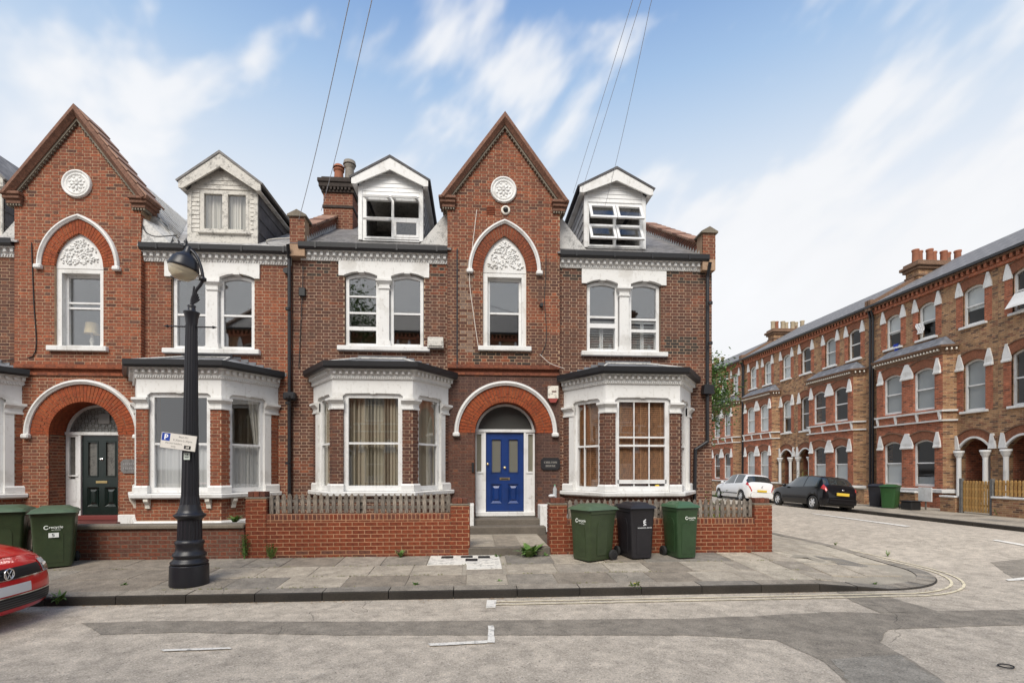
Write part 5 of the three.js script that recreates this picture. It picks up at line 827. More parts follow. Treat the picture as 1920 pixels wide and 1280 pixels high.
  // stack with cream pots behind
  { const st = mk().box(-15.2, -13.1, 7, 9.75, -5.6, -4.5).mesh('chimney_stack', PAL.mid.mats[0], H); for (let i = 0; i < 5; i++) { const px = -14.85 + i * .42, g = mk().add(new THREE.LatheGeometry([[.2, 0], [.19, .05], [.18, .6], [.21, .64], [.21, .72], [.15, .74]].map(p => new THREE.Vector2(...p)), 18), new THREE.Matrix4().setPosition(px, 9.75, -4.8)); g.mesh('chimney_pot', M.potCream, st); mk().slab([[px - .26, 10.45], [px + .26, 10.45], [px + .24, 10.49], [px, 10.56], [px - .24, 10.49]], -5.05, -4.55).mesh('pot_tile', M.potRed, st); } }
  const cab = (pts, r) => mk().tube(pts, r, 5).mesh('cable', M.black, H), P = (x, y, z = .14) => [...onZ(x, y, z), z];
  cab([P(58, 455), P(62, 560), P(66, 655), P(60, 668), P(20, 674, .05), P(0, 678, .05)], .011);
  cab([[gx + 1.38, 7.55, .1], [gx + 1.5, 7.35, .2], [gx + 1.75, 7.2, .3], [gx + 2.3, 7.2, .38]], .012);
  { const f = mk(); f.tri([gx + 1.36, 7.72, .05], [gx + 1.36, 7.1, .12], [gx + 2.0, 7.14, .1]); f.tri([gx + 1.36, 7.72, .05], [gx + 2.0, 7.14, .1], [gx + 1.8, 7.6, -.4]); f.mesh('lead_valley', M.leadPale, H); }
  // door step and low white plinth
  mk().cbox(-9.9, -8.2, .3, .64, -.35, .25, .012).mesh('door_step', mat(lin(.14, .03, .025), { roughness: .7, map: tex.stone }), H);
  mk().cbox(-8.26, -7.85, .1, .8, -.02, .12, .01).mesh('door_plinth', M.white, H);
  basedAt(H, -9.1, 0, 0);
}
// ---------------------------------------------------------------- garden walls, fences
function gardenWall(o) {
  const W = thing('garden_wall', o.label, 'wall'), z1 = 2.83, z0 = 2.61, P = o.pal, bricks = [], y0 = .2, g = mk();
  g.box(o.x0 + .01, o.x1 - .01, .1, o.top - .115 * (o.soldier ? 1 : 0) + (o.soldier ? .11 : 0) - .006, z0, z1); for (const p of o.piers) g.box(p[0] + .006, p[1] - .006, .1, p[2] - .006, z0 - .06, z1 + .004);
  const core = g.mesh('wall_core', P.mortar, W), inPier = x => o.piers.some(p => x > p[0] && x < p[1]);
  const body = minus([[o.x0, o.x1]], o.piers.map(p => [p[0], p[1]]));
  bricks.push(...lay(facing(z1), y0, o.top - (o.soldier ? .115 : .0), () => o.bond === 'flemish' ? [[o.x0, o.x1]] : body, { palette: P, bond: o.bond || 'stretcher', seed: o.seed, pick: o.pick }));
  if (o.soldier) for (const [a, b] of body) for (const r of lay(facing(z1), o.top - .113, o.top, () => [[a, b]], { palette: P, bond: 'soldier', seed: o.seed + 3, course: .125, pick: (x, y, R) => R() < .7 ? { palette: PAL.gardenOld } : null })) bricks.push(r);
  for (const p of o.piers) { bricks.push(...lay(facing(z1 + .006), y0, p[2] - .01, () => [[p[0], p[1]]], { palette: P, bond: 'stretcher', seed: o.seed + 5 })); for (const s of [-1, 1]) bricks.push(...lay(sideways(s < 0 ? p[0] : p[1], s), y0, p[2] - .01, () => [[z0 - .06, z1]], { palette: P, bond: 'stretcher', seed: o.seed + 7 })); }
  setBricks(bricks, core, 300);
  for (const p of o.piers) { const c = mk(); if (p[3] === 'brick') { c.cbox(p[0] - .01, p[1] + .01, p[2], p[2] + .03, z0 - .07, z1 + .015, .006); const cc = c.mesh('pier_cap', M.coping, W); for (let i = 0; i < 3; i++) mk().cbox(lerp(p[0] + .03, p[1] - .03, i / 3), lerp(p[0] + .03, p[1] - .03, (i + .94) / 3), p[2] + .03, p[2] + .13, z0 - .03, z1 - .02, .005).mesh('cap_brick', PAL.gardenOld.mats[i], cc); } else { c.cbox(p[0] - .03, p[1] + .03, p[2], p[2] + .07, z0 - .09, z1 + .03, .012); c.mesh('pier_cap', M.coping, W); } }
  if (o.coping) mk().cbox(o.x0, o.x1, o.top, o.top + .075, z0 - .06, z1 + .055, .014).mesh('coping_stone', M.coping, W);
  return basedAt(W, (o.x0 + o.x1) / 2, .2, 2.72);
}
gardenWall({ x0: -4.21, x1: -.10, top: 1.03, soldier: true, piers: [[-4.21, -3.84, 1.31, 'brick'], [-.46, -.10, 1.17, 'brick']], pal: PAL.garden, seed: 201, label: 'red brick garden wall with picket fence beside the steps to the blue door, lamp post side', pick: (x, y, R) => y < .3 && R() < .6 ? { palette: PAL.gardenOld } : null });
gardenWall({ x0: 1.43, x1: 5.89, top: .90, soldier: true, piers: [[1.43, 1.77, 1.17, 'brick'], [5.53, 5.89, 1.15, 'brick']], pal: PAL.garden, seed: 211, label: 'red brick garden wall behind three wheelie bins at the street corner', pick: (x, y, R) => y < .28 && R() < .5 ? { palette: PAL.gardenOld } : null });
gardenWall({ x0: -7.9, x1: -4.23, top: .77, piers: [], coping: true, bond: 'flemish', pal: PAL.gardenOld, seed: 221, label: 'low old brick garden wall with flat stone coping behind the lamp post' });
gardenWall({ x0: -14, x1: -9.55, top: 1.15, piers: [], coping: true, bond: 'flemish', pal: PAL.red, seed: 231, label: 'brick garden wall behind the paired green bins with numbered label' });
// return wall along the side street
{ const W = thing('garden_wall', 'short brick return wall running back from the corner pier', 'wall'); const g = mk().box(5.67, 5.88, .1, 1.0, .05, 2.55).mesh('wall_core', PAL.garden.mortar, W), b = lay(sideways(5.88, 1), .2, 1.0, () => [[.05, 2.55]], { palette: PAL.garden, bond: 'stretcher', seed: 77 }); setBricks(b, g, 0); basedAt(W, 5.78, .2, 1.3); }
function picketFence(x0, x1, y0, y1, z, skip, label, lean, seed) {
  const F = thing('picket_fence', label, 'fence'), R = rng(seed), n = Math.round((x1 - x0) / .1125);
  const rails = [[y0 + .07, y0 + .13], [y1 - .17, y1 - .11]];
  for (const [a, b] of rails) mk().cbox(x0, x1, a, b, z - .05, z - .022, .004).mesh('rail', M.picket[2], F);
  for (const x of [x0 + .05, (x0 + x1) / 2, x1 - .06]) mk().cbox(x - .035, x + .035, y0 - .3, y1 - .06, z - .12, z - .052, .006).mesh('post', M.picket[2], F);
  const shapes = [0, 1, 2, 3].map(k => { const w = .033 + k * .0015, h = y1 - y0, t = .075 - k * .006; return mk().slab([[-w, 0], [w, 0], [w, h - t], [w * .55, h - t * .35], [0, h], [-w * .6, h - t * .4], [-w, h - t]], -.018, .0).geo(); });
  for (let i = 0; i < n; i++) { if (skip.includes(i)) continue; const m = put('picket', shapes[Math.floor(R() * 4)], M.picket[Math.floor(R() * 4)], F); m.position.set(x0 + .05 + i * (x1 - x0 - .08) / (n - 1) + (R() - .5) * .012, y0 + (R() - .5) * .014, z + (R() - .5) * .004); m.rotation.z = (R() - .5) * .03 + lean(i / n); m.rotation.y = (R() - .5) * .05; }
  return basedAt(F, (x0 + x1) / 2, y0, z);
}
picketFence(-3.83, -.47, 1.035, 1.40, 2.76, [16], 'weathered grey picket fence on the brick wall below the beige curtains', () => 0, 3);
picketFence(1.80, 5.51, .905, 1.27, 2.76, [], 'weathered grey picket fence above the three wheelie bins', t => t > .7 ? -.05 * (t - .6) : 0, 4);

// ---------------------------------------------------------------- street lamp with parking sign
{
  const Lp = thing('street_lamp', 'black fluted cast iron street lamp with curved arm and bell lantern', 'street lamp'), bx = -4.24, bz = 4.62, y0 = pavY(bx, bz) - .01, lean = -.008;
  const lathe = (pts, seg = 40) => new THREE.LatheGeometry(pts.map(p => new THREE.Vector2(...p)), seg), at = (y = 0) => new THREE.Matrix4().setPosition(bx, y0 + y, bz);
  mk().add(lathe([[0, 0], [.255, 0], [.26, .02], [.255, .30], [.24, .315], [0, .315]], 48), at()).mesh('base_drum', M.castIron, Lp);
  mk().add(lathe([[.2, .3], [.245, .32], [.25, .35], [.225, .37], [.205, .40], [.205, .42], [.222, .44], [.222, .47], [.19, .50], [.178, .54], [.18, .60], [.192, .615], [.192, .65], [.17, .67], [.16, .68]], 48), at()).mesh('base_moulding', M.castIron, Lp);
  const flute = (r0, r1, h0, h1, n, d) => { const g = new THREE.CylinderGeometry(1, 1, 1, n * 6, 10, true), p = g.attributes.position; for (let i = 0; i < p.count; i++) { const t = p.getY(i) + .5, a = Math.atan2(p.getZ(i), p.getX(i)), r = lerp(r0, r1, t) * (1 - d * Math.pow(Math.abs(Math.sin(a * n / 2)), .7)); p.setXYZ(i, Math.cos(a) * r, lerp(h0, h1, t), Math.sin(a) * r); } g.computeVertexNormals(); return g; };
  mk().add(flute(.165, .158, .67, .98, 18, .10), at()).mesh('fluted_pedestal', M.castIron, Lp);
  mk().add(lathe([[.15, .97], [.175, .99], [.205, 1.02], [.215, 1.045], [.19, 1.06], [.165, 1.08], [.15, 1.12], [.128, 1.2]], 40), at()).mesh('pedestal_cap', M.castIron, Lp);
  mk().add(flute(.15, .118, 1.06, 1.32, 14, .10), at()).mesh('shaft_flare', M.castIron, Lp);
  mk().add(flute(.116, .078, 1.3, 3.86, 14, .11), at()).mesh('fluted_shaft', M.castIron, Lp);
  mk().add(lathe([[.076, 3.845], [.08, 3.93], [.095, 4.01], [.11, 4.045], [.105, 4.058], [.055, 4.06], [.05, 4.13], [.06, 4.145], [.045, 4.16]], 28), at()).mesh('shaft_collar', M.castIron, Lp);
  { const g = mk(); g.tube([[bx - .36, y0 + 3.84, bz], [bx + .33, y0 + 3.84, bz]], .012, 8, 2); for (const s of [-1, 1]) g.add(new THREE.ConeGeometry(.024, .07, 8), new THREE.Matrix4().makeRotationZ(-s * 1.57).setPosition(bx + (s < 0 ? -.37 : .34), y0 + 3.84, bz)); g.mesh('ladder_bar', M.castIron, Lp); }
  // arm: out to the side and back over the lantern
  const ar = [[0, 4.13], [.01, 4.26], [.05, 4.36], [.11, 4.45], [.15, 4.52], [.155, 4.57], [.14, 4.68], [.105, 4.80], [.05, 4.91], [-.03, 4.985], [-.115, 5.015]].map(([x, y]) => [bx + x, y0 + y, bz]);
  mk().tube(ar, .023, 10, 50).mesh('curved_arm', M.castIron, Lp);
  mk().add(lathe([[.03, -.03], [.05, -.02], [.05, .02], [.03, .03]], 16), new THREE.Matrix4().setPosition(bx + .155, y0 + 4.55, bz)).mesh('arm_knuckle', M.castIron, Lp);
  const tilt = new THREE.Matrix4().makeRotationZ(-.24).scale(new THREE.Vector3(.86, .86, .86)); tilt.setPosition(bx - .125, y0 + 4.70, bz);
  mk().add(lathe([[.235, 0], [.245, .02], [.235, .05], [.20, .16], [.165, .19], [.16, .21], [.10, .25], [.06, .30], [.055, .36], [.03, .40]], 36), tilt).mesh('lantern_hood', M.castIron, Lp);
  mk().add(lathe([[.225, .01], [.222, -.03], [.19, -.12], [.12, -.185], [.03, -.205], [0, -.205]], 36), tilt).mesh('lantern_bowl', new THREE.MeshPhysicalMaterial({ color: lin(.78, .72, .58), roughness: .25, transmission: .55, thickness: 0, ior: 1.45 }), Lp);
  mk().add(lathe([[0, .0], [.20, .004], [.2, .012], [0, .02]], 24), tilt).mesh('reflector', M.cream, Lp);
  { const g = mk(); g.add(lathe([[.035, 0], [.04, .03], [.015, .05], [.03, .08], [.012, .11], [0, .15]], 14), new THREE.Matrix4().makeRotationZ(-.1).setPosition(bx - .10, y0 + 5.02, bz)); g.tube([[bx - .1, y0 + 5.03, bz], [bx - .17, y0 + 5.06, bz], [bx - .2, y0 + 5.12, bz]], .014, 6, 8); g.mesh('finial', M.castIron, Lp); }
  { const g = mk(); for (let i = 0; i < 6; i++) { const a = .4 + i * .36; g.tube([[bx + .01, y0 + 4.18, bz], [bx + .05 + .04 * Math.cos(a), y0 + 4.22 + .025 * i, bz + .01], [bx + .07 + .05 * Math.cos(a), y0 + 4.25 + .038 * i, bz + .012]], .013, 5, 6); } g.mesh('scroll_leaves', M.castIron, Lp); }
  basedAt(Lp, bx, y0, bz); Lp.rotation.z = lean;
  // parking plate, clipped on at a slant
  const cnv = (w, h, draw) => { const c = document.createElement('canvas'); c.width = w; c.height = h; draw(c.getContext('2d'), w, h); const t = new THREE.CanvasTexture(c); t.colorSpace = THREE.SRGBColorSpace; t.anisotropy = 8; return t; };
  globalThis.cnv = cnv;
  const sign = thing('parking_sign', 'tilted white and blue permit parking plate fixed to the lamp post', 'sign'), w = .50, h = .232;
  const face = cnv(1024, 476, (c, W, H) => { c.fillStyle = '#dedad2'; c.fillRect(0, 0, W, H); c.strokeStyle = '#2a2a2a'; c.lineWidth = 8; c.strokeRect(6, 6, W - 12, H - 12); c.fillStyle = '#2546a0'; c.fillRect(26, 24, 236, 226); c.fillStyle = '#fff'; c.font = 'bold 220px sans-serif'; c.textAlign = 'center'; c.fillText('P', 146, 215); c.fillStyle = '#26241f'; c.font = '78px sans-serif'; c.fillText('Mon-Fri', 640, 122); c.fillText('8.30am-5.30pm', 630, 226); c.font = '72px sans-serif'; c.fillText('Permit holders', 385, 330); c.fillText('only', 385, 420); c.fillStyle = '#232323'; c.fillRect(690, 320, 196, 108); c.fillStyle = '#e8e4da'; c.font = 'bold 88px sans-serif'; c.fillText('SR', 788, 405); });
  const pl = mk().slab([[-w / 2, -h / 2], [w / 2, -h / 2], [w / 2, h / 2], [-w / 2, h / 2]], -.004, 0).mesh('sign_plate', mat(lin(.45, .45, .45), { roughness: .4, metalness: .6 }), sign);
  const fg = new THREE.PlaneGeometry(w, h); const fm = put('sign_face', fg, mat(lin(1, 1, 1), { map: face, roughness: .4 }), sign); fm.position.z = .002;
  const sp = onZ(334, 828, 4.80); sign.position.set(sp[0], sp[1], 4.80); sign.rotation.z = -.135;
  mk().box(-.02, .14, -.03, .03, -.05, -.004).mesh('sign_clip', M.chrome, sign);
  const st = tag(put('lamp_number_tag', new THREE.BoxGeometry(.085, .105, .006), mat(lin(.70, .74, .70), { roughness: .5, map: cnv(128, 160, (c) => { c.fillStyle = '#e4eae6'; c.fillRect(0, 0, 128, 160); c.fillStyle = '#26332e'; c.font = 'bold 62px sans-serif'; c.textAlign = 'center'; c.fillText('18', 64, 70); c.fillRect(20, 88, 88, 16); c.fillRect(34, 114, 60, 8); }) })), 'small white number tag strapped to the lamp post under the plate', 'tag');
  const tp = onZ(350, 855, 4.73); st.position.set(tp[0], tp[1], 4.735);
}
// ---------------------------------------------------------------- name plaques
{
  const plaque = (x0, y0, x1, y1, z, lines, bg, fg, label, o = {}) => { const a = onZ(x0, y1, z), b = onZ(x1, y0, z), w = b[0] - a[0], h = b[1] - a[1], c = .06, T = thing('name_plaque', label, 'plaque'); mk().slab([[-w / 2 + c, -h / 2], [w / 2 - c, -h / 2], [w / 2, -h / 2 + c], [w / 2, h / 2 - c], [w / 2 - c, h / 2], [-w / 2 + c, h / 2], [-w / 2, h / 2 - c], [-w / 2, -h / 2 + c]], 0, .025).mesh('plaque_board', mat(bg, { roughness: .5, map: tex.worn }), T); if (lines) { const t = cnv(512, Math.round(512 * h / w), (g, W, H) => { g.fillStyle = o.css; g.fillRect(0, 0, W, H); g.fillStyle = fg; g.textAlign = 'center'; g.font = 'bold ' + Math.round(H * .27) + 'px serif'; lines.forEach((s, i) => g.fillText(s, W / 2, H * (.44 + i * .36))); }); const f = put('plaque_lettering', new THREE.PlaneGeometry(w * .84, h * .8), mat(lin(1, 1, 1), { map: t, roughness: .5 }), T); f.position.z = .028; } T.position.set((a[0] + b[0]) / 2, (a[1] + b[1]) / 2, z); return T; };
  plaque(1014, 858, 1050, 881, .06, ['CHILTON', 'HOUSE'], lin(.016, .016, .018), '#9a978f', 'black octagonal house name plaque on the wall beside the blue door', { css: '#222125' });
  const T = plaque(227, 861, 262, 887, .06, null, lin(.17, .165, .17), '', 'worn grey house name plaque beside the dark green door'); { const g = mk(); const R = rng(5); for (let r = 0; r < 2; r++) for (let i = 0; i < 7; i++) { g.box(-.15 + i * .043, -.15 + i * .043 + .02 + R() * .012, .03 - r * .1, .075 - r * .1, .025, .03); } g.mesh('worn_relief', mat(lin(.25, .24, .24), { roughness: .6 }), T); }
}
// ---------------------------------------------------------------- wheelie bins
function wheelieBin(name, label, o) {
  const B = thing(name, label, 'wheelie bin', 'wheelie bins'), m = o.m, w = o.w || .56, d = o.d || .70, h = o.h || .93, bx = .78;
  // body: tapers to the foot; local +z is the front, wheels at the back
  const ring = (y, s, r) => { const pts = [], a = w / 2 * s, b = d / 2 * (y > .3 ? lerp(.86, 1, (y - .3) / (h - .3)) : .86), zc = (1 - b * 2 / d) * d * .18; for (const [sx, sz, a0] of [[1, 1, 0], [-1, 1, Math.PI / 2], [-1, -1, Math.PI], [1, -1, Math.PI * 1.5]]) for (let k = 0; k <= 3; k++) { const t = a0 + k / 3 * Math.PI / 2; pts.push([sx * (a - r) + r * Math.cos(t), y, zc + sz * (b - r) + r * Math.sin(t)]); } return pts; };
  const g = mk(), L = [[.03, .80, .05], [.06, .83, .05], [.5, .91, .05], [h - .09, .985, .05], [h - .085, 1.03, .05], [h, 1.035, .05]].map(([y, s, r]) => ring(y, s, r)), n = L[0].length;
  for (let i = 0; i < L.length - 1; i++) for (let k = 0; k < n; k++) g.quad(L[i][k], L[i + 1][k], L[i + 1][(k + 1) % n], L[i][(k + 1) % n]);
  const bottom = L[0]; for (let k = 1; k < n - 1; k++) g.tri(bottom[0], bottom[k], bottom[k + 1]);
  g.mesh('bin_body', m, B, .7);
  // pressed panel on each side and the front
  const panel = (sx) => { const pts = [[-.11, .12], [.11, .12], [.13, h - .33], [.10, h - .24], [.06, h - .21], [-.06, h - .21], [-.10, h - .24], [-.13, h - .33]]; return mk().slab(pts, 0, .012, (u, v, q) => { const s = lerp(.83, .975, v / h); return [sx * (w / 2 * s + q - .001), v, u + .02]; }).mesh('pressed_panel', m, B); };
  panel(1); panel(-1);
  mk().slab([[-.13, .10], [.13, .10], [.13, h - .36], [.10, h - .31], [-.10, h - .31], [-.13, h - .36]], 0, .008, (u, v, q) => { const b = d / 2 * (v > .3 ? lerp(.86, 1, (v - .3) / (h - .3)) : .86), zc = (1 - b * 2 / d) * d * .18; return [u, v, zc + b + q - .002]; }).mesh('pressed_panel', m, B);
  // lid: a shallow dome with a rolled lip, hinged at the back
  const lid = new THREE.PlaneGeometry(w * 1.11, d * 1.1, 18, 18), p = lid.attributes.position; for (let i = 0; i < p.count; i++) { const u = p.getX(i) / (w * .555), v = -p.getY(i) / (d * .55); let y = .055 * (1 - u ** 4) * (1 - v ** 4) + .022 * (1 - sstep(.55, .7, Math.abs(u))) * (1 - sstep(.5, .7, Math.abs(v))) - .0; if (Math.abs(v) > .96 || Math.abs(u) > .96) y -= .03; p.setXYZ(i, u * w * .555, y, v * d * .55); } lid.computeVertexNormals();
  const lt = o.lid || 0, lm = put('bin_lid', mk().add(lid).geo(), o.lidM || m, B); lm.position.set(0, h + .012, .01); lm.rotation.x = lt;
  mk().tube([[-w * .3, h + .0, -d * .55 - .05], [w * .3, h + .0, -d * .55 - .05]], .018, 8, 2).mesh('handle_bar', m, B); for (const s of [-1, 1]) mk().box(s * w * .3 - .02, s * w * .3 + .02, h - .05, h + .03, -d * .55 - .06, -d * .42).mesh('handle_arm', m, B);
  for (const s of [-1, 1]) { const wl = put('wheel', mk().add(new THREE.LatheGeometry([[.0, -.028], [.06, -.028], [.065, -.02], [.092, -.027], [.1, -.015], [.1, .015], [.092, .027], [.065, .02], [.06, .028], [0, .028]].map(q => new THREE.Vector2(...q)), 22), new THREE.Matrix4().makeRotationZ(Math.PI / 2)).geo(), M.rubber, B); wl.position.set(s * (w / 2 * .84 + .035), .1, -d * .36); put('hub', new THREE.CylinderGeometry(.045, .045, .07, 14), M.black, wl).rotation.z = Math.PI / 2; }
  mk().tube([[-w * .42, .1, -d * .36], [w * .42, .1, -d * .36]], .014, 8, 2).mesh('axle', M.black, B);
  if (o.print) { const [face, y, x, pw, ph, draw] = o.print; const t = cnv(256, Math.round(256 * ph / pw), draw), q = put('printed_logo', new THREE.PlaneGeometry(pw, ph), new THREE.MeshStandardMaterial({ map: t, transparent: true, roughness: .6, alphaTest: .3 }), B); const b = d / 2 * lerp(.86, 1, (y - .3) / (h - .3)), zc = (1 - b * 2 / d) * d * .18; q.position.set(x, y, zc + b + .009); q.rotation.x = -.06; }
  B.position.set(o.x, pavY(o.x, o.z) - .012, o.z); B.rotation.y = o.turn; return B;
}
{
  const gr = new THREE.MeshPhysicalMaterial({ color: rgb(58, 72, 44), roughness: .5, map: tex.scuff, clearcoat: .12 }), gr2 = new THREE.MeshPhysicalMaterial({ color: rgb(50, 76, 46), roughness: .45, map: tex.scuff, clearcoat: .15 }), bk = new THREE.MeshPhysicalMaterial({ color: rgb(38, 36, 40), roughness: .5, map: tex.scuff });
  const lidG = mat(rgb(82, 102, 76), { roughness: .5, map: tex.scuff });
  const ink = (css, f) => (c, W, H) => { c.clearRect(0, 0, W, H); c.fillStyle = css; c.strokeStyle = css; f(c, W, H); };
  const recycle = n => ink('#e6ebe2', (c, W, H) => { c.font = 'italic bold 26px sans-serif'; c.fillText('~', 150, 40); c.lineWidth = 5; c.beginPath(); c.moveTo(112, 46); c.quadraticCurveTo(150, 38, 190, 24); c.stroke(); c.lineWidth = 12; c.beginPath(); c.arc(48, 120, 26, .5, 5.6); c.stroke(); c.font = 'bold 50px sans-serif'; c.fillText('recycle', 78, 136); c.font = '22px sans-serif'; c.fillText('for London', 110, 168); if (n) { c.fillStyle = '#e4e6e2'; c.fillRect(74, 206, 124, 74); c.fillStyle = '#20262c'; c.font = 'bold 70px sans-serif'; c.fillText(n, 112, 268); } });
  wheelieBin('wheelie_bin', 'green wheelie bin turned side on next to the black bin', { m: gr, lidM: lidG, x: 2.18, z: 3.28, turn: -1.05, w: .55, d: .68, h: .95, print: ['f', .70, .02, .3, .36, recycle()] });
  wheelieBin('wheelie_bin', 'dark grey black wheelie bin between two green ones', { m: bk, x: 3.01, z: 3.12, turn: .22, w: .50, d: .62, h: .96, print: ['f', .66, .03, .34, .2, ink('#cfd0d2', (c, W, H) => { c.lineWidth = 13; for (const k of [0, 30, 60]) { c.beginPath(); c.moveTo(108, 60 + k - 20); c.lineTo(150, 36 + k - 20); c.stroke(); } c.lineWidth = 10; c.beginPath(); c.moveTo(150, 16); c.lineTo(110, 60); c.lineTo(150, 100); c.stroke(); c.font = 'bold 22px sans-serif'; c.textAlign = 'center'; c.fillText('RESIDENTIAL REFUSE', 128, 138, 240); })] });
  wheelieBin('wheelie_bin', 'narrow green wheelie bin with white recycling logo on its front', { m: gr2, lidM: mat(rgb(60, 90, 62), { roughness: .45 }), x: 3.87, z: 3.16, turn: .20, w: .46, d: .55, h: .97, print: ['f', .73, .04, .24, .29, recycle()] });
  wheelieBin('wheelie_bin', 'green wheelie bin with a white number 5 label', { m: gr, lidM: lidG, x: -7.22, z: 3.2, turn: -.42 + 1.0, w: .58, d: .74, h: .95, print: ['f', .66, .0, .27, .32, recycle('5')] });
  wheelieBin('wheelie_bin', 'green wheelie bin tucked behind the numbered one', { m: gr, lidM: lidG, x: -8.12, z: 3.05, turn: .5, w: .58, d: .74, h: .95 });
}
// ---------------------------------------------------------------- the terrace across the side street
const brickTex = (rows, cols, size, tone, mortar, seed, bump) => texture(1024, (() => { const R = rng(seed), T = Array.from({ length: rows * cols * 2 }, () => R()); return (i, x, y) => { const fy = y / 1024 * rows, r = Math.floor(fy), v = fy - r, fx = x / 1024 * cols + (r % 2) * .5, c = Math.floor(fx) % cols, u = fx - Math.floor(fx), n = nA[(y % 512) * 512 + x % 512], jt = Math.min(u, 1 - u) * 3 < .07 || Math.min(v, 1 - v) < .09; if (bump) return grey(jt ? 90 : 190 + 60 * n); const t = T[(r * cols + c) * 2], k = .7 + .6 * n; if (jt) return mortar.map(q => q * (.8 + .4 * n)); return tone(t, T[(r * cols + c) * 2 + 1]).map(q => q * k); }; })(), size, !bump);
const stockMap = brickTex(36, 12, 2.7, (t, u) => t < .12 ? [96, 72, 58] : t < .55 ? [144 + 18 * u, 110 + 14 * u, 80 + 8 * u] : t < .8 ? [154, 118, 86] : [134, 92, 68], [168, 146, 120], 5), redMap = brickTex(36, 12, 2.7, (t, u) => t < .1 ? [112, 66, 50] : [144 + 20 * u, 82 + 12 * u, 58 + 8 * u], [172, 134, 110], 6), bumpB = brickTex(36, 12, 2.7, null, null, 7, true);
M.stock = mat(lin(1, 1, 1), { map: stockMap, bumpMap: bumpB, bumpScale: .008, roughness: .95 }); M.redFar = mat(lin(1, 1, 1), { map: redMap, bumpMap: bumpB, bumpScale: .008, roughness: .95 });
M.glassFar = new THREE.MeshPhysicalMaterial({ color: lin(.95, .97, .97), roughness: .02, transmission: 1, thickness: 0, ior: 1.4 });
M.archFar = mat(lin(.34, .135, .072), { map: tex.brick, roughness: .9 }); M.net = mat(lin(.62, .63, .62), { map: tex.cloth, roughness: .95 }); M.netGrey = mat(lin(.36, .37, .37), { map: tex.cloth, roughness: .95 }); M.terra = mat(lin(.28, .17, .11), { map: tex.brick, roughness: .9 });
function farHouse(zBase, flip, label, v) {
  const H = thing('terraced_house', label, 'house', 'terraced houses along the side street'), W = 6.42, X = x => flip ? W - x : x, R = rng(v.seed);
  const rect = (a, b, y0, y1, rise) => { const [p, q] = [Math.min(X(a), X(b)), Math.max(X(a), X(b))], n = 6, o = [[p, y0], [q, y0]]; for (let i = 0; i <= n; i++) { const t = i / n, s = 2 * t - 1; o.push([lerp(q, p, t), y1 - rise * s * s]); } return o; };
  const spread = (o, s) => { const a = Math.min(...o.map(p => p[0])), b = Math.max(...o.map(p => p[0])); return [a, b]; };
  // holes in the flat wall
  const tops = [[.85, 1.75], [2.75, 3.65], [4.95, 5.88]].map(([a, b]) => ({ a, b, y0: 7.95, y1: 9.62, rise: .16, z: 0, n: 't' })), ff = { a: 4.98, b: 5.92, y0: 4.32, y1: 6.5, rise: .17, z: 0 }, BZ = .46;
  const bayW = [0, 1].flatMap(k => [{ a: 1.22 + k * 1.75, b: 2.32 + k * 1.75, y0: 4.56, y1: 6.5, rise: .17, z: BZ }, { a: 1.22 + k * 1.75, b: 2.32 + k * 1.75, y0: 1.08, y1: 3.22, rise: .17, z: BZ }]);
  const door = { a: 4.78, b: 6.12, y0: .15, y1: 3.2, rise: .42 };
  const wall = mk().slab([[0, .05], [W, .05], [W, 10.2], [0, 10.2]], -.3, 0, plain, [...tops, ff, door].map(w => rect(w.a, w.b, w.y0, w.y1, w.rise)).concat([rect(.95, 4.35, .6, 6.75, 0)])).mesh('front_wall', M.stock, H);
  // canted bay over two storeys
  const P = [[X(.45), 0], [X(.8), BZ], [X(4.47), BZ], [X(4.68), 0]], path = flip ? P : [...P].reverse();
  { const xs = [.8, 4.47], g = mk().slab(rect(xs[0], xs[1], .1, 7.1, 0), BZ - .25, BZ, plain, bayW.map(w => rect(w.a, w.b, w.y0, w.y1, w.rise))); for (const [p, q] of [[P[0], P[1]], [P[2], P[3]]]) { const a = p[0] < q[0] ? p : q, b = p[0] < q[0] ? q : p, f = skew(a[0], a[1], b[0], b[1]); mbox(mk(), f.at, 0, f.l, .1, 7.1, -.2, 0).mesh('bay_side', M.stock, H); } g.mesh('bay_wall', M.redFar, H); }
  mk().sweep(path, [[-.1, 6.93], [.04, 6.93], [.05, 7.02], [.10, 7.1], [.14, 7.18], [.22, 7.22], [.24, 7.3], [-.1, 7.32]], XZ).mesh('bay_cornice', M.terra, H);
  { const st = H.children[H.children.length - 1]; for (let i = 0; i < path.length - 1; i++) { const [a, b] = [path[i], path[i + 1]], l = Math.hypot(b[0] - a[0], b[1] - a[1]), n = Math.round(l / .17); for (let k = 0; k < n; k++) { const t = (k + .5) / n, o = put('dentil', dentilShape, M.cream, st), nx = (b[1] - a[1]) / l, nz = -(b[0] - a[0]) / l; o.position.set(lerp(a[0], b[0], t) + nx * .13, 7.12, lerp(a[1], b[1], t) + nz * .13); o.rotation.y = Math.atan2(nx, nz); o.scale.set(.8, .9, .9); } } }
  { const g = mk(), e = path.map(([x, z]) => [x, z === 0 ? 0 : z + .22]), A = [lerp(P[1][0], P[2][0], .08), 7.8, .02], B = [lerp(P[1][0], P[2][0], .92), 7.8, .02], E = i => [e[i][0], 7.31, e[i][1]], [Lp, Rp] = path[1][0] > path[2][0] ? [B[0] > A[0] ? A : B, B[0] > A[0] ? B : A] : [A, B]; g.quad(E(2), E(1), Rp, Lp); g.tri(E(1), E(0), Rp); g.tri(E(3), E(2), Lp); g.mesh('bay_roof', M.lead, H); }
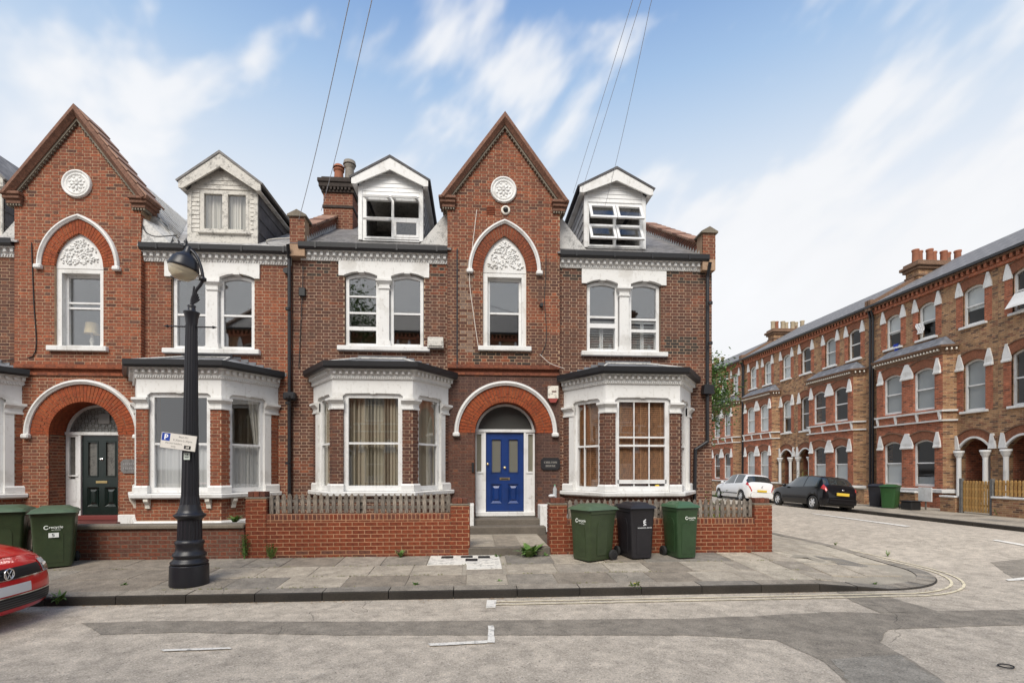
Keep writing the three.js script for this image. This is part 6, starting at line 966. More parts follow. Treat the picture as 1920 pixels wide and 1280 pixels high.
  for (const [y, t] of [[4.40, .08], [3.98, .07]]) mk().sweep(path, [[-.02, y], [.1, y], [.11, y + t], [-.02, y + t]], XZ).mesh('sill_band', M.white, H);
  for (const u of [.9, 2.0, 3.2, 4.35]) mk().slab([[BZ, 4.42], [BZ + .1, 4.42], [BZ + .07, 4.2], [BZ + .02, 4.05], [BZ, 4.05]], X(u) - .05, X(u) + .05, (a, b, w) => [w, b, a]).mesh('bracket', M.white, H);
  mk().sweep(path, [[-.02, .82], [.12, .82], [.13, .96], [-.02, .99]], XZ).mesh('bay_sill', M.white, H);
  // windows with red jambs, brick arches, white springers and sills
  const window_ = (w, o = {}) => {
    const [a, b] = [Math.min(X(w.a), X(w.b)), Math.max(X(w.a), X(w.b))], z = w.z, bayed = z > 0;
    if (!bayed) { for (const [p, q] of [[Math.max(.02, a - .3), a], [b, Math.min(W - .02, b + .3)]]) mk().box(p, q, w.y0, w.y1 - w.rise, z - .05, z + .012).mesh('red_jamb', M.redFar, H); }
    const outl = (k, top) => { const n = 10, L = []; for (let i = 0; i <= n; i++) { const t = i / n, s = 2 * t - 1; L.push([lerp(a - k, b + k, t), w.y1 - w.rise * s * s * (1 + k) + top]); } return L; };
    const ai = outl(.0, 0), ao = outl(.2, .38); mk().slab([...ai, ...ao.reverse()], z - .05, z + .022).mesh('brick_arch', M.archFar, H);
    mk().sweep(outl(.2, .40), [[-.03, z], [-.03, z + .05], [.02, z + .05], [.02, z]], plain).mesh('arch_moulding', M.terra, H);
    for (const s of [-1, 1]) { const x = s < 0 ? a : b, inner = bayed && (s < 0 ? X(2.645) < a : X(2.645) > b), d = s * .32; if (inner && s < 0) continue; const y = w.y1 - w.rise; if (inner) { const L = .325; const g = mk().slab([[x - .02, y - .14], [x + 2 * L + .02, y - .14], [x + 2 * L, y + .05], [x + L * 1.3, y + .5], [x + L * .7, y + .5], [x, y + .05]], z, z + .06); g.cbox(x - .03, x + 2 * L + .03, y - .24, y - .13, z, z + .10, .02); g.mesh('white_springer', M.white, H); continue; } { const g = mk().slab([[x - s * .02, y - .14], [x + d, y - .14], [x + d * .95, y + .05], [x + d * .62, y + .48], [x + d * .38, y + .48], [x - s * .0, y + .04]], z, z + .06); if (bayed || w === ff) g.cbox(Math.min(x - s * .02, x + d * 1.08), Math.max(x - s * .02, x + d * 1.08), y - .24, y - .13, z, z + .10, .02); g.mesh('white_springer', M.white, H); } }
    if (!bayed) mk().cbox(a - .12, b + .12, w.y0 - .09, w.y0 + .01, -.2, .1, .012).mesh('sill', M.white, H);
    sash(H, (u, y, q) => [u, y, q], a - .01, b + .01, w.y0, w.y1 + .01, z - .09, { rise: w.rise, frame: .09, bars: [[lerp(w.y0, w.y1, o.meet || .5), .06]], name: 'window', m: M.white, glass: M.glassFar });
    if (o.blind) mk().box(a - .05, b + .05, lerp(w.y0, w.y1, o.blind[0]), lerp(w.y0, w.y1, o.blind[1]), z - .22, z - .205).mesh('blind', o.grey ? M.netGrey : M.net, H);
    if (o.open) { const g = mk(), h = .62, y = lerp(w.y0, w.y1, .45), k = .42, q = (u, v) => [u, y - v * h, z - .05 + v * k]; g.quad(q(a + .05, 0), q(b - .05, 0), q(b - .05, 1), q(a + .05, 1)); g.quad(q(a + .05, 0).map((c, i) => c + (i === 2 ? .03 : 0)), q(b - .05, 0).map((c, i) => c + (i === 2 ? .03 : 0)), q(b - .05, 1).map((c, i) => c + (i === 2 ? .03 : 0)), q(a + .05, 1).map((c, i) => c + (i === 2 ? .03 : 0))); g.mesh('open_casement', M.white, H); }
  };
  const bl = v.blinds || []; [...tops, ff, ...bayW].forEach((w, i) => window_(w, bl[i] || {}));
  // porch: arched recess with columns
  { const [a, b] = [Math.min(X(door.a), X(door.b)), Math.max(X(door.a), X(door.b))], n = 12, L = [], O = []; for (let i = 0; i <= n; i++) { const s = 2 * i / n - 1; L.push([lerp(a, b, i / n), door.y1 - door.rise * s * s]); O.push([lerp(a - .26, b + .26, i / n), door.y1 - door.rise * s * s * 1.15 + .38]); }
    mk().slab([...L, ...[...O].reverse()], -.05, .03).mesh('porch_arch', M.archFar, H); mk().sweep(L, [[-.05, -.04], [-.05, .06], [.03, .06], [.03, -.04]], plain).mesh('porch_arch_rim', M.white, H);
    mk().sweep(O, [[-.03, 0], [-.03, .06], [.02, .06], [.02, 0]], plain).mesh('arch_moulding', M.terra, H);
    for (const x of [a + .1, b - .1]) { const lt = pts => new THREE.LatheGeometry(pts.map(q => new THREE.Vector2(...q)), 16), at = new THREE.Matrix4().setPosition(x, .15, .12); mk().add(lt([[0, 0], [.15, 0], [.15, .35], [.12, .38], [.11, .44], [.095, .48], [.085, 2.15], [.1, 2.17], [.085, 2.2]]), at).mesh('porch_column', M.white, H); mk().add(lt([[.085, 2.18], [.10, 2.22], [.16, 2.34], [.15, 2.38], [.19, 2.42], [.19, 2.5], [0, 2.5]]), at).mesh('column_capital', M.white, H); }
    for (const x of [a - .1, b + .1]) mk().slab([[x - .15, 2.7], [x + .15, 2.7], [x + .13, 2.85], [x + .05, 3.32], [x - .05, 3.32], [x - .13, 2.85]], .0, .08).mesh('white_springer', M.white, H);
    const rc = mk(); rc.box(a - .02, a + .0, .1, 3.3, -1.4, -.3); rc.box(b, b + .02, .1, 3.3, -1.4, -.3); rc.box(a, b, 3.1, 3.2, -1.4, -.3); rc.mesh('porch_lining', M.redFar, H); mk().box(a, b, .1, .55, -1.4, -.02).mesh('porch_floor', M.coping, H);
    const f = mk(); f.slab([[a, .55], [b, .55], [b, 3.1], [a, 3.1]], -1.4, -1.34, plain, [[[a + .42, .6], [b - .1, .6], [b - .1, 2.55], [a + .42, 2.55]], [[a + .1, 1.3], [a + .3, 1.3], [a + .3, 2.9], [a + .1, 2.9]], [[a + .42, 2.65], [b - .1, 2.65], [b - .1, 2.98], [a + .42, 2.98]]]); f.mesh('door_frame', M.whiteWood, H);
    const dr = mk().slab([[a + .42, .58], [b - .1, .58], [b - .1, 2.55], [a + .42, 2.55]], -1.41, -1.37).mesh('door', mat(v.door, { roughness: .45 }), H); mk().add(new THREE.SphereGeometry(.04, 10, 8), new THREE.Matrix4().setPosition(a + .52, 1.5, -1.34)).mesh('door_knob', M.chrome, dr);
    mk().box(a + .08, b - .08, 1.25, 3, -1.43, -1.42).mesh('door_lights', mat(lin(.05, .055, .06), { roughness: .1 }), H); }
  // eaves with brick dentils, gutter, roof, party parapet
  const ev = mk().box(0, W, 9.98, 10.12, 0, .1).mesh('eaves_band', M.redFar, H); for (let i = 0; i < 26; i++) { const x = (i + .5) * W / 26; mk().box(x - .06, x + .06, 10.12, 10.3, .0, .17).mesh('eaves_dentil', M.redFar, ev); } mk().box(0, W, 10.3, 10.36, -.3, .24).mesh('eaves_course', M.terra, H);
  mk().box(-.01, W + .01, 10.36, 10.47, .2, .34).mesh('gutter', M.gutter, H);
  const pitch = .55; mk().slab([[.3, 10.4], [.3, 10.46], [-4.2, 10.46 + 4.5 * pitch], [-8.4, 10.4], [-8.4, 10.34], [-4.2, 10.38 + 4.5 * pitch]], 0, W, (a, b, w) => [w, b, a]).mesh('roof', M.slate, H);
  { const px = flip ? W - .02 : -.18, g = mk(); g.slab([[.32, 10.2], [.32, 10.75], [.0, 10.78], [-4.2, 10.72 + 4.4 * pitch], [-4.2, 10.2]], px, px + .22, (a, b, w) => [w, b, a]); g.mesh('parapet', M.terra, H); }
  if (!flip) for (const dx of [-.07, .12]) { const g = mk(); g.tube([[dx, 10.35, .24], [dx, 9.85, .1]], .055, 8, 2); g.tube([[dx, 9.9, .1], [dx, .2, .1]], .055, 8, 2); g.mesh('downpipe', M.pipe, H); }
  if (v.stack) { const cx = flip ? W : 0, y0 = 11.2, c = mk().box(cx - .4, cx + .4, 9.5, 12.35, -4.9, -2.2).mesh('chimney_stack', M.stock, H), k = mk(); k.cbox(cx - .46, cx + .46, 12.0, 12.1, -4.96, -2.14, .02); k.cbox(cx - .52, cx + .52, 12.35, 12.5, -5.02, -2.08, .03); k.cbox(cx - .62, cx + .62, 12.5, 12.66, -5.12, -1.98, .03); k.cbox(cx - .5, cx + .5, 12.66, 12.82, -5, -2.1, .03); k.mesh('chimney_cap', M.terra, c);
    for (let i = 0; i < 7; i++) { const z = -4.7 + i * .4, hh = .62 + R() * .12; mk().add(new THREE.LatheGeometry([[.16, 0], [.15, hh * .85], [.175, hh * .88], [.175, hh], [.13, hh]].map(q => new THREE.Vector2(...q)), 14), new THREE.Matrix4().setPosition(cx + (i % 2 ? -.1 : .1), 12.8, z)).mesh('chimney_pot', v.stack === 'red' ? M.potRed : i === 5 ? M.potRed : M.potCream, c); } }
  // rooms
  { const g = mk(); g.box(.02, W - .02, .1, 10.2, -4.6, -4.5); g.box(.01, .08, .1, 10.3, -4.5, -.3); g.box(W - .08, W - .01, .1, 10.3, -4.5, -.3); g.box(4.6 - (flip ? 2.9 : 0), 4.7 - (flip ? 2.9 : 0), .1, 10.2, -4.5, -.3); for (const y of [.4, 3.6, 7.2, 10.1]) g.box(.08, W - .08, y, y + .15, -4.5, -.3); g.box(Math.min(X(.95), X(4.35)), Math.max(X(.95), X(4.35)), 3.62, 3.75, -.3, .45); g.mesh('interior', M.room, H); }
  H.position.set(21, 0, zBase); H.rotation.y = -Math.PI / 2; return H;
}
{
  const N = { blind: [0, 1] }, NG = { blind: [0, 1], grey: 1 }, half = { blind: [0, .5] }, up = { blind: [.45, 1] };
  farHouse(-6.38, true, 'terraced house beyond the new wooden gate, bay outside the corner pavement', { seed: 1, door: lin(.30, .24, .20), blinds: [{ open: 0 }, {}, { open: 1 }, {}, {}, {}, {}, {}] });
  farHouse(-12.81, false, 'terraced house with the green and black bins outside, washing hung at top windows', { seed: 2, stack: 'red', door: lin(.36, .34, .29), blinds: [up, up, { blind: [.4, 1] }, NG, NG, half, NG, { blind: [0, .2], grey: 1 }] });
  farHouse(-19.24, true, 'terraced house behind the black hatchback with white porch columns', { seed: 3, door: lin(.07, .035, .025), blinds: [{}, NG, {}, {}, {}, half, {}, half] });
  farHouse(-25.67, false, 'terraced house behind the white hatchback', { seed: 4, stack: 'cream', door: lin(.10, .04, .03), blinds: [N, N, { blind: [0, 1] }, up, N, N, N, N] });
  farHouse(-32.1, true, 'furthest terraced house half hidden by the corner house', { seed: 5, door: lin(.05, .05, .06), blinds: [N, { open: 1 }, N, {}, NG, half, NG, {}] });
  { const src = scene.children.filter(o => o.name.startsWith('terraced_house')); [[2, -44.95, 'terraced house further along beyond the one half hidden by the corner house'], [3, -38.53, 'terraced house next along past the one half hidden by the corner house']].forEach(([k, z, lab]) => { const c = src[k].clone(); c.name = numbered('terraced_house'); c.userData = { ...c.userData, label: lab }; c.position.set(21, 0, z); scene.add(c); }); }
  // hanging cloths at the open windows
  const cloth = (z, y, w, h, m, label) => { const g = mk(), n = 8; for (let i = 0; i < n; i++) for (let j = 0; j < 6; j++) { const p = (a, b) => [20.98 - .05 * Math.sin(a * 1.7 + b) - .04, y - h * b / 6, z + w * (a / n - .5) * (1 - .3 * Math.sin(b / 6 * 2))]; g.quad(p(i, j), p(i + 1, j), p(i + 1, j + 1), p(i, j + 1)); } tag(g.mesh('hanging_cloth', m, scene), label, 'cloth'); };
  cloth(-11.25, 8.1, .32, .42, mat(lin(.02, .05, .35), { side: THREE.DoubleSide }), 'blue cloth hanging over a top floor window sill'); cloth(-9.9, 8.75, .5, .5, mat(lin(.7, .7, .7), { side: THREE.DoubleSide }), 'white curtain blowing from a top floor window');
  // front garden walls
  const lowWall = (z0, z1, h, label, cop = M.coping) => { const W = thing('low_wall', label, 'wall'); mk().box(19.2, 19.45, .1, h, z0, z1).mesh('wall_body', M.stock, W); mk().cbox(19.16, 19.49, h, h + .07, z0 - .02, z1 + .02, .012).mesh('coping_stone', cop, W); basedAt(W, 19.3, .13, (z0 + z1) / 2); };
  lowWall(-10.6, -8.3, .82, 'brown brick front wall behind the far green bin', M.white); lowWall(-16.5, -11.2, .85, 'brown brick front wall alongside the black hatchback'); lowWall(-5.0, .8, .78, 'brick front wall carrying new wooden pickets', M.white); lowWall(-30, -17.5, .9, 'brick front wall alongside the white hatchback'); lowWall(-7.1, -6.45, .72, 'small brick pier beside the wooden gate', M.white);
  // wooden gate and fence
  const gate = thing('wooden_gate', 'new orange brown timber picket gate between grey posts', 'gate');
  for (const [i, z] of [-6.28, -5.08].entries()) mk().cbox(19.25, 19.36, .1, 1.5, z - .06, z + .06, .01).mesh('gate_post', mat(lin(.22, .23, .24), { map: tex.wood, roughness: .8 }), gate);
  for (const y of [.42, 1.18]) mk().cbox(19.32, 19.36, y, y + .09, -6.2, -5.16, .006).mesh('gate_rail', M.newWood[2], gate);
  mk().slab([[-6.15, .5], [-6.05, .5], [-5.2, 1.2], [-5.3, 1.2]], 19.325, 19.355, (u, v, w) => [w, v, u]).mesh('gate_brace', M.newWood[1], gate);
  const pk = mk().slab([[-.045, 0], [.045, 0], [.045, 1.16], [.02, 1.215], [-.02, 1.215], [-.045, 1.16]], 0, .022, (u, v, w) => [w, v, u]).geo();
  for (let i = 0; i < 9; i++) { const m = put('picket', pk, M.newWood[i % 3], gate); m.position.set(19.295, .2, -6.16 + i * .12); }
  basedAt(gate, 19.3, .13, -5.7);
  const nf = thing('picket_fence', 'new orange brown picket fence on the far front wall', 'fence'), ps = mk().slab([[-.045, 0], [.045, 0], [.045, .53], [.02, .58], [-.02, .58], [-.045, .53]], 0, .022, (u, v, w) => [w, v, u]).geo();
  for (let i = 0; i < 40; i++) { const m = put('picket', ps, M.newWood[(i * 7) % 3], nf); m.position.set(19.29, .88, -4.93 + i * .135); } for (const y of [1.0, 1.28]) mk().cbox(19.315, 19.35, y, y + .07, -5, .5, .006).mesh('rail', M.newWood[2], nf); basedAt(nf, 19.3, .85, -2.3);
  const ab = thing('agent_board', 'white board leaning by the brick pier across the street', 'board'); mk().cbox(19.02, 19.05, .5, 1.1, -7.95, -7.3, .004).mesh('board_panel', M.white, ab); mk().cbox(19.05, 19.09, .15, 1.1, -7.66, -7.6, .004).mesh('board_stake', M.picket[0], ab); basedAt(ab, 19.05, .13, -7.6);
  wheelieBin('wheelie_bin', 'green wheelie bin on the pavement across the side street', { m: new THREE.MeshPhysicalMaterial({ color: rgb(42, 80, 40), roughness: .5 }), x: 18.45, z: -8.75, turn: -1.0, w: .58, d: .74, h: .98 }).position.y = .13;
  wheelieBin('wheelie_bin', 'black wheelie bin beside the far green bin', { m: new THREE.MeshPhysicalMaterial({ color: rgb(40, 40, 46), roughness: .5 }), x: 18.6, z: -9.65, turn: -1.1, w: .56, d: .6, h: .98 }).position.y = .13;
  const cd = thing('recycling_box', 'small black recycling box on the pavement beside the far green bin', 'box'); mk().cbox(18.3, 18.75, .13, .48, -8.05, -7.5, .03).mesh('box_body', M.black, cd); mk().cbox(18.27, 18.78, .48, .53, -8.08, -7.47, .02).mesh('box_rim', M.black, cd); basedAt(cd, 18.5, .13, -7.8);
}
// ---------------------------------------------------------------- cars
const curve = pts => t => { let i = 1; while (i < pts.length - 1 && pts[i][0] < t) i++; const [a, b] = [pts[i - 1], pts[i]], k = clamp((t - a[0]) / (b[0] - a[0])), p0 = pts[Math.max(0, i - 2)], p3 = pts[Math.min(pts.length - 1, i + 1)], d = b[0] - a[0], m0 = i > 1 ? (b[1] - p0[1]) / (b[0] - p0[0]) * d : (b[1] - a[1]), m1 = i < pts.length - 1 ? (p3[1] - a[1]) / (p3[0] - a[0]) * d : (b[1] - a[1]), k2 = k * k, k3 = k2 * k; return (2 * k3 - 3 * k2 + 1) * a[1] + (k3 - 2 * k2 + k) * m0 + (-2 * k3 + 3 * k2) * b[1] + (k3 - k2) * m1; };
function car(name, label, o) {
  const C = thing(name, label, 'car'), L = o.L, wr = .30, ax = [o.rear, o.front], top = curve(o.top), belt = curve(o.belt), hw = curve(o.half), N = 110, sec = [], ts = [];
  for (let i = 0; i <= N; i++) { const t = i / N; ts.push(t); const x = (t - .5) * L, w = hw(t), yt = top(t), yb0 = o.floor + (t < .04 || t > .96 ? .08 : 0), yl = Math.min(belt(t), yt - .012), c = clamp((yt - yl) / .36); let yb = yb0; for (const a of ax) { const d = Math.abs(x - a), r = wr + .055; if (d < r) yb = Math.max(yb, wr - .02 + Math.sqrt(r * r - d * d)); }
    const y1 = yb, y2 = Math.max(yb + .015, yb0 + .14), y3 = Math.max(y2 + .02, lerp(yb0, yl, .58)), y4 = Math.max(y3 + .01, yl - .07), rw = lerp(w * .90, Math.min(w * .80, o.roofHalf), c), re = lerp(yl + (yt - yl) * .6, yt - .055, c);
    sec.push([[0, yb], [w * .93, y1], [w * .985, y2], [w, y3], [w * .992, y4], [w * .955, yl], [lerp(w * .955, rw, .5) + .012 * c, lerp(yl, re, .52)], [rw, re], [rw * .82, lerp(re, yt, .62)], [rw * .45, lerp(re, yt, .92)], [0, yt]]); }
  const part = {}, reg = o.region;
  for (let i = 0; i < N; i++) { const t = (ts[i] + ts[i + 1]) / 2, c = top(t) - belt(t); for (let k = 0; k < 10; k++) for (const s of [1, -1]) { const r = reg(t, k, c) || 'body', key = /lamp|light/.test(r) ? r + s : r, g = part[key] = part[key] || mk(), P = (q, j) => [(ts[q] - .5) * L, sec[q][j][1], s * sec[q][j][0]], Q = [P(i, k), P(i + 1, k), P(i + 1, k + 1), P(i, k + 1)]; if (s < 0) Q.reverse(); g.quad(...Q); } }
  for (const i of [0, N]) { const g = part.body; for (let k = 0; k < 10; k++) { const P = (j, s) => [(ts[i] - .5) * L, sec[i][j][1], s * sec[i][j][0]]; g.quad(P(k, 1), P(k + 1, 1), P(k + 1, -1), P(k, -1)); } }
  const mm = { body: o.paint, glass: o.glassM || carGlass, black: M.black, tail_lamp: o.tailM || tailRed, head_lamp: lampClear };
  for (const k in part) part[k].mesh(({ body: 'body', glass: 'window_glass', black: 'black_trim' })[k] || k.replace(/-?1$/, ''), mm[k.replace(/-?1$/, '')], C, .55);
  // wheels
  const tyre = new THREE.LatheGeometry([[.19, -.09], [.27, -.095], [.295, -.08], [.30, -.05], [.30, .05], [.295, .08], [.27, .095], [.19, .09]].map(p => new THREE.Vector2(...p)), 32).rotateX(Math.PI / 2);
  for (const x of ax) for (const s of [1, -1]) { const w = put('wheel', tyre, M.rubber, C); w.position.set(x, wr, s * (hw(x / L + .5) - .105)); const r = mk(); r.add(new THREE.LatheGeometry([[.2, .07], [.195, .055], [.17, .03], [.0, .03]].map(p => new THREE.Vector2(...p)), 28).rotateX(Math.PI / 2).rotateY(s > 0 ? 0 : Math.PI)); put('rim_well', r.geo(), M.black, w); const sp = mk(), n = o.spokes || 6; for (let k = 0; k < n; k++) { const a = k / n * Math.PI * 2, ca = Math.cos(a), sa = Math.sin(a), q = (u, v, d) => [ca * u - sa * v, sa * u + ca * v, s * d]; sp.quad(q(.03, -.035, .075), q(.19, -.05, .06), q(.19, .05, .06), q(.03, .035, .075)); } sp.add(new THREE.CylinderGeometry(.05, .05, .02, 16).rotateX(Math.PI / 2), new THREE.Matrix4().setPosition(0, 0, s * .07)); sp.add(new THREE.TorusGeometry(.19, .014, 6, 28), new THREE.Matrix4().setPosition(0, 0, s * .066)); put('hubcap', sp.geo(), o.rimM || alloy, w); }
  { const g = mk(); g.box(-L * .42, L * .42, .2, .55, -.6, .6); g.mesh('underbody', M.black, C); }
  for (const s of [1, -1]) { const g = mk().add(new THREE.SphereGeometry(1, 14, 10), new THREE.Matrix4().makeScale(.06, .075, .10).setPosition(o.mirror[0], o.mirror[1], s * (hw(.66) + .07))); g.mesh('door_mirror', o.mirrorM || o.paint, C, .9); }
  return C;
}
// a sheet wrapped round the front (e=1) or rear (e=-1): x falls back with the width and follows a profile in y
function endSheet(C, o, e, z0, z1, y0, y1, off, m, name, { nz = 16, ny = 8 } = {}) {
  const g = mk(), P = (z, y) => { const u = Math.abs(z) / o.W; return [e * (o.end(y) - o.bow * u ** 2.4 - (u > .82 ? (u - .82) * 1.3 : 0) + off), y, z]; };
  for (let i = 0; i < nz; i++) for (let j = 0; j < ny; j++) { const a = lerp(z0, z1, i / nz), b = lerp(z0, z1, (i + 1) / nz), c = lerp(y0, y1, j / ny), d = lerp(y0, y1, (j + 1) / ny); g.quad(P(a, c), P(b, c), P(b, d), P(a, d)); }
  return g.mesh(name, m, C, .9);
}
const carGlass = phys(lin(.025, .03, .03), { roughness: .04, clearcoat: 1, clearcoatRoughness: .02 }), tailRed = phys(lin(.42, .03, .025), { roughness: .15, clearcoat: 1 }), lampClear = phys(lin(.55, .56, .58), { roughness: .08, clearcoat: 1, metalness: .4 }), alloy = mat(lin(.62, .62, .62), { roughness: .35, metalness: .5 });
const plateY = mat(lin(.72, .50, .06), { roughness: .4 }), plateW = mat(lin(.66, .66, .66), { roughness: .4 });
const hatch = { L: 3.92, rear: -1.26, front: 1.24, floor: .20, roofHalf: .60, mirror: [.62, .98],
  top: [[0, .62], [.012, .80], [.03, .99], [.065, 1.14], [.13, 1.40], [.2, 1.455], [.36, 1.475], [.5, 1.44], [.57, 1.36], [.74, 1.0], [.79, .945], [.88, .87], [.95, .76], [.985, .62], [1, .48]],
  belt: [[0, .60], [.012, .78], [.03, .93], [.1, 1.0], [.3, .97], [.6, .92], [.75, .90], [.85, .83], [.95, .70], [1, .46]],
  half: [[0, .56], [.02, .68], [.06, .76], [.15, .82], [.35, .84], [.6, .84], [.8, .825], [.9, .78], [.96, .68], [1, .46]] };
{
  const black = phys(lin(.006, .006, .008), { roughness: .3, specularIntensity: .35, clearcoat: .55, clearcoatRoughness: .03 });
  const b = car('parked_hatchback', 'black three door hatchback parked in the side street', { ...hatch, paint: black, region: (t, k, c) => k >= 5 && k <= 6 && t > .125 && t < .645 && c > .16 && !(t > .335 && t < .352) ? 'glass' : k >= 7 && t > .05 && t < .128 ? 'glass' : k >= 7 && t > .585 && t < .735 ? 'glass' : k >= 4 && k <= 6 && t > .018 && t < .07 ? 'tail_lamp' : k >= 3 && k <= 5 && t > .93 && t < .985 ? 'head_lamp' : k === 2 && t > .25 && t < .7 && false ? 'black' : null });
  mk().cbox(-2.015, -1.975, .66, .78, -.27, .27, .006).mesh('number_plate', plateY, b); mk().cbox(-2.005, -1.955, .30, .56, -.62, .62, .04).mesh('rear_bumper', black, b); mk().cbox(-2.012, -1.985, .5, .53, -.6, .6, .004).mesh('bumper_strip', M.black, b); mk().add(new THREE.SphereGeometry(.045, 12, 8), new THREE.Matrix4().makeScale(.4, .7, 1.3).setPosition(-1.985, .9, 0)).mesh('badge', M.chrome, b);
  b.position.set(15.18, .085, -9.45); b.rotation.y = Math.PI / 2; b.rotation.order = 'YXZ'; b.rotation.x = .085;
  const white = phys(lin(.78, .78, .78), { roughness: .3, clearcoat: 1, clearcoatRoughness: .06 });
  const w = car('parked_hatchback', 'white hatchback parked behind the black car', { ...hatch, L: 3.85, paint: white, top: hatch.top.map(([t, y]) => [t, y > 1.1 ? y + .04 : y]), region: (t, k, c) => k >= 5 && k <= 6 && t > .15 && t < .645 && c > .16 && !(t > .355 && t < .372) ? 'glass' : k >= 7 && t > .045 && t < .12 ? 'glass' : (k === 6) && t > .045 && t < .1 ? 'glass' : k >= 7 && t > .585 && t < .735 ? 'glass' : k >= 4 && k <= 5 && t > .004 && t < .075 ? 'tail_lamp' : k >= 3 && k <= 5 && t > .92 && t < .985 ? 'head_lamp' : null });
  mk().cbox(-1.985, -1.945, .56, .67, -.26, .26, .006).mesh('number_plate', plateY, w); for (const s of [-1, 1]) mk().cbox(-.95, .85, .40, .445, s * .845 - .012, s * .845 + .012, .004).mesh('side_moulding', M.black, w); mk().cbox(-1.97, -1.93, .26, .54, -.6, .6, .05).mesh('rear_bumper', white, w);
  mk().add(new THREE.SphereGeometry(.045, 12, 8), new THREE.Matrix4().makeScale(.4, 1, 1).setPosition(-1.95, .88, 0)).mesh('badge', M.chrome, w);
  w.position.set(15.2, .08, -15.35); w.rotation.y = Math.PI / 2; w.rotation.order = 'YXZ'; w.rotation.x = .07;
  // the red car: only its nose reaches into the street scene
  const red = phys(lin(.62, .008, .012), { roughness: .28, clearcoat: 1, clearcoatRoughness: .04 });
  const r = car('parked_hatchback', 'bright red hatchback nose parked against the kerb', { ...hatch, paint: red, top: [[0, .62], [.012, .80], [.03, .99], [.065, 1.14], [.13, 1.40], [.2, 1.445], [.36, 1.46], [.5, 1.43], [.57, 1.36], [.74, 1.01], [.79, .965], [.88, .905], [.94, .835], [.958, .79], [.968, .60], [1, .4]], half: [[0, .56], [.02, .68], [.06, .76], [.15, .82], [.35, .84], [.6, .84], [.8, .835], [.9, .81], [.95, .76], [.975, .62], [1, .4]], region: (t, k, c) => k >= 5 && k <= 6 && t > .125 && t < .645 && c > .16 && !(t > .335 && t < .352) ? 'glass' : k >= 7 && t > .05 && t < .128 ? 'glass' : k >= 7 && t > .585 && t < .735 ? 'glass' : k >= 4 && k <= 6 && t > .018 && t < .07 ? 'tail_lamp' : null });
  const f = { W: .84, bow: .2, end: curve([[.16, 1.93], [.24, 2.0], [.36, 2.02], [.5, 2.015], [.58, 1.99], [.66, 1.96], [.74, 1.90], [.80, 1.82]]) };
  endSheet(r, f, 1, -.84, .84, .17, .80, 0, red, 'front_bumper', { nz: 30, ny: 16 });
  endSheet(r, f, 1, -.52, .52, .575, .70, .006, M.black, 'grille', { nz: 20 }); for (const y of [.605, .64, .675]) endSheet(r, f, 1, -.52, .52, y - .008, y + .008, .016, M.black, 'grille_bar', { nz: 20, ny: 1 }); endSheet(r, f, 1, -.53, .53, .568, .582, .014, M.chrome, 'chrome_strip', { nz: 20, ny: 1 });
  endSheet(r, f, 1, -.66, .66, .235, .375, .006, M.black, 'lower_grille', { nz: 20 }); for (const y of [.262, .29, .318, .346]) endSheet(r, f, 1, -.6, .6, y - .007, y + .007, .02, mat(lin(.05, .05, .055), { roughness: .35 }), 'grille_slat', { nz: 20, ny: 1 }); endSheet(r, f, 1, -.66, .66, .375, .388, .014, M.chrome, 'chrome_strip', { nz: 20, ny: 1 });
  endSheet(r, f, 1, -.26, .26, .405, .515, .022, plateW, 'number_plate');
  for (const s of [-1, 1]) { endSheet(r, f, 1, s > 0 ? .55 : -.77, s > 0 ? .77 : -.55, .575, .735, .012, lampClear, 'headlight', { nz: 10, ny: 6 }); endSheet(r, f, 1, s > 0 ? .58 : -.68, s > 0 ? .68 : -.58, .60, .68, .018, M.chrome, 'headlight_reflector', { nz: 6, ny: 4 }); }
  { const x = f.end(.635) + .03, g = mk(); g.add(new THREE.TorusGeometry(.062, .008, 8, 28).rotateY(Math.PI / 2), new THREE.Matrix4().setPosition(x, .64, 0)); for (const pts of [[[-.03, .685], [0, .645], [.03, .685]], [[-.05, .66], [-.025, .592], [0, .635], [.025, .592], [.05, .66]]]) g.tube(pts.map(([z, y]) => [x, y, z]), .006, 6, 24); g.mesh('badge', M.chrome, r); put('badge_disc', new THREE.CylinderGeometry(.06, .06, .01, 24).rotateZ(Math.PI / 2), M.black, r).position.set(x - .012, .64, 0); }
  r.position.set(-7.36, 0, 6.24);
}
// ---------------------------------------------------------------- curtains, blinds, shutters behind the glass
function drape(name, label, at, u0, u1, v0, v1, w, m, { folds = 14, depth = .035, taper = 0, cat = 'curtain', seed = 1 } = {}) {
  const g = mk(), n = folds * 10, R = rng(seed), sw = R() * 6, ph = Array.from({ length: folds + 1 }, () => R()), P = (i, j) => { const t = i / n, v = lerp(v1, v0, j / 10), k = ph[Math.floor(t * folds)], u = lerp(u0, u1, t) ; const uu = taper ? lerp(u, taper > 0 ? u1 : u0, Math.abs(taper) * j / 10) : u; const tt = t + .018 * Math.sin(t * 19 + sw) + .011 * Math.sin(t * 41 + sw * 2); return at(uu, v, w + depth * (Math.sin(tt * folds * 6.283) + .45 * Math.sin(tt * folds * 14.1 + sw)) * (.75 + .45 * Math.sin(t * 23 + sw))); };
  for (let i = 0; i < n; i++) for (let j = 0; j < 10; j++) g.quad(P(i, j + 1), P(i + 1, j + 1), P(i + 1, j), P(i, j));
  return tag(g.mesh(name, m, scene, .9), label, cat);
}
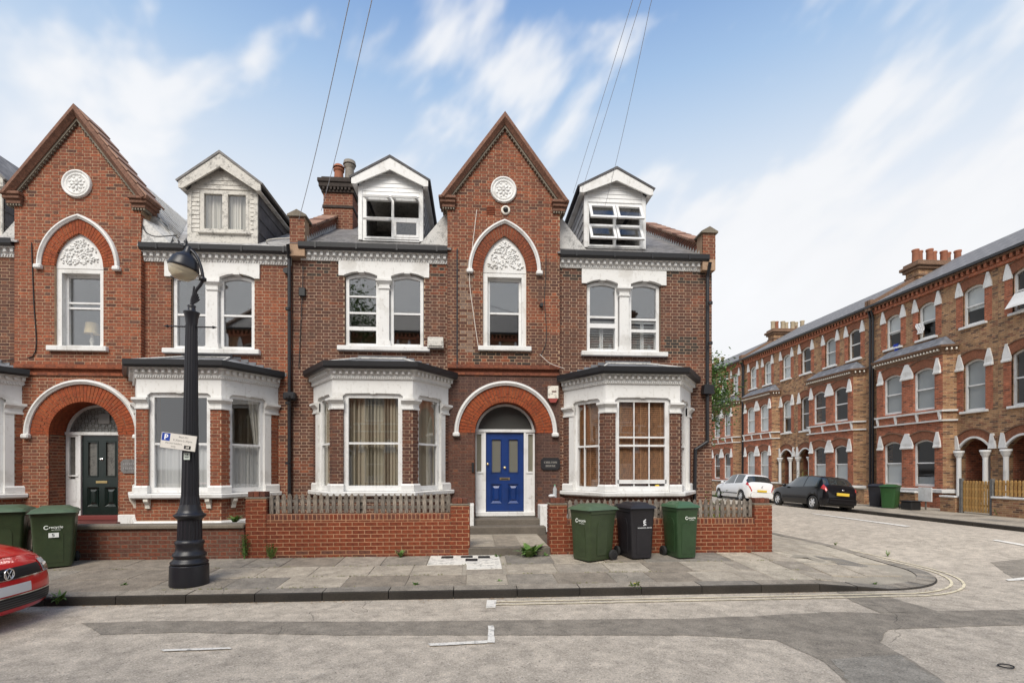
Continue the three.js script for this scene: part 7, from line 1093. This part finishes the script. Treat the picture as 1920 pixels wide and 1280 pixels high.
{
  const beige = new THREE.MeshPhysicalMaterial({ color: lin(.44, .39, .29), roughness: .95, transmission: .12, thickness: 0, map: tex.cloth, side: THREE.DoubleSide }), net = new THREE.MeshPhysicalMaterial({ color: lin(.62, .62, .61), roughness: .95, transmission: .3, thickness: 0, side: THREE.DoubleSide }), pale = mat(lin(.72, .69, .62), { map: tex.cloth, side: THREE.DoubleSide });
  const fr = bx => { const a = [bx - BAYW, 0], b = [bx - BAYF, BAYZ], c = [bx + BAYF, BAYZ], d = [bx + BAYW, 0]; return [skew(...a, ...b), skew(...b, ...c), skew(...c, ...d)]; };
  const mid = fr(-2.24), rt = fr(3.84), lf = fr(-6.32), l2 = fr(-11.98);
  drape('curtain', 'olive beige pleated curtain across the wide front bay window', mid[1].at, .25, 1.49, 1.4, 3.5, -.23, beige, { folds: 14, depth: .05, seed: 3 });
  drape('curtain', 'olive beige pleated curtain in the narrow bay side window next to the downpipe', mid[0].at, .3, 1.2, 1.4, 3.5, -.2, beige, { folds: 10, seed: 4 }); drape('curtain', 'olive beige pleated curtain in the narrow bay side window next to the porch', mid[2].at, .2, 1.05, 1.4, 3.5, -.2, beige, { folds: 10, seed: 5 });
  drape('net_curtain', 'grey net curtain over the lower half of the front bay window behind the lamp', lf[1].at, .25, 1.49, 1.4, 2.42, -.17, net, { folds: 9, depth: .015, seed: 6, cat: 'net curtain' }); drape('net_curtain', 'grey net curtain in the bay side window beyond the lamp post', lf[2].at, .2, 1.05, 1.4, 2.42, -.17, net, { folds: 7, depth: .015, seed: 7, cat: 'net curtain' });
  drape('curtain', 'cream curtain drawn back at the bay side window beyond the lamp post', lf[2].at, .72, 1.02, 2.3, 3.5, -.22, pale, { folds: 4, taper: .55, seed: 8 });
  { const z = -.42, [a, b] = [onZ(384, 0, z)[0], onZ(460, 0, z)[0]], y0 = onZ(420, 434, z)[1], y1 = onZ(420, 362, z)[1]; drape('curtain', 'white curtain in the weathered dormer window, wider half', plain, a, lerp(a, b, .42), y0, y1, z - .04, pale, { folds: 5, seed: 9 }); drape('curtain', 'white curtain in the weathered dormer window, fuller half', plain, lerp(a, b, .56), b, y0, y1, z - .04, pale, { folds: 6, seed: 10 }); }
  // slatted wooden blinds
  const blind = (at, u0, u1, v0, v1, label) => { const B = thing('wooden_blind', label, 'blind'), g = mk(); for (let v = v0; v < v1; v += .047) { g.quad(at(u0, v, -.165), at(u1, v, -.165), at(u1, v + .044, -.19), at(u0, v + .044, -.19)); g.quad(at(u0, v + .003, -.168), at(u1, v + .003, -.168), at(u1, v + .047, -.193), at(u0, v + .047, -.193)); } stuff(g.mesh('slats', M.slat, B)); for (const t of [.12, .5, .88]) { const u = lerp(u0, u1, t); mk().quad(at(u - .006, v0, -.16), at(u + .006, v0, -.16), at(u + .006, v1, -.16), at(u - .006, v1, -.16)).mesh('blind_tape', mat(lin(.42, .24, .12)), B); } mbox(mk(), at, u0, u1, v1, v1 + .06, -.23, -.16).mesh('head_rail', M.slat, B); return B; };
  blind(rt[1].at, .25, 1.49, 1.38, 3.42, 'brown wooden slatted blind filling the wide barred bay window'); blind(rt[0].at, .32, 1.2, 1.38, 3.42, 'brown wooden slatted blind in the bay side window next to the porch'); blind(rt[2].at, .18, 1.06, 1.38, 3.42, 'brown wooden slatted blind in the bay side window next to the corner');
  // louvred shutters in the lower half of the first floor windows
  for (const [x0, x1, lab] of [[2.86, 3.56, 'white louvred shutters in the first floor window next to the gable'], [3.92, 4.62, 'white louvred shutters in the first floor window next to the corner']]) {
    const S = thing('louvred_shutter', lab, 'shutter'), z = -.2, y0 = 4.86, y1 = 5.62; for (const [a, b] of [[x0, (x0 + x1) / 2 - .004], [(x0 + x1) / 2 + .004, x1]]) { mk().slab([[a, y0], [b, y0], [b, y1], [a, y1]], z - .03, z, plain, [[[a + .04, y0 + .05], [b - .04, y0 + .05], [b - .04, y1 - .05], [a + .04, y1 - .05]]]).mesh('shutter_frame', M.whiteWood, S); for (let y = y0 + .08; y < y1 - .06; y += .062) mk().slab([[z - .035, y - .012], [z - .03, y - .016], [z + .004, y + .016], [z, y + .02]], a + .04, b - .04, (u, v, w) => [w, v, u]).mesh('louvre', M.whiteWood, S); } basedAt(S, (x0 + x1) / 2, y0, z); }
  // a table lamp and things on sills
  { const T = thing('table_lamp', 'cream drum shade table lamp in the gable window', 'lamp'), c = onZ(172, 616, -.5); mk().add(new THREE.CylinderGeometry(.13, .16, .26, 24, 1, true), new THREE.Matrix4().setPosition(c[0], c[1], -.5)).mesh('lamp_shade', mat(lin(.72, .55, .28), { side: THREE.DoubleSide }), T); mk().add(new THREE.LatheGeometry([[0, -.5], [.09, -.5], [.09, -.47], [.03, -.42], [.05, -.3], [.02, -.15], [.012, 0]].map(p => new THREE.Vector2(...p)), 14), new THREE.Matrix4().setPosition(c[0], c[1], -.5)).mesh('lamp_base', M.cream, T); mk().cbox(c[0] - .5, c[0] + .5, c[1] - .56, c[1] - .5, -.9, -.32, .01).mesh('lamp_table', M.roomFloor, T); basedAt(T, c[0], c[1] - .5, -.5); }
  { const T = thing('yellow_box', 'small yellow box on the sill of the barred bay window', 'box'), c = onZ(1232, 912, 1.05); mk().cbox(c[0] - .04, c[0] + .05, 1.37, 1.5, 1.02, 1.07, .008).mesh('box_body', mat(lin(.75, .50, .03), { roughness: .5 }), T); mk().box(c[0] - .03, c[0] + .04, 1.41, 1.46, 1.07, 1.072).mesh('box_label', M.black, T); basedAt(T, c[0], 1.37, 1.05); }
  { const T = thing('plastic_bottle', 'clear crumpled plastic bottle left on the gate pier', 'bottle'), c = [1.55, 1.31, 2.74]; mk().add(new THREE.LatheGeometry([[0, 0], [.036, .0], [.04, .02], [.034, .06], [.04, .09], [.035, .13], [.04, .16], [.015, .21], [.014, .235], [0, .235]].map(p => new THREE.Vector2(...p)), 16), new THREE.Matrix4().setPosition(...c)).mesh('bottle_body', new THREE.MeshPhysicalMaterial({ color: lin(.9, .93, .94), roughness: .15, transmission: .7, thickness: 0 }), T, .9); mk().add(new THREE.CylinderGeometry(.017, .017, .02, 12), new THREE.Matrix4().setPosition(c[0], c[1] + .24, c[2])).mesh('bottle_cap', mat(lin(.1, .3, .15)), T); mk().add(new THREE.IcosahedronGeometry(.055, 1), new THREE.Matrix4().makeScale(1.3, .6, 1).setPosition(c[0] - .06, c[1] + .03, c[2] + .02)).mesh('crumpled_wrap', new THREE.MeshPhysicalMaterial({ color: lin(.8, .8, .8), roughness: .5, transmission: .3, thickness: 0 }), T); basedAt(T, ...c); }
}
// ---------------------------------------------------------------- plants
function weed(x, y, z, h, n, spread, mi, label, o = {}) {
  const W = thing('weed_plant', label, 'weed', 'weeds growing along the pavement'), R = rng(Math.round(x * 100 + z * 37) + n), gs = [mk(), mk()];
  for (let i = 0; i < n; i++) {
    const a = R() * 6.283, l = h * (.6 + .6 * R()), out = spread * (.25 + .75 * R()), w = (o.w || .018) * (.6 + .8 * R()), g = gs[i % 2], bend = .5 + R() * .9, st = 6, dx = Math.cos(a), dz = Math.sin(a), px = -dz, pz = dx, bx = x + (R() - .5) * spread * .3, bz = z + (R() - .5) * spread * .3; let p = null;
    for (let k = 0; k <= st; k++) { const t = k / st, q = [bx + dx * out * t ** 1.2, y + l * (t - bend * .55 * t * t), bz + dz * out * t ** 1.2], ww = w * Math.sin(Math.PI * (.12 + .86 * t)) * (o.tooth && k % 2 ? .6 : 1), A = [q[0] + px * ww, q[1], q[2] + pz * ww], B = [q[0] - px * ww, q[1], q[2] - pz * ww]; if (p) g.quad(p[0], p[1], B, A); p = [A, B]; }
    if (o.stem) for (let k = 1; k < 6; k++) { const t = k / 6, q = [bx + dx * out * t, y + l * t * .9, bz + dz * out * t]; for (const s of [-1, 1]) { const b = a + s * 1.2 + R(), e = [q[0] + Math.cos(b) * .05, q[1] + .03, q[2] + Math.sin(b) * .05]; g.quad(q, [lerp(q[0], e[0], .5), q[1] + .035, lerp(q[2], e[2], .5) + .015], e, [lerp(q[0], e[0], .5), q[1] + .005, lerp(q[2], e[2], .5) - .015]); } }
  }
  gs.forEach((g, i) => { if (g.p.length) stuff(g.mesh('leaves', M.leaf[(mi + i) % 4], W)); });
  if (o.flower) mk().add(new THREE.SphereGeometry(.02, 8, 6), new THREE.Matrix4().makeScale(1, .5, 1).setPosition(x, y + h * .9, z)).mesh('flower', mat(lin(.75, .6, .03)), W);
  basedAt(W, x, y, z);
}
{
  const g = (x, y, Y) => { const p = onY(x, y, Y); return [p[0], Y, p[1]]; };
  weed(...g(112, 1135, 0), .30, 34, .16, 0, 'leafy weed sprouting from the kerb beside the red car', { w: .022 });
  weed(1.02, .2, 2.98, .36, 44, .36, 0, 'large broad leaved dandelion clump at the foot of the front steps', { w: .06, tooth: 1 });
  weed(.42, .2, 2.95, .1, 14, .1, 1, 'small weed at the foot of the front path step', { w: .02 }); weed(1.36, .2, 2.96, .1, 12, .12, 1, 'low weed between the dandelion clump and the green bin', { w: .02 });
  weed(-4.2, .22, 2.9, .5, 10, .07, 1, 'tall stalky weed at the joint of two garden walls', { stem: 1, w: .01 }); weed(-3.72, .22, 2.94, .28, 12, .12, 3, 'thin yellowing weed at the foot of the wall pier', { stem: 1, w: .01 });
  weed(-1.38, .22, 2.95, .20, 28, .12, 0, 'small round weed below the picket fence', { w: .02 }); weed(-4.55, .85, 2.5, .16, 40, .16, 0, 'trailing green plant on top of the low stone coping', { w: .03 });
  weed(...g(1190, 1113, 0), .17, 16, .12, 3, 'yellow flowered weed in the gutter', { stem: 1, flower: 1, w: .012 }); weed(...g(1020, 1118, 0), .06, 8, .06, 0, 'tiny weed at the kerb foot in front of the steps');
  weed(...g(1567, 1022, .12), .14, 14, .11, 3, 'dry grassy tuft on the side street kerb', { w: .008 }); weed(...g(1665, 1042, .03), .14, 14, .13, 3, 'grassy tuft on the rounded corner kerb', { w: .008 }); weed(...g(1640, 1098, .0), .12, 12, .09, 1, 'weed in the gutter where the kerb drops', { w: .014 });
  weed(...g(780, 1097, .12), .07, 12, .09, 1, 'little weed in a paving joint near the kerb'); weed(...g(232, 1098, .13), .09, 10, .08, 1, 'small weed between slabs near the lamp post base'); weed(...g(938, 1090, .13), .05, 9, .06, 1, 'tiny weed at the corner of a paving slab');
  weed(5.3, .34, 1.7, 1.15, 34, .34, 3, 'yellow green shrub beside the corner bay window', { stem: 1, w: .03 }); weed(19.3, .13, -4.9, .35, 24, .3, 0, 'weeds at the foot of the new wooden gate', { w: .02 }); weed(20.2, .2, -17.2, 1.9, 60, .6, 2, 'bushy shrub in a front garden behind the black car', { stem: 1, w: .03 });
  // moss and grass in the joints, grit in the gutter: uncountable
  const R = rng(55), mo = mk(); for (let i = 0; i < 950; i++) { const row = [4.925, 4.285, 3.595, 2.86][Math.floor(R() * 4)], x = -9 + R() * 14.8, cl = noise.noise(x * 1.3, row * 9, 4); if (cl < .06) continue; const z = row + (R() - .5) * .03, y = pavY(x, z), a = R() * 6.28, l = .008 + R() * .022; mo.tri([x - .006, y, z], [x + .006, y, z], [x + Math.cos(a) * .012, y + l, z + Math.sin(a) * .012]); mo.tri([x - .018, y + .004, z + .008], [x + .02, y + .004, z + .006], [x, y + .005, z - .014]); }
  tag(stuff(mo.mesh('joint_moss', mat(lin(.22, .22, .08), { side: THREE.DoubleSide }))), 'moss and dry grass in the paving joints', 'moss');
  const gt = mk(); for (let i = 0; i < 1500; i++) { const x = -7 + R() * 15, z = KZ + .015 + R() * R() * .22; if (noise.noise(x * .9, 2.2, 7) < -.1) continue; const s = .004 + R() * .012, a = R() * 6.28; gt.tri([x, .006 + R() * .008, z], [x + s * Math.cos(a) * 2, .006, z + s * Math.sin(a)], [x - s * Math.sin(a), .008, z + s * Math.cos(a)]); }
  tag(stuff(gt.mesh('gutter_litter', mat(lin(.30, .19, .10), { side: THREE.DoubleSide }))), 'dry leaves and grit along the kerb', 'litter');
}
function tree(name, label, x, z, y0, h, rx, ry, leaves, seed, ls, ms) {
  const T = thing(name, label, 'tree'), R = rng(seed), cy = y0 + h - ry, tr = mk();
  tr.tube([[x, y0 - .1, z], [x + .1, y0 + h * .25, z], [x - .05, y0 + h * .5, z + .1], [x, cy + ry * .3, z]], .16, 9, 20); const tips = [];
  for (let i = 0; i < 16; i++) { const a = R() * 6.283, e = R() * 1.1 - .15, r = .55 + R() * .35, p = [x + Math.cos(a) * Math.cos(e) * rx * r, cy + Math.sin(e) * ry * r, z + Math.sin(a) * Math.cos(e) * rx * r], s = y0 + h * (.3 + R() * .25); tr.tube([[x, s, z], [lerp(x, p[0], .5), lerp(s, p[1], .6), lerp(z, p[2], .5)], p], .045, 6, 8); tips.push(p); }
  tr.mesh('trunk', M.bark, T);
  for (let i = 0; i < 26; i++) { const a = R() * 6.283, u = R() * 2 - 1, r = .55 + .5 * R(), q = Math.sqrt(1 - u * u); tips.push([x + Math.cos(a) * q * rx * r, cy + u * ry * r, z + Math.sin(a) * q * rx * r]); }
  const gs = [mk(), mk(), mk()]; for (let i = 0; i < leaves; i++) { const c = tips[Math.floor(R() * tips.length)], s = .42 * Math.min(rx, ry), gz = () => (R() + R() + R() - 1.5) * s, p = [c[0] + gz(), c[1] + gz() * .8, c[2] + gz()], a = R() * 6.28, b = R() * 3 - 1.5, l = ls * (.6 + R() * .7), d = [Math.cos(a) * Math.cos(b) * l, Math.sin(b) * l * .7, Math.sin(a) * Math.cos(b) * l], w = [-d[2] * .42, .12 * l, d[0] * .42]; gs[i % 3].quad(p, [p[0] + d[0] * .5 + w[0], p[1] + d[1] * .5 + w[1], p[2] + d[2] * .5 + w[2]], [p[0] + d[0], p[1] + d[1], p[2] + d[2]], [p[0] + d[0] * .5 - w[0], p[1] + d[1] * .5 - w[1], p[2] + d[2] * .5 - w[2]]); }
  gs.forEach((g, i) => stuff(g.mesh('crown', M.leaf[ms[i]], T))); basedAt(T, x, y0, z);
}
tree('garden_tree', 'green leafy tree peeping out behind the corner house', 9.85, -11.5, .1, 8.4, 2.2, 3.1, 14000, 12, .17, [0, 1, 2]);
tree('street_tree', 'tall street tree on the near pavement across from the houses', -8.2, 18.6, .1, 13, 2.6, 3.2, 6000, 13, .2, [2, 2, 0]);
// ---------------------------------------------------------------- houses across the road, mirrored in the windows
{
  const src = scene.children.filter(o => o.name.startsWith('terraced_house')).slice(0, 5), lab = ['opposite the blue door', 'opposite the green door', 'opposite the corner bay', 'opposite the lamp post', 'opposite the street corner'], at = [[4.2, 0], [-8.6, 0], [10.6, 1], [-2.2, 1], [17, 0]];
  at.forEach(([x, k], i) => { const c = src[k ? 1 : 2].clone(); c.name = numbered('terraced_house'); c.userData = { ...c.userData, label: 'brick terraced house ' + lab[i], group: 'terraced houses across the road' }; c.position.set(x, 0, 19.4); c.traverse(m => { if (m.name === 'roof') m.material = M.slateDark; }); c.rotation.y = Math.PI; scene.add(c); });
  const p = thing('telegraph_pole', 'timber telegraph pole on the near pavement carrying house wires', 'pole'); mk().add(new THREE.CylinderGeometry(.11, .15, 10.4, 14), new THREE.Matrix4().setPosition(2.4, 5.2, 14.2)).mesh('pole_shaft', M.bark, p); mk().add(new THREE.TorusGeometry(.22, .02, 6, 20).rotateX(Math.PI / 2), new THREE.Matrix4().setPosition(2.4, 10.1, 14.2)).mesh('wire_ring', M.black, p); basedAt(p, 2.4, 0, 14.2);
  const wm = mat(lin(.42, .43, .46), { roughness: .7 }), tip = [2.4, 10.1, 14.2];
  for (const [px, py, z, qx, lab] of [[560, 412, .2, 655, 'overhead wire to the party wall pier'], [602, 395, -1.2, 697, 'overhead wire to the party wall chimney'], [1075, 362, .1, 1130, 'overhead wire to the dormer beside the gable'], [1092, 355, -.1, 1142, 'second overhead wire to the dormer beside the gable'], [1135, 385, .2, 1222, 'thin overhead wire across the corner dormer']]) { const a = onZ(px, py, z), d = onZ(qx, qx > 1000 && qx < 1200 ? 240 : 0, 5), g = mk(), far = d; const A = [a[0], a[1], z], B = qx > 1000 && qx < 1200 ? tip : [onZ(qx, 0, 5.2)[0], onZ(qx, 0, 5.2)[1], 5.2]; const pts = []; for (let i = 0; i <= 10; i++) { const t = i / 10; pts.push([lerp(A[0], B[0], t), lerp(A[1], B[1], t) - .12 * Math.sin(Math.PI * t), lerp(A[2], B[2], t)]); } if (B !== tip) pts.push([lerp(B[0], tip[0], .5), lerp(B[1], tip[1], .5) - .1, lerp(B[2], tip[2], .5)], tip); g.tube(pts, qx > 1000 ? .0045 : .007, 5, 40); tag(g.mesh('overhead_wire', wm), lab, 'wire'); }
  const dish = thing('satellite_dish', 'small pale satellite dish on the far side wall of the corner house', 'satellite dish'); mk().add(new THREE.SphereGeometry(.3, 20, 8, 0, 6.3, 0, .75), new THREE.Matrix4().makeRotationZ(-1.2).setPosition(6.1, 5.0, -.9)).mesh('dish_bowl', mat(lin(.5, .5, .5), { side: THREE.DoubleSide }), dish); mk().tube([[6.02, 5.0, -.9], [6.2, 5.0, -.9]], .02, 6, 2).mesh('dish_bracket', M.black, dish); basedAt(dish, 6.02, 5, -.9);
}
renderer.render(scene, camera);
